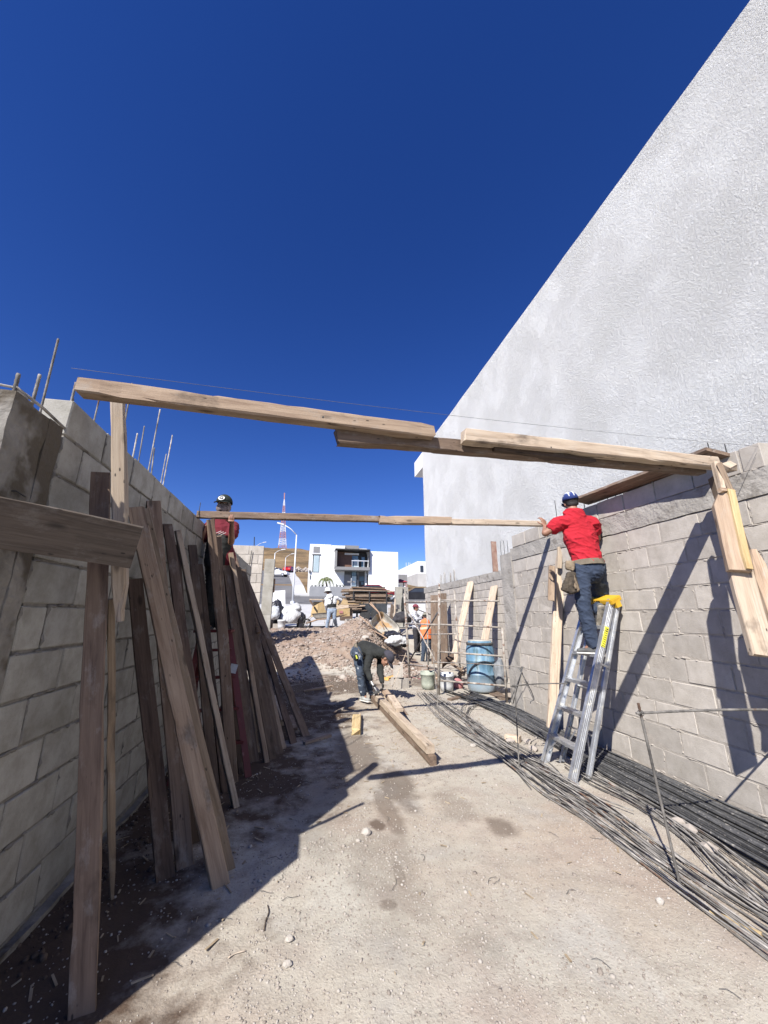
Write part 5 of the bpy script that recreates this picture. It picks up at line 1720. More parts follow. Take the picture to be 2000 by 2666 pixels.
# grey bag squeezed right of the barrel
def lump(name, c, r, m, label, cat, seed, amp=.25, sub=4, group=None, flat=0.0):
    bm = bmesh.new(); bmesh.ops.create_icosphere(bm, subdivisions=sub, radius=1)
    for v in bm.verts:
        n = v.co.normalized()
        d = 1 + noise.noise(n * 1.3 + V((seed, 0, 0))) * amp + abs(noise.noise(n * 3.2 + V((0, seed, 0)))) * amp * .8 - abs(noise.noise(n * 7 + V((0, 0, seed)))) * amp * .35
        v.co = V((n.x * r[0] * d, n.y * r[1] * d, max(n.z * r[2] * d, -r[2] * (.55 if flat else 2))))
    me = bpy.data.meshes.new(name); bm.to_mesh(me); bm.free()
    me.polygons.foreach_set('use_smooth', [True] * len(me.polygons))
    o = link(name, me, m, None, Matrix.Translation(c))
    return tag(o, label, cat, group)
p = at(1302, 1745, 8.0)
lump('bag', V((p.x, p.y, .42)), (.12, .12, .26), M['hoop'] if False else M['sack_d'], 'crumpled grey bag squeezed between barrel and column', 'bag', 3)

# ---------------------------------------------------------------- sacks and boards at the left end of the mound
p = gp(722, 1640, 17.4)
wb = plank('panel', gp(722, 1640, 17.9) + V((0, 0, -.1)), at(722, 1538, 18.1), .72, .02, (0, -1, .1), 'white_board')
tag(wb, 'plain white panel standing behind the sacks, half in shade', 'panel')
p = at(716, 1595, 17.0); lump('bag', V((p.x, p.y, p.z - .1)), (.36, .3, .55), M['sack_k'], 'tall black plastic bag against the end column', 'bag', 11, .3)
p = at(716, 1592, 16.6); lump('bag', V((p.x, p.y, p.z - .05)), (.2, .14, .28), M['sack_g'], 'grey translucent sheet bundled over the black bag', 'bag', 17, .35)
p = at(752, 1605, 17.2); lump('sack', V((p.x, p.y, p.z - .05)), (.50, .38, .44), M['sack_w'], 'big white sack slumped beside the white bucket', 'sack', 23, .3, flat=1)
p = at(764, 1590, 17.4); lump('sack', V((p.x, p.y, p.z)), (.34, .28, .26), M['sack_w'], 'crumpled white cloth heaped on the big white sack', 'sack', 29, .45)
p = at(783, 1616, 17.3); lump('bag', V((p.x, p.y, p.z)), (.20, .2, .32), M['sack_k'], 'small glossy black bag at the right end of the sacks', 'bag', 31, .3)
def cblock(x, y, D, yaw, lab, size=(.4, .2, .2), tilt=0, z=None):
    p = at(x, y, D)
    p.z = (gz(p.x, p.y) + size[2] / 2) if z is None else z
    t = empty('concrete_block', p, lab, 'concrete block', 'loose concrete blocks')
    Rm = Matrix.Rotation(yaw, 3, 'Z') @ Matrix.Rotation(tilt, 3, 'X')
    mb = MB()
    L, Wd, Hh = size
    th = .03
    mb.box(p + Rm @ V((0, Wd / 2 - th / 2, 0)), (L, th, Hh), Rm); mb.box(p + Rm @ V((0, -Wd / 2 + th / 2, 0)), (L, th, Hh), Rm)
    for x_ in (-L / 2 + th / 2, 0, L / 2 - th / 2):
        mb.box(p + Rm @ V((x_, 0, 0)), (th, Wd - 2 * th - .004, Hh - .004), Rm)
    mb.build('body', M['block_r'], t)
    return t
cblock(724, 1622, 16.7, .1, 'grey block beside the white bucket')
cblock(1036, 1715, 8.9, 1.35, 'grey block on top of another, right of the stooping man', z=.34)
cblock(1041, 1735, 8.75, 1.9, 'hollow grey block below, right of the stooping man', z=.13)
cblock(912, 1617, 15.6, .4, 'tilted block lying on the heap behind the hooded man', tilt=.5)
cblock(1032, 1608, 14.4, -.5, 'pale block leaning behind the upturned wheelbarrow', tilt=.6)
for i, (x, y) in enumerate(((1022, 1600), (1024, 1588), (1030, 1580), (1014, 1605))):
    cblock(x, y, 17.8, .3 * i, 'block in the grey stack at the foot of the tall column pair', z=at(x, y, 17.8).z)

# plywood forms by the hooded man
def panel(px4, D4, th, m, name, lab, cat='panel', parent=None):
    P4 = [at(x, y, d) for (x, y), d in zip(px4, D4)]
    n = (P4[1] - P4[0]).cross(P4[3] - P4[0]).normalized()
    if n.y < 0: n = -n
    vs = P4 + [p + n * th for p in P4]
    mb = MB().add(vs, [(0, 1, 2, 3), (7, 6, 5, 4), (0, 4, 5, 1), (1, 5, 6, 2), (2, 6, 7, 3), (3, 7, 4, 0)])
    o = mb.build(name, M[m], parent)
    if lab: tag(o, lab, cat)
    return o
yb = empty('plywood_form', at(828, 1600, 17.6), 'yellow plywood form box with dark arms left of the hooded man', 'form box')
panel([(808, 1606), (826, 1606), (829, 1567), (816, 1567)], [17.5, 17.3, 17.3, 17.5], .03, 'ply', 'side_panel', None, parent=yb)
panel([(826.3, 1606), (852, 1606), (846, 1566), (829.3, 1567)], [17.28, 17.1, 17.1, 17.28], .03, 'ply', 'side_panel', None, parent=yb)
panel([(806, 1562), (843, 1563), (843, 1560), (806, 1559)], [17.2, 17.1, 17.1, 17.2], .35, 'wood_pale', 'top_board', None, parent=yb)
for a, b in (((807, 1563), (817, 1578)), ((841, 1563), (852, 1584))):
    MB().bar(at(a[0], a[1], 17.15), at(b[0], b[1], 17.05), .06, .06).build('arm', M['wood_dark'], yb)
ps = empty('plywood_form', at(892, 1600, 17.8), 'yellow plywood form panels stacked right of the hooded man', 'form box')
panel([(874, 1606), (911, 1604), (911, 1583), (875, 1587)], [17.9, 17.9, 17.9, 17.9], .05, 'ply', 'front_panel', None, parent=ps)
panel([(875, 1586), (908, 1582), (908, 1575), (875, 1574)], [17.95, 17.95, 18, 18], .05, 'wood_pale', 'front_panel', None, parent=ps)
panel([(874, 1573), (906, 1574), (905, 1563), (878, 1557)], [18, 18.0, 18.5, 18.6], .05, 'ply', 'top_panel', None, parent=ps)
panel([(911.5, 1604), (917, 1602), (917, 1583), (911.5, 1584)], [17.95, 18.1, 18.1, 17.95], .03, 'wood_dark', 'end_panel', None, parent=ps)
mb = MB()
for x in (884.5, 889.5):
    for s in (0, 1):
        mb.bar(at(x + s * 2.6, 1597, 17.86), at(x + s * 2.2, 1590, 17.86), .035, .01, (0, -1, 0))
mb.build('painted_mark', M['red_plastic'], ps)

# ---------------------------------------------------------------- wheelbarrows
def tray_mesh(L, Wd, depth, n=5):
    """open barrow tray, mouth up, nose at +x"""
    bm = bmesh.new()
    def ring(sx, sy, z, dx):
        pts = []
        for k in range(28):
            a = 2 * PI * k / 28
            c, s = math.cos(a), math.sin(a)
            e = .45
            x = math.copysign(abs(c) ** e, c) * sx; y = math.copysign(abs(s) ** e, s) * sy
            y *= 1 - .18 * (x / sx + 1) / 2
            pts.append(bm.verts.new((x + dx, y, z)))
        return pts
    R = [ring(L / 2, Wd / 2, 0, 0), ring(L / 2 * .985, Wd / 2 * .975, -.004, 0), ring(L / 2 * .88, Wd / 2 * .86, -depth * .5, -.02), ring(L / 2 * .70, Wd / 2 * .70, -depth * .95, -.05), ring(L / 2 * .58, Wd / 2 * .56, -depth, -.06)]
    for a, b in zip(R, R[1:]):
        for k in range(28):
            bm.faces.new((a[k], a[(k + 1) % 28], b[(k + 1) % 28], b[k]))
    bm.faces.new(R[-1])
    me = bpy.data.meshes.new('tray')
    bmesh.ops.recalc_face_normals(bm, faces=bm.faces)
    bm.to_mesh(me); bm.free()
    me.polygons.foreach_set('use_smooth', [True] * len(me.polygons))
    return me
def wheelbarrow(M4, lab, loc):
    """local frame: x forward (wheel), z up, origin on the ground under the tray"""
    w = empty('wheelbarrow', loc, lab, 'wheelbarrow', 'wheelbarrows')
    T = lambda x, y, z: M4 @ V((x, y, z))
    me = tray_mesh(.95, .68, .26)
    me.materials.append(M['steel_tray'])
    o = link('tray', me, None, w, M4 @ Matrix.Translation((0, 0, .62)) @ Matrix.Rotation(math.radians(4), 4, 'Y'))
    sol = o.modifiers.new('s', 'SOLIDIFY'); sol.thickness = .006
    rim = [T(math.copysign(abs(math.cos(a)) ** .45, math.cos(a)) * .478, math.copysign(abs(math.sin(a)) ** .45, math.sin(a)) * .342 * (1 - .18 * (math.copysign(abs(math.cos(a)) ** .45, math.cos(a)) + 1) / 2), .62 - .07 * (math.copysign(abs(math.cos(a)) ** .45, math.cos(a)) * .478)) for a in [2 * PI * i / 40 for i in range(41)]]
    MB().tube(rim, .012, 8).build('rim', M['rim'], o, True)
    for s in (-1, 1):
        MB().tube([T(.72, s * .06, .2), T(.3, s * .2, .34), T(-.3, s * .26, .40), T(-.95, s * .29, .56)], .017, 8).build('handle_bar', M['handle'], w, True)
        MB().tube([T(.72, s * .07, .2), T(.62, s * .13, .4), T(.46, s * .2, .55)], .012, 8).build('tray_brace', M['pipe'], w, True)
        MB().tube([T(-.1, s * .22, .38), T(-.22, s * .24, .02), T(-.34, s * .24, .02), T(-.40, s * .25, .42)], .013, 8).build('leg', M['pipe'], w, True)
    ax_ = (M4.to_3x3() @ V((0, 1, 0)))
    ty = MB()
    pts = [T(.72 + math.cos(a) * .17, 0, .2 + math.sin(a) * .17) for a in [2 * PI * i / 24 for i in range(25)]]
    wh_ = MB().tube(pts, .038, 10, False).build('wheel', M['tyre'], w, True)
    mb = MB()
    for i in range(3):
        a = PI * i / 3
        mb.bar(T(.72 + math.cos(a) * .15, 0, .2 + math.sin(a) * .15), T(.72 - math.cos(a) * .15, 0, .2 - math.sin(a) * .15), .03, .015)
    mb.build('spoke', M['pipe'], wh_)
    mb = MB(); mb.lathe(T(.72, -.09, .2), [(.02, 0), (.02, .18)], 8, ax_); mb.build('axle', M['pipe'], wh_)
    return w
lb = gp(828, 1637, 17.0)
ang = math.atan2(-HD.x * 0 - .05, -1.0)
Mw = Matrix.Translation(lb + V((.2, 0, 0))) @ Matrix.Rotation(PI - .35, 4, 'Z')
wheelbarrow(Mw, 'wheelbarrow standing upright beside the hooded man', lb)
# upturned one, tipped up on its nose with the mouth toward us
c_ = at(1004, 1628, 13.6)
zax = V((-.15, -1, .42)).normalized()         # out of the mouth
xax = V((.62, -.12, -.55)); xax = (xax - zax * xax.dot(zax)).normalized()
yax = zax.cross(xax)
Mu = Matrix.Translation(c_) @ Matrix((xax, yax, zax)).transposed().to_4x4() @ Matrix.Translation((0, 0, -.62))
wheelbarrow(Mu, 'wheelbarrow tipped over on the heap, its tray open to us', V((c_.x, c_.y, gz(c_.x, c_.y))))
# shovel / long tool across the tipped barrow
tl = empty('shovel', at(985, 1580, 13.3), 'long-handled tool resting across the tipped wheelbarrow', 'tool')
MB().tube([at(965, 1568, 13.5), at(987, 1595, 13.2), at(1003, 1648, 12.9)], .018, 8).build('handle', M['handle'], tl, True)
mb = MB(); mb.bar(at(1001, 1640, 12.9), at(1007, 1662, 12.8), .2, .012, (0, -1, .3)); mb.build('blade', M['steel_tray'], tl)
tl = empty('shovel', at(1000, 1660, 12.6), 'shovel lying on the slope below the tipped wheelbarrow', 'tool')
a = at(968, 1640, 13.0); b = at(1022, 1673, 12.2)
for p in (a, b): p.z = max(p.z, lot_z(p.x, p.y) + .05)
MB().tube([a, a.lerp(b, .5) + V((0, 0, .03)), b], .018, 8).build('handle', M['handle'], tl, True)
d_ = (b - a).normalized()
MB().bar(b, b + d_ * .26, .2, .015, (0, -.4, 1)).build('blade', M['rim'], tl)
p = at(1034, 1668, 12.4); lump('sack', V((p.x, p.y, max(p.z, gz(p.x, p.y) + .1))), (.34, .22, .16), M['sack_w'], 'white empty cement sack lying right of the shovel', 'sack', 41, .4, flat=1)
p = at(1018, 1655, 12.9); lump('bag', V((p.x, p.y, max(p.z, gz(p.x, p.y) + .1))), (.3, .2, .14), M['sack_k'], 'dark cloth heap under the tipped wheelbarrow', 'bag', 43, .4, flat=1)
p = at(1046, 1612, 16.5); lump('tarp', V((p.x, p.y, max(p.z, gz(p.x, p.y) + .1))), (.36, .3, .26), M['grey_black'], 'dark green-black tarp heaped at the foot of the grey columns', 'tarp', 47, .35, flat=1)
p = at(1050, 1580, 18.2); lump('jacket', V((p.x, p.y, p.z)), (.1, .07, .4), M['black_cloth'], 'black jacket hanging on the side of the grey column', 'jacket', 53, .3)
# boards standing by the column pair
for (bp, tp_, w, m, lab) in (((1019, 1618), (1021, 1574), .12, 'wood_brown', 'short brown board standing left of the grey columns'), ((1026, 1620), (1029, 1560), .06, 'wood_pale', 'thin pale batten leaning on the grey column')):
    tag(plank('plank', at(bp[0], bp[1], 16.8), at(tp_[0], tp_[1], 17.6), w, .04, (0, -1, .1), m), lab, 'plank', 'boards standing by the grey columns')
# thin rope/cord in front of the blocks
tag(MB().tube([at(1057, 1700, 8.7), at(1046, 1730, 8.5), at(1022, 1788, 8.2)], .006, 6).build('cord', M['wood_pale'], None), 'pale straight cord slanting past the two blocks to the ground', 'cord')
pts = [(1040, 1772), (1060, 1768), (1080, 1772), (1098, 1776)]
tag(MB().tube(spline([V((p.x, p.y, lot_z(p.x, p.y) + .012)) for p in [onZ(x, y) for x, y in pts]], 4), .006, 6).build('cord', M['red_plastic'], None, True), 'orange-red cord lying on the dark wet ground left of the bucket', 'cord')

# ---------------------------------------------------------------- stones and gravel
rs_ = np.random.RandomState(3)
def ico_np(sub=1):
    bm = bmesh.new(); bmesh.ops.create_icosphere(bm, subdivisions=sub, radius=1)
    v = np.array([x.co[:] for x in bm.verts]); f = np.array([[y.index for y in x.verts] for x in bm.faces]); bm.free()
    return v, f
def scatter(name, P, S, m, sub=1, sink=.25, label=None):
    v0, f0 = ico_np(sub)
    n = len(P)
    vs = np.empty((n, len(v0), 3)); 
    for i in range(n):
        sc = S[i] * rs_.uniform(.6, 1.25, 3) * np.array([1, 1, .7])
        a = rs_.uniform(0, 6.28); c, s = math.cos(a), math.sin(a)
        w = v0 * (1 + rs_.uniform(-.16, .16, (len(v0), 1))) * sc
        vs[i, :, 0] = w[:, 0] * c - w[:, 1] * s + P[i][0]
        vs[i, :, 1] = w[:, 0] * s + w[:, 1] * c + P[i][1]
        vs[i, :, 2] = w[:, 2] + P[i][2] + S[i] * .7 * (1 - 2 * sink)
    fs = (f0[None] + (np.arange(n) * len(v0))[:, None, None]).reshape(-1, 3)
    me = bpy.data.meshes.new(name)
    me.vertices.add(n * len(v0)); me.vertices.foreach_set('co', vs.reshape(-1))
    me.loops.add(len(fs) * 3); me.loops.foreach_set('vertex_index', fs.reshape(-1).astype(np.int32))
    me.polygons.add(len(fs)); me.polygons.foreach_set('loop_start', np.arange(0, len(fs) * 3, 3, dtype=np.int32)); me.polygons.foreach_set('loop_total', np.full(len(fs), 3, dtype=np.int32))
    me.update(); me.validate()
    o = link(name, me, m)
    return tag(o, kind='stuff')
P = []; S = []
NW = len(WET_AND_SHADE)
def in_wet_or_shade(x, y):
    return any(((x - a) / (c + .01)) ** 2 + ((y - b) / (d + .01)) ** 2 < 1.0 for a, b, c, d, k in WET_AND_SHADE if k > .5)
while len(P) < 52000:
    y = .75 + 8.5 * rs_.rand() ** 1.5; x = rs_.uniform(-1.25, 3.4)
    if (x < -.45 or in_wet_or_shade(x, y)) and rs_.rand() < .85: continue
    d = noise.noise(V((x * 1.1, y * 1.1, 4))) + .5 * noise.noise(V((x * 3, y * 3, 9)))
    if rs_.rand() > .55 + .6 * d: continue
    s = .0022 + .0036 * rs_.rand() ** 2 + (.005 * rs_.rand() if rs_.rand() < .06 else 0) + (.010 * rs_.rand() if rs_.rand() < .004 else 0)
    s *= 1 + .10 * y
    P.append((x, y, lot_z(x, y))); S.append(s)
scatter('gravel', P, S, M['stone'], 1, .38)
P = []; S = []
while len(P) < 6500:
    y = rs_.uniform(9.2, 17.0); x = rs_.uniform(-1.2, 3.3)
    d = noise.noise(V((x * .8, y * .8, 14)))
    if rs_.rand() > .5 + .9 * d: continue
    s = .012 + .034 * rs_.rand() ** 2.2 + (.06 * rs_.rand() if rs_.rand() < .05 else 0)
    P.append((x, y, lot_z(x, y))); S.append(s)
scatter('mound_rubble', P, S, M['stone_m'], 1, .35)
P = []; S = []
while len(P) < 90:
    y = rs_.uniform(6.2, 8.6); x = rs_.uniform(.6, 3.2)
    s = .008 + .03 * rs_.rand() ** 3
    P.append((x, y, lot_z(x, y))); S.append(s)
scatter('mortar_crumbs', P, S, M['stone_w'], 1, .3)
def rock(x, y, r, lab, m='stone_w', D=None):
    p = onZ(x, y) if D is None else at(x, y, D)
    p.z = lot_z(p.x, p.y)
    bm = bmesh.new(); bmesh.ops.create_icosphere(bm, subdivisions=2, radius=1)
    for v in bm.verts:
        n = v.co.normalized(); d = 1 + .3 * noise.noise(n * 1.6 + V((x, y, 0)))
        v.co = V((n.x * r * d * 1.15, n.y * r * d, n.z * r * d * .75))
    me = bpy.data.meshes.new('stone'); bm.to_mesh(me); bm.free()
    o = link('stone', me, M[m], None, Matrix.Translation(p + V((0, 0, r * .45))))
    tag(o, lab, 'stone', 'single stones')
rock(954, 2172, .032, 'white rounded stone alone in the middle of the gravel yard')
rock(753, 2450, .018, 'pale pebble left of centre in the sunlit foreground gravel')
rock(748, 2516, .017, 'small whitish pebble nearest the lower middle foreground', 'stone_w')
rock(1720, 2352, .020, 'pale angular stone right of the greenish gravel near the bent bars', 'stone_w')
rock(1232, 1946, .032, 'grey stone lying at the edge of the bent bundle', 'stone')
rock(952, 1658, .11, 'round pale boulder on the face of the heap', 'stone_w', 12.9)
for i, (x, y) in enumerate(((1770, 2150), (1800, 2170), (1850, 2220), (1330, 1935), (1375, 1935), (1390, 1955), (1420, 1975))):
    p = onZ(x, y)
    p.z = lot_z(p.x, p.y)
    o = link('mortar_lump', icos[i % 4], None, None, Matrix.Translation(p + V((0, 0, .02))) @ Matrix.Rotation(i, 4, 'Z') @ Matrix.Diagonal((.07, .05, .035, 1)))
    tag(o, 'pale mortar lump among the steel bars by the right wall', 'rubble', 'mortar lumps among the bars')
# wood chips, wire ends and straw trodden into the dirt
mb = MB()
rnd = random.Random(77)
for i in range(420):
    u_ = rnd.random()
    if u_ < .45: x, y = rnd.gauss(1.5, .75), rnd.uniform(4.6, 9.2)
    elif u_ < .8: x, y = rnd.uniform(-1.2, .1), rnd.uniform(2.2, 8.5)
    else: x, y = rnd.uniform(-.9, 2.4), rnd.uniform(1.3, 5)
    L = rnd.uniform(.015, .07) * (1.3 if u_ < .8 else .8); a = rnd.uniform(0, 6.28)
    z = lot_z(x, y) + .004
    mb.bar((x, y, z), (x + L * math.cos(a), y + L * math.sin(a), z + rnd.uniform(-.002, .012)), rnd.uniform(.003, .012), .003)
tag(mb.build('wood_chips', noisy('wood_chip', (.22, .16, .10), (.5, .40, .27), 6, .9, 0)), kind='stuff')
mb = MB()
for i in range(70):
    x, y = rnd.uniform(-.6, 2.8), rnd.uniform(1.6, 8)
    z = lot_z(x, y) + .004; a = rnd.uniform(0, 6.28)
    p = V((x, y, z)); pts = [p]
    for k in range(3):
        a += rnd.uniform(-.8, .8); p = p + V((math.cos(a), math.sin(a), 0)) * rnd.uniform(.015, .04); p.z = lot_z(p.x, p.y) + .004 + rnd.uniform(0, .008); pts.append(p)
    mb.tube(pts, .0012, 4)
tag(mb.build('wire_ends', M['wire']), kind='stuff')
# clods of dark soil along the foot of the left wall
P = []; S = []
while len(P) < 1500:
    x = -1.25 + abs(rs_.normal(0, .42)); y = rs_.uniform(1.6, 9.4)
    if x > -.1 or y < 2.3 or x > -1.0 + .25 * (y - 2.3): continue
    P.append((x, y, lot_z(x, y))); S.append(.005 + .018 * rs_.rand() ** 3)
scatter('soil_clods', P, S, noisy('soil_clod', (.05, .034, .024), (.13, .09, .065), 20, .97, .4, 60, .004), 1, .3)
# dry twigs
for i, (pts, lab) in enumerate((([(697, 2357), (700, 2375), (692, 2400), (688, 2425)], 'thin dark curved twig on the gravel, lower middle'), ([(595, 2495), (612, 2482), (640, 2475)], 'pale forked straw on the reddish gravel'))):
    q = [onZ(x, y) for x, y in pts]
    tag(MB().tube(spline([V((p.x, p.y, lot_z(p.x, p.y) + .006)) for p in q], 4), .0028, 6).build('twig', M['wood_dark'] if i == 0 else M['wood_pale'], None, True), lab, 'twig')

# ================================================================ PEOPLE
def remeshed(mb, name, voxel, m, parent, wrinkle=0.0, wfreq=9.0, smooth=4, seed=0):
    me = mb.mesh(name)
    bm = bmesh.new(); bm.from_mesh(me); bmesh.ops.recalc_face_normals(bm, faces=bm.faces); bm.to_mesh(me); bm.free()
    o = bpy.data.objects.new(name, me); COL.objects.link(o)
    r = o.modifiers.new('r', 'REMESH'); r.mode = 'VOXEL'; r.voxel_size = voxel; r.use_smooth_shade = True
    if smooth:
        sm_ = o.modifiers.new('s', 'SMOOTH'); sm_.iterations = smooth; sm_.factor = .5
    dg = bpy.context.evaluated_depsgraph_get()
    me2 = bpy.data.meshes.new_from_object(o.evaluated_get(dg))
    bpy.data.objects.remove(o); bpy.data.meshes.remove(me)
    me2.name = name
    if wrinkle:
        n = len(me2.vertices)
        co = np.empty(n * 3); no = np.empty(n * 3)
        me2.vertices.foreach_get('co', co); me2.vertices.foreach_get('normal', no)
        co = co.reshape(-1, 3); no = no.reshape(-1, 3)
        d = np.empty(n)
        for i in range(n):
            p = co[i]
            q = V((p[0] * wfreq + seed, p[1] * wfreq, p[2] * wfreq * 1.9 + .8 * p[0] * wfreq))
            a = 1 - 2.6 * abs(noise.noise(q)); b = 1 - 2.4 * abs(noise.noise(q * 1.9 + V((5, 2, 1))))
            d[i] = (a * a * a if a > 0 else a * .25) + .55 * (b * b * b if b > 0 else b * .25) - .2
        co += no * (d * wrinkle)[:, None]
        me2.vertices.foreach_set('co', co.reshape(-1))
        me2.update()
    me2.polygons.foreach_set('use_smooth', [True] * len(me2.polygons))
    me2.materials.clear(); me2.materials.append(m)
    return link(name, me2, None, parent)

def hand(mb, wrist, d, pn, curl=(.5, .7, .5), s=1.0, thumb=1, spread=.0, fr=.0082):
    """palm along d, facing pn; fingers curl toward pn; thumb on the side thumb*(d x pn)"""
    d = V(d).normalized(); pn = V(pn); pn = (pn - d * pn.dot(d)).normalized(); sd = d.cross(pn) * thumb
    mb.ecap(wrist, wrist + d * .088 * s, (.027 * s, .017 * s), (.040 * s, .013 * s), sd, 14)
    L = [.040, .026, .021]
    for i, (off, k) in enumerate(((.031, .95), (.0105, 1.05), (-.0105, 1.0), (-.031, .8))):
        p = wrist + d * (.080 - .006 * (i in (0, 3))) * s + sd * off * s
        a = .0
        dd = d + sd * off * spread * 12
        dd.normalize()
        for j in range(3):
            a += curl[j]
            q = dd * math.cos(a) + pn * math.sin(a)
            e = p + q * L[j] * k * s
            mb.cap(p, e, fr * s * (1 - .08 * j), fr * s * (1 - .08 * (j + 1)), 8)
            p = e
    p = wrist + d * .022 * s + sd * .026 * s
    q1 = (d * .62 + sd * .72 + pn * .35).normalized(); e = p + q1 * .048 * s
    mb.cap(p, e, .0115 * s, .010 * s, 8)
    q2 = (d * .85 + sd * .15 + pn * .6).normalized(); e2 = e + q2 * .034 * s
    mb.cap(e, e2, .0098 * s, .0078 * s, 8)

def head(mb, c, f, u, s=1.0):
    f = V(f).normalized(); u = V(u); u = (u - f * u.dot(f)).normalized(); r = f.cross(u)
    mb.ell(c + u * .028 * s - f * .012 * s, r * .074 * s, f * .094 * s, u * .092 * s, 20, 14)
    mb.ell(c - u * .040 * s + f * .022 * s, r * .056 * s, f * .066 * s, u * .080 * s, 18, 12)
    mb.cap(c + u * .018 * s + f * .088 * s, c - u * .022 * s + f * .102 * s, .009 * s, .014 * s)
    mb.ell(c - u * .058 * s + f * .082 * s, r * .026 * s, f * .012 * s, u * .008 * s)
    mb.ell(c - u * .068 * s + f * .080 * s, r * .024 * s, f * .012 * s, u * .009 * s)
    mb.ell(c - u * .098 * s + f * .070 * s, r * .022 * s, f * .018 * s, u * .016 * s)
    for k in (-1, 1):
        mb.ell(c + r * .074 * s * k - f * .004 * s - u * .004 * s, r * .012 * s, f * .020 * s + u * .004 * s, u * .033 * s)
        mb.ell(c + r * .030 * s * k + f * .078 * s + u * .030 * s, r * .024 * s, f * .012 * s, u * .008 * s)
        mb.ell(c + r * .038 * s * k + f * .064 * s - u * .022 * s, r * .024 * s, f * .02 * s, u * .02 * s)
    return f, u, r

def cap_hat(parent, c, f, u, r, m, s=1.0, brim=.085, name='cap', drop=0.0):
    top = c + u * (.032 - drop) * s - f * .012 * s
    mb = MB()
    R = []
    n = 28
    vs = []; fs = []
    for i in range(9):
        th = PI / 2 * i / 8
        rr = math.cos(th) if i < 8 else .02
        for k in range(n):
            a = 2 * PI * k / n
            vs.append(top + (r * math.cos(a) * .088 + f * math.sin(a) * .106) * rr * s + u * (math.sin(th) * .098 + .004) * s - (u * .022 * s * max(0, -math.sin(a)) if i == 0 else V((0, 0, 0))))
    for i in range(8):
        for k in range(n):
            a = i * n + k; b = i * n + (k + 1) % n
            fs.append((a, b, b + n, a + n))
    fs.append(tuple(range(8 * n, 9 * n)))
    mb.add(vs, fs)
    o = mb.build(name, m, parent, True)
    o.modifiers.new('s', 'SOLIDIFY').thickness = -.004
    vs = []; fs = []
    for i in range(2):
        for k in range(13):
            a = PI * (.14 + .72 * k / 12)
            rad = (.098, .106) if i == 0 else (.108, .106 + brim / s)
            p = top + r * math.cos(a) * rad[0] * s * (1 if i == 0 else .95) + f * math.sin(a) * rad[1] * s + u * (.006 - i * .018 * math.sin(a) - .012 * abs(math.cos(a))) * s
            vs.append(p)
    for k in range(12):
        fs.append((k, k + 1, k + 14, k + 13))
    b = MB().add(vs, fs).build('visor', m, o, True)
    b.modifiers.new('s', 'SOLIDIFY').thickness = .004
    mb = MB(); mb.ell(top + u * .102 * s, r * .009, f * .009, u * .005); mb.build('button', m, o, True)
    return o, top

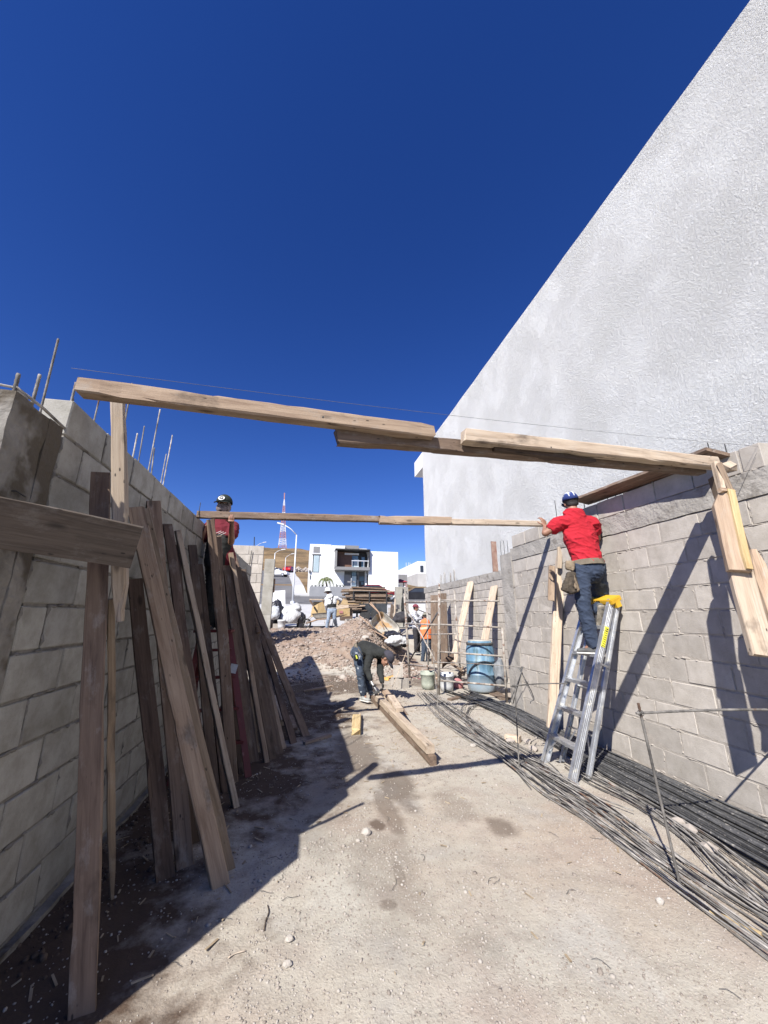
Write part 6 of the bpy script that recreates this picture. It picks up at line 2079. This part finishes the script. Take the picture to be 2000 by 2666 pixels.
def person(loc, label, J, st, s=1.0, vox=.008, cvox=.010):
    root = empty('person', loc, label, 'person', st.get('group'))
    f, u = V(J['face']).normalized(), V(J.get('up', (0, 0, 1)))
    b = MB()
    f, u, r = head(b, J['head'], f, u, s)
    neck = V(J['neck']); hc = V(J['head'])
    b.cap(neck - (hc - neck) * .1, hc - u * .03 * s - f * .015 * s, .060 * s, .054 * s)
    shm = (V(J['shA']) + V(J['shB'])) / 2; hpm = (V(J['hipA']) + V(J['hipB'])) / 2
    sv = (V(J['shB']) - V(J['shA'])).normalized()
    hv = (V(J['hipB']) - V(J['hipA'])).normalized()
    sw = (V(J['shB']) - V(J['shA'])).length / 2
    chest = shm.lerp(hpm, .28) + V(J.get('bend', (0, 0, 0))) * .6; waist = shm.lerp(hpm, .66) + V(J.get('bend', (0, 0, 0)))
    b.ecap(neck, chest, (sw * .62, .075 * s), (sw * .86, .115 * s), sv, 18)
    b.ecap(chest, waist, (sw * .86, .115 * s), (.135 * s, .098 * s), sv, 18)
    b.ecap(waist, hpm, (.135 * s, .098 * s), (.15 * s, .115 * s), hv, 18)
    for k in 'AB':
        b.cap(shm.lerp(J['sh' + k], .5), J['sh' + k], .062 * s, .060 * s)
        b.cap(J['sh' + k], J['el' + k], .055 * s, .041 * s)
        b.cap(J['el' + k], J['wr' + k], .042 * s, .028 * s)
        hd_ = J.get('hand' + k)
        if hd_:
            hand(b, V(J['wr' + k]), hd_[0], hd_[1], hd_[2], s, hd_[3])
        b.cap(J['hip' + k], J['kn' + k], .088 * s, .058 * s)
        b.cap(J['kn' + k], J['an' + k], .056 * s, .040 * s)
        an = V(J['an' + k]); toe = V(J['toe' + k])
        b.cap(an, an.lerp(toe, .5), .032 * s, .02 * s)
    remeshed(b, 'body', vox, M['skin'], root, 0, smooth=3)
    # hair
    hb = MB(); hb.ell(hc + u * .030 * s - f * .022 * s, r * .081 * s, f * .090 * s, u * .090 * s, 18, 12); hb.ell(hc - u * .030 * s - f * .055 * s, r * .066 * s, f * .042 * s, u * .045 * s)
    remeshed(hb, 'hair', .008, M['hair'], root, .003, 60, 2)
    eb = MB()
    for k in (-1, 1):
        eb.ell(hc + r * .031 * s * k + f * .078 * s + u * .012 * s, r * .014 * s, f * .010 * s, u * .009 * s)
    e = eb.build('eye', M['white'], root, True)
    eb = MB()
    for k in (-1, 1):
        eb.ell(hc + r * .031 * s * k + f * .087 * s + u * .012 * s, r * .006 * s, f * .004 * s, u * .006 * s)
        eb.bar(hc + r * .016 * s * k + f * .092 * s + u * .034 * s, hc + r * .048 * s * k + f * .080 * s + u * .034 * s, .008, .006)
    eb.build('pupil', M['hair'], e, True)
    # shirt
    g = .018 * s
    t = MB()
    t.ecap(neck - (shm - neck) * .25, chest, (sw * .55 + g, .070 * s + g), (sw * .92 + g, .118 * s + g), sv, 20)
    t.ecap(chest, waist, (sw * .92 + g, .118 * s + g), (.155 * s + g, .112 * s + g), sv, 20)
    hem = waist.lerp(hpm, st.get('hem', .55))
    t.ecap(waist, hem, (.155 * s + g, .112 * s + g), (.158 * s + g, .118 * s + g), hv, 20, flat=True)
    sl_ = st.get('sleeve', .62)
    for k in 'AB':
        t.cap(shm.lerp(J['sh' + k], .5), J['sh' + k], .068 * s + g, .064 * s + g)
        if st.get('vest') is None:
            if sl_ <= 1:
                sh, el = V(J['sh' + k]), V(J['el' + k])
                e_ = sh.lerp(el, sl_)
                t.ecap(sh, e_, (.062 * s + g,) * 2, (.062 * s + g * .9,) * 2, perp((el - sh).normalized()), 16, flat=False)
            else:
                t.cap(J['sh' + k], J['el' + k], .062 * s + g * .8, .048 * s + g * .8)
                t.ecap(J['el' + k], V(J['el' + k]).lerp(J['wr' + k], .94), (.048 * s + g * .8,) * 2, (.036 * s + g * .6,) * 2, perp((V(J['wr' + k]) - V(J['el' + k])).normalized()), 14, flat=False)
    t.ecap(neck + (hc - neck) * .0 - (shm - neck) * .1, neck + (hc - neck).normalized() * .035 * s, (.074 * s, .074 * s), (.068 * s, .068 * s), sv, 16, flat=True)
    shirt = remeshed(t, st.get('shirt_name', 'shirt'), cvox, M[st['shirt']], root, st.get('wr', .010) * s, 6, 2, 3.7)
    # trousers
    p = MB()
    p.ecap(waist.lerp(hpm, .35), hpm - (waist - hpm) * .25, (.150 * s + .01, .110 * s + .01), (.160 * s + .01, .122 * s + .012), hv, 18)
    for k in 'AB':
        hp, kn, an = V(J['hip' + k]), V(J['kn' + k]), V(J['an' + k])
        p.cap(hp, kn, .102 * s, .074 * s)
        p.ecap(kn, kn.lerp(an, .97), (.074 * s,) * 2, (.066 * s,) * 2, hv, 16, flat=False)
    remeshed(p, 'trousers', cvox, M[st['trousers']], root, .010 * s, 8, 2, 11.0)
    # shoes
    for k in 'AB':
        an = V(J['an' + k]); toe = V(J['toe' + k])
        d = (toe - an); 
        upv = V(J.get('soleup' + k, (0, 0, 1)))
        fd = (d - upv * d.dot(upv)).normalized()
        heel = an - upv * (d.dot(upv) * -1 if False else abs(d.dot(upv))) 
        base = an + upv * d.dot(upv)
        side = fd.cross(upv)
        sb = MB()
        sb.ecap(base - fd * .05 * s + upv * .018, base + fd * .15 * s + upv * .010, (.040 * s, .030 * s), (.046 * s, .024 * s), side, 16)
        sb.cap(an + upv * .01, base + fd * .02 * s + upv * .02, .048 * s, .044 * s)
        shoe = remeshed(sb, 'shoe', .008, M[st.get('shoe', 'shoe')], root, 0, smooth=3)
        so_ = MB()
        so_.ecap(base - fd * .055 * s - upv * .012, base + fd * .16 * s - upv * .014, (.042 * s, .014), (.048 * s, .014), side, 16)
        so_.build('sole', M[st.get('sole' + k, 'sole')], shoe, True)
    return root, f, u, r, neck, chest, waist, hpm, sv, hv

# ---- man in the red polo on the ladder
D0 = 4.36
J = dict(head=at(1487, 1310, 4.46), neck=at(1494, 1345, 4.40), face=(.45, .95, -.12), up=(-.05, 0.15, 1),
         shA=at(1459, 1362, 4.38), shB=at(1541, 1362, 4.40), elA=at(1420, 1388, 4.40), wrA=at(1420, 1371, 4.60),
         elB=at(1556, 1400, 4.52), wrB=at(1510, 1400, 4.72), hipA=at(1513, 1478, 4.33), hipB=at(1553, 1477, 4.36),
         knA=at(1520, 1580, 4.30), anA=at(1547, 1679, 4.28), knB=at(1564, 1566, 4.56), anB=at(1560, 1586, 4.38))
stepL = lambda z: (FL.lerp(TL, z / 1.68) + FR.lerp(TR, z / 1.67)) / 2
J['toeA'] = at(1510, 1696, 4.38); J['toeB'] = at(1562, 1627, 4.42)
J['anA'] = at(1545, 1678, 4.30)
J['handA'] = (V((-.05, .25, 1)), V((-.2, 1, -.1)), (.25, .5, .4), 1)
J['handB'] = (V((-.6, .6, .3)), V((-.3, .6, -.6)), (.4, .6, .4), -1)
J['soleupB'] = V((.22, .88, .42)).normalized()
root, f, u, r, neck, chest, waist, hpm, sv, hv = person(V((J['anA'].x, J['anA'].y, J['anA'].z - .08)), 'man in a red polo shirt and blue cap standing on the aluminium stepladder', J,
    dict(shirt='red_polo', trousers='denim', shoe='shoe', soleB='tread', sleeve=.42, hem=.72, wr=.016), .98, .0055, .008)
co_, top = cap_hat(root, J['head'], f, u, r, M['cap_b'], 1.0, .08)
for k_ in (-1, 1):
    pts = []
    for i in range(9):
        th = .12 + 1.05 * i / 8
        pts.append(top + (r * k_ * (.30 + .14 * i / 8) * .088 - f * .106 * (.95 - .1 * i / 8)) * math.cos(th) * 1.02 + u * (math.sin(th) * .100 + .004))
    MB().tube(pts, [.004 + .0045 * math.sin(PI * i / 8) for i in range(9)], 6).build('cap_stripe', M['white'], co_, True)
cb = MB()
cb.ecap(neck - V((0, 0, .005)), neck + (J['head'] - neck).normalized() * .055, (.078, .078), (.066, .066), sv, 16, flat=True)
remeshed(cb, 'collar', .007, M['red_polo'], root, .002, 14, 2)
# belt and pouches
bt = MB()
bc0 = waist.lerp(hpm, .74); axb = (waist - hpm).normalized()
n = 40
w_in = []
fwd_b = hv.cross(axb)
for i in range(n):
    a = 2 * PI * i / n
    for h_ in (-.030, .030):
        bt.v.append(tuple(bc0 + hv * math.cos(a) * .180 + fwd_b * math.sin(a) * .140 + axb * h_))
for i in range(n):
    a = 2 * i; b_ = 2 * ((i + 1) % n)
    bt.f.append((a, b_, b_ + 1, a + 1))
o = link('tool_belt', bt.mesh('belt', False), M['belt'], root); o.modifiers.new('s', 'SOLIDIFY').thickness = .006
mb = MB()
for i in (27, 29, 31, 33):
    a = 2 * PI * i / n
    c_ = bc0 + hv * math.cos(a) * .188 + fwd_b * math.sin(a) * .147
    mb.bar(c_ - axb * .044, c_ + axb * .044, .014, .01, hv * math.cos(a) + fwd_b * math.sin(a))
mb.build('belt_keeper', M['leather_d'], o)
def pouch(px4, D, th, m, name, m2=None):
    P4 = [at(x, y, D) for x, y in px4]
    c = sum(P4, V((0, 0, 0))) / len(P4)
    mb = MB()
    for i in range(len(P4)):
        a, b_ = P4[i], P4[(i + 1) % len(P4)]
        mb.cap(a.lerp(c, .25), b_.lerp(c, .25), th, th)
        mb.cap(a.lerp(c, .3), c, th, th * 1.3)
    return remeshed(mb, name, .008, m, o, .006, 22, 2)
pouch([(1476, 1462), (1494, 1462), (1492, 1486), (1474, 1480)], 4.24, .022, M['leather'], 'pouch')
pouch([(1482, 1486), (1494, 1486), (1508, 1540), (1486, 1548), (1462, 1538)], 4.22, .028, M['leather_d'], 'pouch')
pouch([(1492, 1492), (1498, 1512), (1510, 1540), (1504, 1543)], 4.20, .012, M['leather'], 'pouch_flap')
pouch([(1496, 1520), (1500, 1534)], 4.18, .012, M['leather'], 'glove')
mb = MB(); mb.bar(at(1574, 1470, 4.30), at(1570, 1500, 4.30), .03, .02); mb.tube([at(1562, 1495, 4.24), at(1551, 1499, 4.235), at(1546, 1498, 4.235)], .006, 6)
mb.build('tool', M['black_cloth'], o)
# tread of the raised shoe
# ---- left man
Dm = 4.72
J = dict(head=at(583, 1316, Dm), neck=at(580, 1352, Dm + .02), face=V((-.18, -1, -.10)), up=(0, -.05, 1),
         shA=at(544, 1374, Dm), shB=at(608, 1372, Dm), elA=at(520, 1420, Dm - .02), wrA=at(532, 1384, Dm - .10),
         elB=at(602, 1412, Dm - .16), wrB=at(604, 1362, 4.265), hipA=at(555, 1478, Dm + .03), hipB=at(585, 1478, Dm + .03),
         knA=at(553, 1560, Dm - .05), anA=at(548, 1628, Dm), knB=at(580, 1560, Dm - .05), anB=at(572, 1628, Dm + .02),
         toeA=at(542, 1640, Dm - .14), toeB=at(576, 1640, Dm - .12))
J['handA'] = (V((.35, -.2, 1)), V((1, -.2, -.2)), (.35, .6, .4), 1)
J['handB'] = (V((.05, -1, .05)), V((0, 0, 1)), (1.0, .5, .2), 1)
root, f, u, r, neck, chest, waist, hpm, sv, hv = person(V((J['anA'].x, J['anA'].y, J['anA'].z - .07)), 'man in a black cap, camouflage face scarf and maroon shirt holding up the second beam', J,
    dict(shirt='maroon', trousers='black_cloth', shoe='shoe', sleeve=.5, hem=.9), .90, .0055, .009)
co_, top = cap_hat(root, J['head'], f, u, r, M['cap_k'], 1.06, .085)
mb = MB(); mb.ell(J['head'] - u * .045 + f * .014, r * .080, f * .104, u * .082); mb.ell(J['head'] - u * .015 - f * .016, r * .085, f * .092, u * .09); mb.cap(J['head'] - u * .07, neck, .07, .085)
remeshed(mb, 'face_scarf', .007, M['camo'], root, .005, 26, 2)
# oval emblem with a G on the cap front
em = top + f * .100 + u * .052 - r * -.0
xr_ = -r; nn = (f * .94 + u * .34).normalized(); yy = nn.cross(xr_).normalized()
if yy.z < 0: yy = -yy
xr_ = yy.cross(nn)
Me = Matrix.Translation(top + f * .1075 * 1.0 + u * .045) @ Matrix((xr_, yy, nn)).transposed().to_4x4()
mb = MB()
for k, (a_, b_, z0, z1) in enumerate(((.040, .029, 0, .003),)):
    vs = [Me @ V((math.cos(t_) * a_, math.sin(t_) * b_, z)) for z in (z0 - .01, z1) for t_ in [2 * PI * i / 28 for i in range(28)]]
    mb.add(vs, [(i, (i + 1) % 28, (i + 1) % 28 + 28, i + 28) for i in range(28)] + [tuple(range(28, 56))])
eo = mb.build('cap_emblem', M['white'], co_)
text('G', .060, Me @ Matrix.Translation((0, 0, .0045)) @ Matrix.Diagonal((1.15, .85, 1, 1)), M['black'], eo, bold=.003)
# chest print
cdir = V((J['shB'] - J['shA'])).normalized(); cdn = V((0, 0, 1)); cn = cdir.cross(cdn).normalized()
if cn.y > 0: cn = -cn
Mc = Matrix((cdir, cn.cross(cdir), cn)).transposed().to_4x4()
pc = shc = (J['shA'] + J['shB']) / 2
sh_ob = [c for c in root.children if c.name.startswith('shirt')][0]
fr_ = -1e9
for v in sh_ob.data.vertices:
    q = v.co - pc
    if abs(q.dot(cdir)) < .1 and -.22 < q.z < -.02: fr_ = max(fr_, q.dot(cn))
text('DAS', .105, Matrix.Translation(pc + cn * (fr_ + .002) + V((.02, 0, -.165))) @ Mc, M['black'], sh_ob, bold=.004)
text('D', .085, Matrix.Translation(pc + cn * (fr_ + .004) + V((-.05, 0, -.160))) @ Mc, M['white'], sh_ob, bold=.0015)
mb = MB()
for i in range(3):
    mb.tube([pc + cn * (fr_ + .003) + cdir * (.0 + .03 * i) + V((0, 0, -.10 - .012 * i)), pc + cn * (fr_ + .003) + cdir * (.06 + .03 * i) + V((0, 0, -.075 - .012 * i))], .003, 5)
mb.build('print_line', M['white'], sh_ob)
mb = MB(); mb.ecap(waist + V((.02, 0, -.02)), hpm + V((.02, 0, .06)), (.172, .135), (.172, .135), hv, 16)
remeshed(mb, 'shirt_tail', .01, M['maroon'], root, .006, 9, 2)
mb = MB(); mb.ecap(chest.lerp(waist, .3) + V((.0, -.045, 0)), hpm + V((-.02, -.03, .06)), (.15, .125), (.155, .135), hv, 16)
remeshed(mb, 'torso_shade_shell', .01, M['black_cloth'], root, .005, 9, 2)  # black shell laid over the shirt to paint the torso's deep shade

# ---- stooping man
Ds = 7.35
J = dict(head=at(1007, 1716, 7.05), neck=at(994, 1702, 7.15), face=V((.38, -.42, -.85)), up=(.80, -.50, .15),
         shA=at(964, 1704, 7.12), shB=at(992, 1698, 7.42), elA=at(955, 1742, 7.0), wrA=at(965, 1769, 6.92),
         elB=at(990, 1748, 7.2), wrB=at(995, 1776, 7.02), hipA=at(931, 1698, 7.22), hipB=at(938, 1694, 7.48),
         knA=at(938, 1752, 7.15), anA=at(946, 1806, 7.2), knB=at(953, 1748, 7.5), anB=at(963, 1796, 7.55),
         toeA=at(958, 1824, 7.12), toeB=at(968, 1806, 7.45), bend=V((-.01, 0, .075)))
J['handA'] = (V((.25, -.2, -.9)), V((.6, -.6, -.2)), (.6, .8, .5), 1)
J['handB'] = (V((.1, -.4, -.8)), V((-.7, -.3, -.4)), (.5, .7, .5), -1)
root, f, u, r, neck, chest, waist, hpm, sv, hv = person(V((J['anA'].x, J['anA'].y, .03)), 'man in a black jacket and dark cap stooping to hammer the timbers', J,
    dict(shirt='black_cloth', trousers='denim_s', shoe='boot', sleeve=2, hem=.6, shirt_name='jacket'), .95, .008, .011)
cap_hat(root, J['head'], f, u, r, M['cap_n'], 1.1, .09)
mb = MB(); 
for k in 'AB':
    hd_ = J['hand' + k]
    hand(mb, V(J['wr' + k]), hd_[0], hd_[1], hd_[2], 1.0, hd_[3], fr=.0115)
remeshed(mb, 'glove', .006, M['glove'], root, 0, smooth=1)
bt = MB(); axb = (waist - hpm).normalized(); bc0 = waist.lerp(hpm, .72); fb = hv.cross(axb)
for i in range(n):
    a = 2 * PI * i / n
    for h_ in (-.03, .03):
        bt.v.append(tuple(bc0 + hv * math.cos(a) * .19 + fb * math.sin(a) * .148 + axb * h_))
for i in range(n):
    a = 2 * i; b_ = 2 * ((i + 1) % n)
    bt.f.append((a, b_, b_ + 1, a + 1))
o = link('tool_belt', bt.mesh('belt', True), M['belt'], root); o.modifiers.new('s', 'SOLIDIFY').thickness = .008
mb = MB(); c_ = at(928, 1712, 7.02); mb.ell(c_, HD * .03, V((.045, 0, 0)), V((0, 0, .06))); remeshed(mb, 'tape_measure', .008, M['black_cloth'], o)
MB().bar(at(927, 1706, 6.985), at(930, 1715, 6.985), .022, .008, (0, -1, 0)).build('tape_stripe', noisy('lime', (.55, .62, .05), (.65, .72, .1), 8, .6, 0), o)
hm = empty('hammer', at(982, 1800, 6.88), 'hammer with a pale handle in the hand of the stooping man', 'hammer')
MB().tube([at(966, 1774, 6.9), at(981, 1800, 6.86)], .014, 8).build('handle', M['bucket_w'], hm, True)
mb = MB(); mb.bar(at(973, 1804, 6.86), at(989, 1801, 6.86), .035, .035); mb.build('head', M['rim'], hm)

# ---- hooded man seen from behind
Dh = 16.4
J = dict(head=at(854, 1540, Dh), neck=at(859, 1552, Dh), face=V((-.3, 1, -.25)), up=(0, .2, 1),
         shA=at(850, 1560, Dh), shB=at(877, 1557, Dh), elA=at(849, 1576, Dh - .05), wrA=at(850, 1588, Dh + .15),
         elB=at(888, 1562, Dh + .1), wrB=at(885, 1570, Dh + .35), hipA=at(858, 1588, Dh), hipB=at(871, 1588, Dh),
         knA=at(855, 1612, Dh - .05), anA=at(851, 1633, Dh), knB=at(871, 1610, Dh), anB=at(875, 1628, Dh + .3),
         toeA=at(844, 1640, Dh - .1), toeB=at(879, 1634, Dh + .35))
J['handA'] = (V((0, .5, -.8)), V((.8, .3, 0)), (.5, .6, .5), 1)
J['handB'] = (V((-.3, .8, -.3)), V((-.2, 0, -1)), (.5, .6, .5), -1)
root, f, u, r, neck, chest, waist, hpm, sv, hv = person(gp(858, 1638, Dh), 'man in a pale hoodie, bucket hat and black back brace standing on the mound', J,
    dict(shirt='hoodie', trousers='denim_l', shoe='boot', sleeve=2, hem=.5, shirt_name='hoodie'), .98, .010, .012)
hb = MB()
tp_ = J['head'] + u * .02
hb.lathe(tp_, [(.175, -.045), (.125, .02), (.118, .10), (.09, .135), (.02, .14)], 24, u, cap=False)
o = hb.build('bucket_hat', M['hat_w'], root, True); o.modifiers.new('s', 'SOLIDIFY').thickness = .006
mb = MB(); mb.ell(neck + V((0, -.09, -.03)), sv * .12, V((0, .06, 0)), V((0, 0, .09))); remeshed(mb, 'hood', .012, M['hoodie'], root, .005, 10, 2)
mb = MB(); w1 = waist + (chest - waist) * .35; mb.ecap(w1, waist.lerp(hpm, .25), (.19, .15), (.19, .152), sv, 18, flat=True); br = remeshed(mb, 'back_brace', .011, M['black_cloth'], root, .002, 9, 1)
bk = -V((0, 1, 0)) * .165
for s_ in (-1, 1):
    a_ = V(J['shB'] if s_ > 0 else J['shA']).lerp(neck, .5) + V((0, -.06, .07)); 
    MB().bar(a_, chest + bk, .03, .008, (0, -1, .2)).build('strap', M['black_cloth'], br)
    MB().bar(chest + bk, w1 + bk + sv * .07 * s_, .03, .008, (0, -1, .1)).build('strap', M['black_cloth'], br)

# ---- man in the orange vest, from behind
Do = 13.5
J = dict(head=at(1107, 1606, Do + .1), neck=at(1107, 1621, Do), face=V((-.1, 1, -.5)), up=(0, .45, 1),
         shA=at(1097, 1628, Do), shB=at(1121, 1628, Do), elA=at(1096, 1646, Do + .15), wrA=at(1103, 1648, Do + .4),
         elB=at(1126, 1648, Do), wrB=at(1136, 1652, Do + .15), hipA=at(1104, 1668, Do), hipB=at(1116, 1668, Do),
         knA=at(1103, 1698, Do - .05), anA=at(1100, 1720, Do), knB=at(1115, 1697, Do), anB=at(1114, 1722, Do + .1),
         toeA=at(1096, 1729, Do - .05), toeB=at(1113, 1730, Do))
J['handA'] = (V((.2, .9, -.1)), V((.5, 0, -.6)), (.5, .6, .5), 1)
J['handB'] = (V((.4, .8, -.2)), V((-.5, 0, -.6)), (.5, .6, .5), -1)
root, f, u, r, neck, chest, waist, hpm, sv, hv = person(gp(1106, 1728, Do), 'man in an orange vest and khaki cap seen from behind the scaffold', J,
    dict(shirt='slate', trousers='denim_s', shoe='shoe', sleeve=2, hem=.5, shirt_name='sweater'), .92, .010, .012)
cap_hat(root, J['head'], f, u, r, M['cap_g'], 1.05, .08)
mb = MB(); g_ = .034
mb.ecap(neck - (chest - neck) * .05, chest, (.13 + g_, .08 + g_), (.165 + g_, .11 + g_), sv, 18); mb.ecap(chest, waist.lerp(hpm, .55), (.165 + g_, .112 + g_), (.15 + g_, .115 + g_), sv, 18, flat=True)
vs_ = remeshed(mb, 'vest', .011, M['orange'], root, .006, 9, 2)
mb = MB(); mb.ecap(chest + (neck - chest) * .28, chest + (neck - chest) * .12, (.165 + g_, .112 + g_ + .006), (.17 + g_, .115 + g_ + .006), sv, 18, flat=True); remeshed(mb, 'reflective_band', .011, noisy('peach_band', (.72, .46, .30), (.8, .56, .4), 8, .6, 0), vs_, 0, 9, 1)

# ---- man in the striped shirt
Dt = 14.6
J = dict(head=at(1083, 1583, Dt), neck=at(1080, 1596, Dt), face=V((.95, -.25, -.12)), up=(0, 0, 1),
         shA=at(1077, 1602, Dt - .15), shB=at(1084, 1602, Dt + .2), elA=at(1086, 1612, Dt - .3), wrA=at(1099, 1610, Dt - .2),
         elB=at(1093, 1607, Dt + .2), wrB=at(1103, 1604, Dt + .1), hipA=at(1081, 1640, Dt - .08), hipB=at(1086, 1640, Dt + .12),
         knA=at(1083, 1668, Dt - .1), anA=at(1083, 1694, Dt - .1), knB=at(1090, 1668, Dt + .1), anB=at(1090, 1692, Dt + .1),
         toeA=at(1092, 1700, Dt - .1), toeB=at(1098, 1698, Dt + .1))
J['handA'] = (V((1, .1, 0)), V((0, .2, 1)), (.5, .7, .5), 1)
J['handB'] = (V((1, .1, 0)), V((0, .2, 1)), (.5, .7, .5), -1)
root, f, u, r, neck, chest, waist, hpm, sv, hv = person(gp(1084, 1700, Dt), 'man in a striped shirt and maroon cap facing sideways behind the orange vest man', J,
    dict(shirt='striped', trousers='grey_black', shoe='shoe', sleeve=2, hem=.8), .95, .010, .012)
cap_hat(root, J['head'], f, u, r, M['cap_m'], 1.05, .085)
st_ = at(1088, 1587, Dt - .3); en_ = at(1130, 1604, Dt - .1)
tag(MB().tube([st_, en_], .02, 8).build('pipe', M['pipe_dark'], None, True), 'dark pipe carried across by the man in the striped shirt', 'pipe')
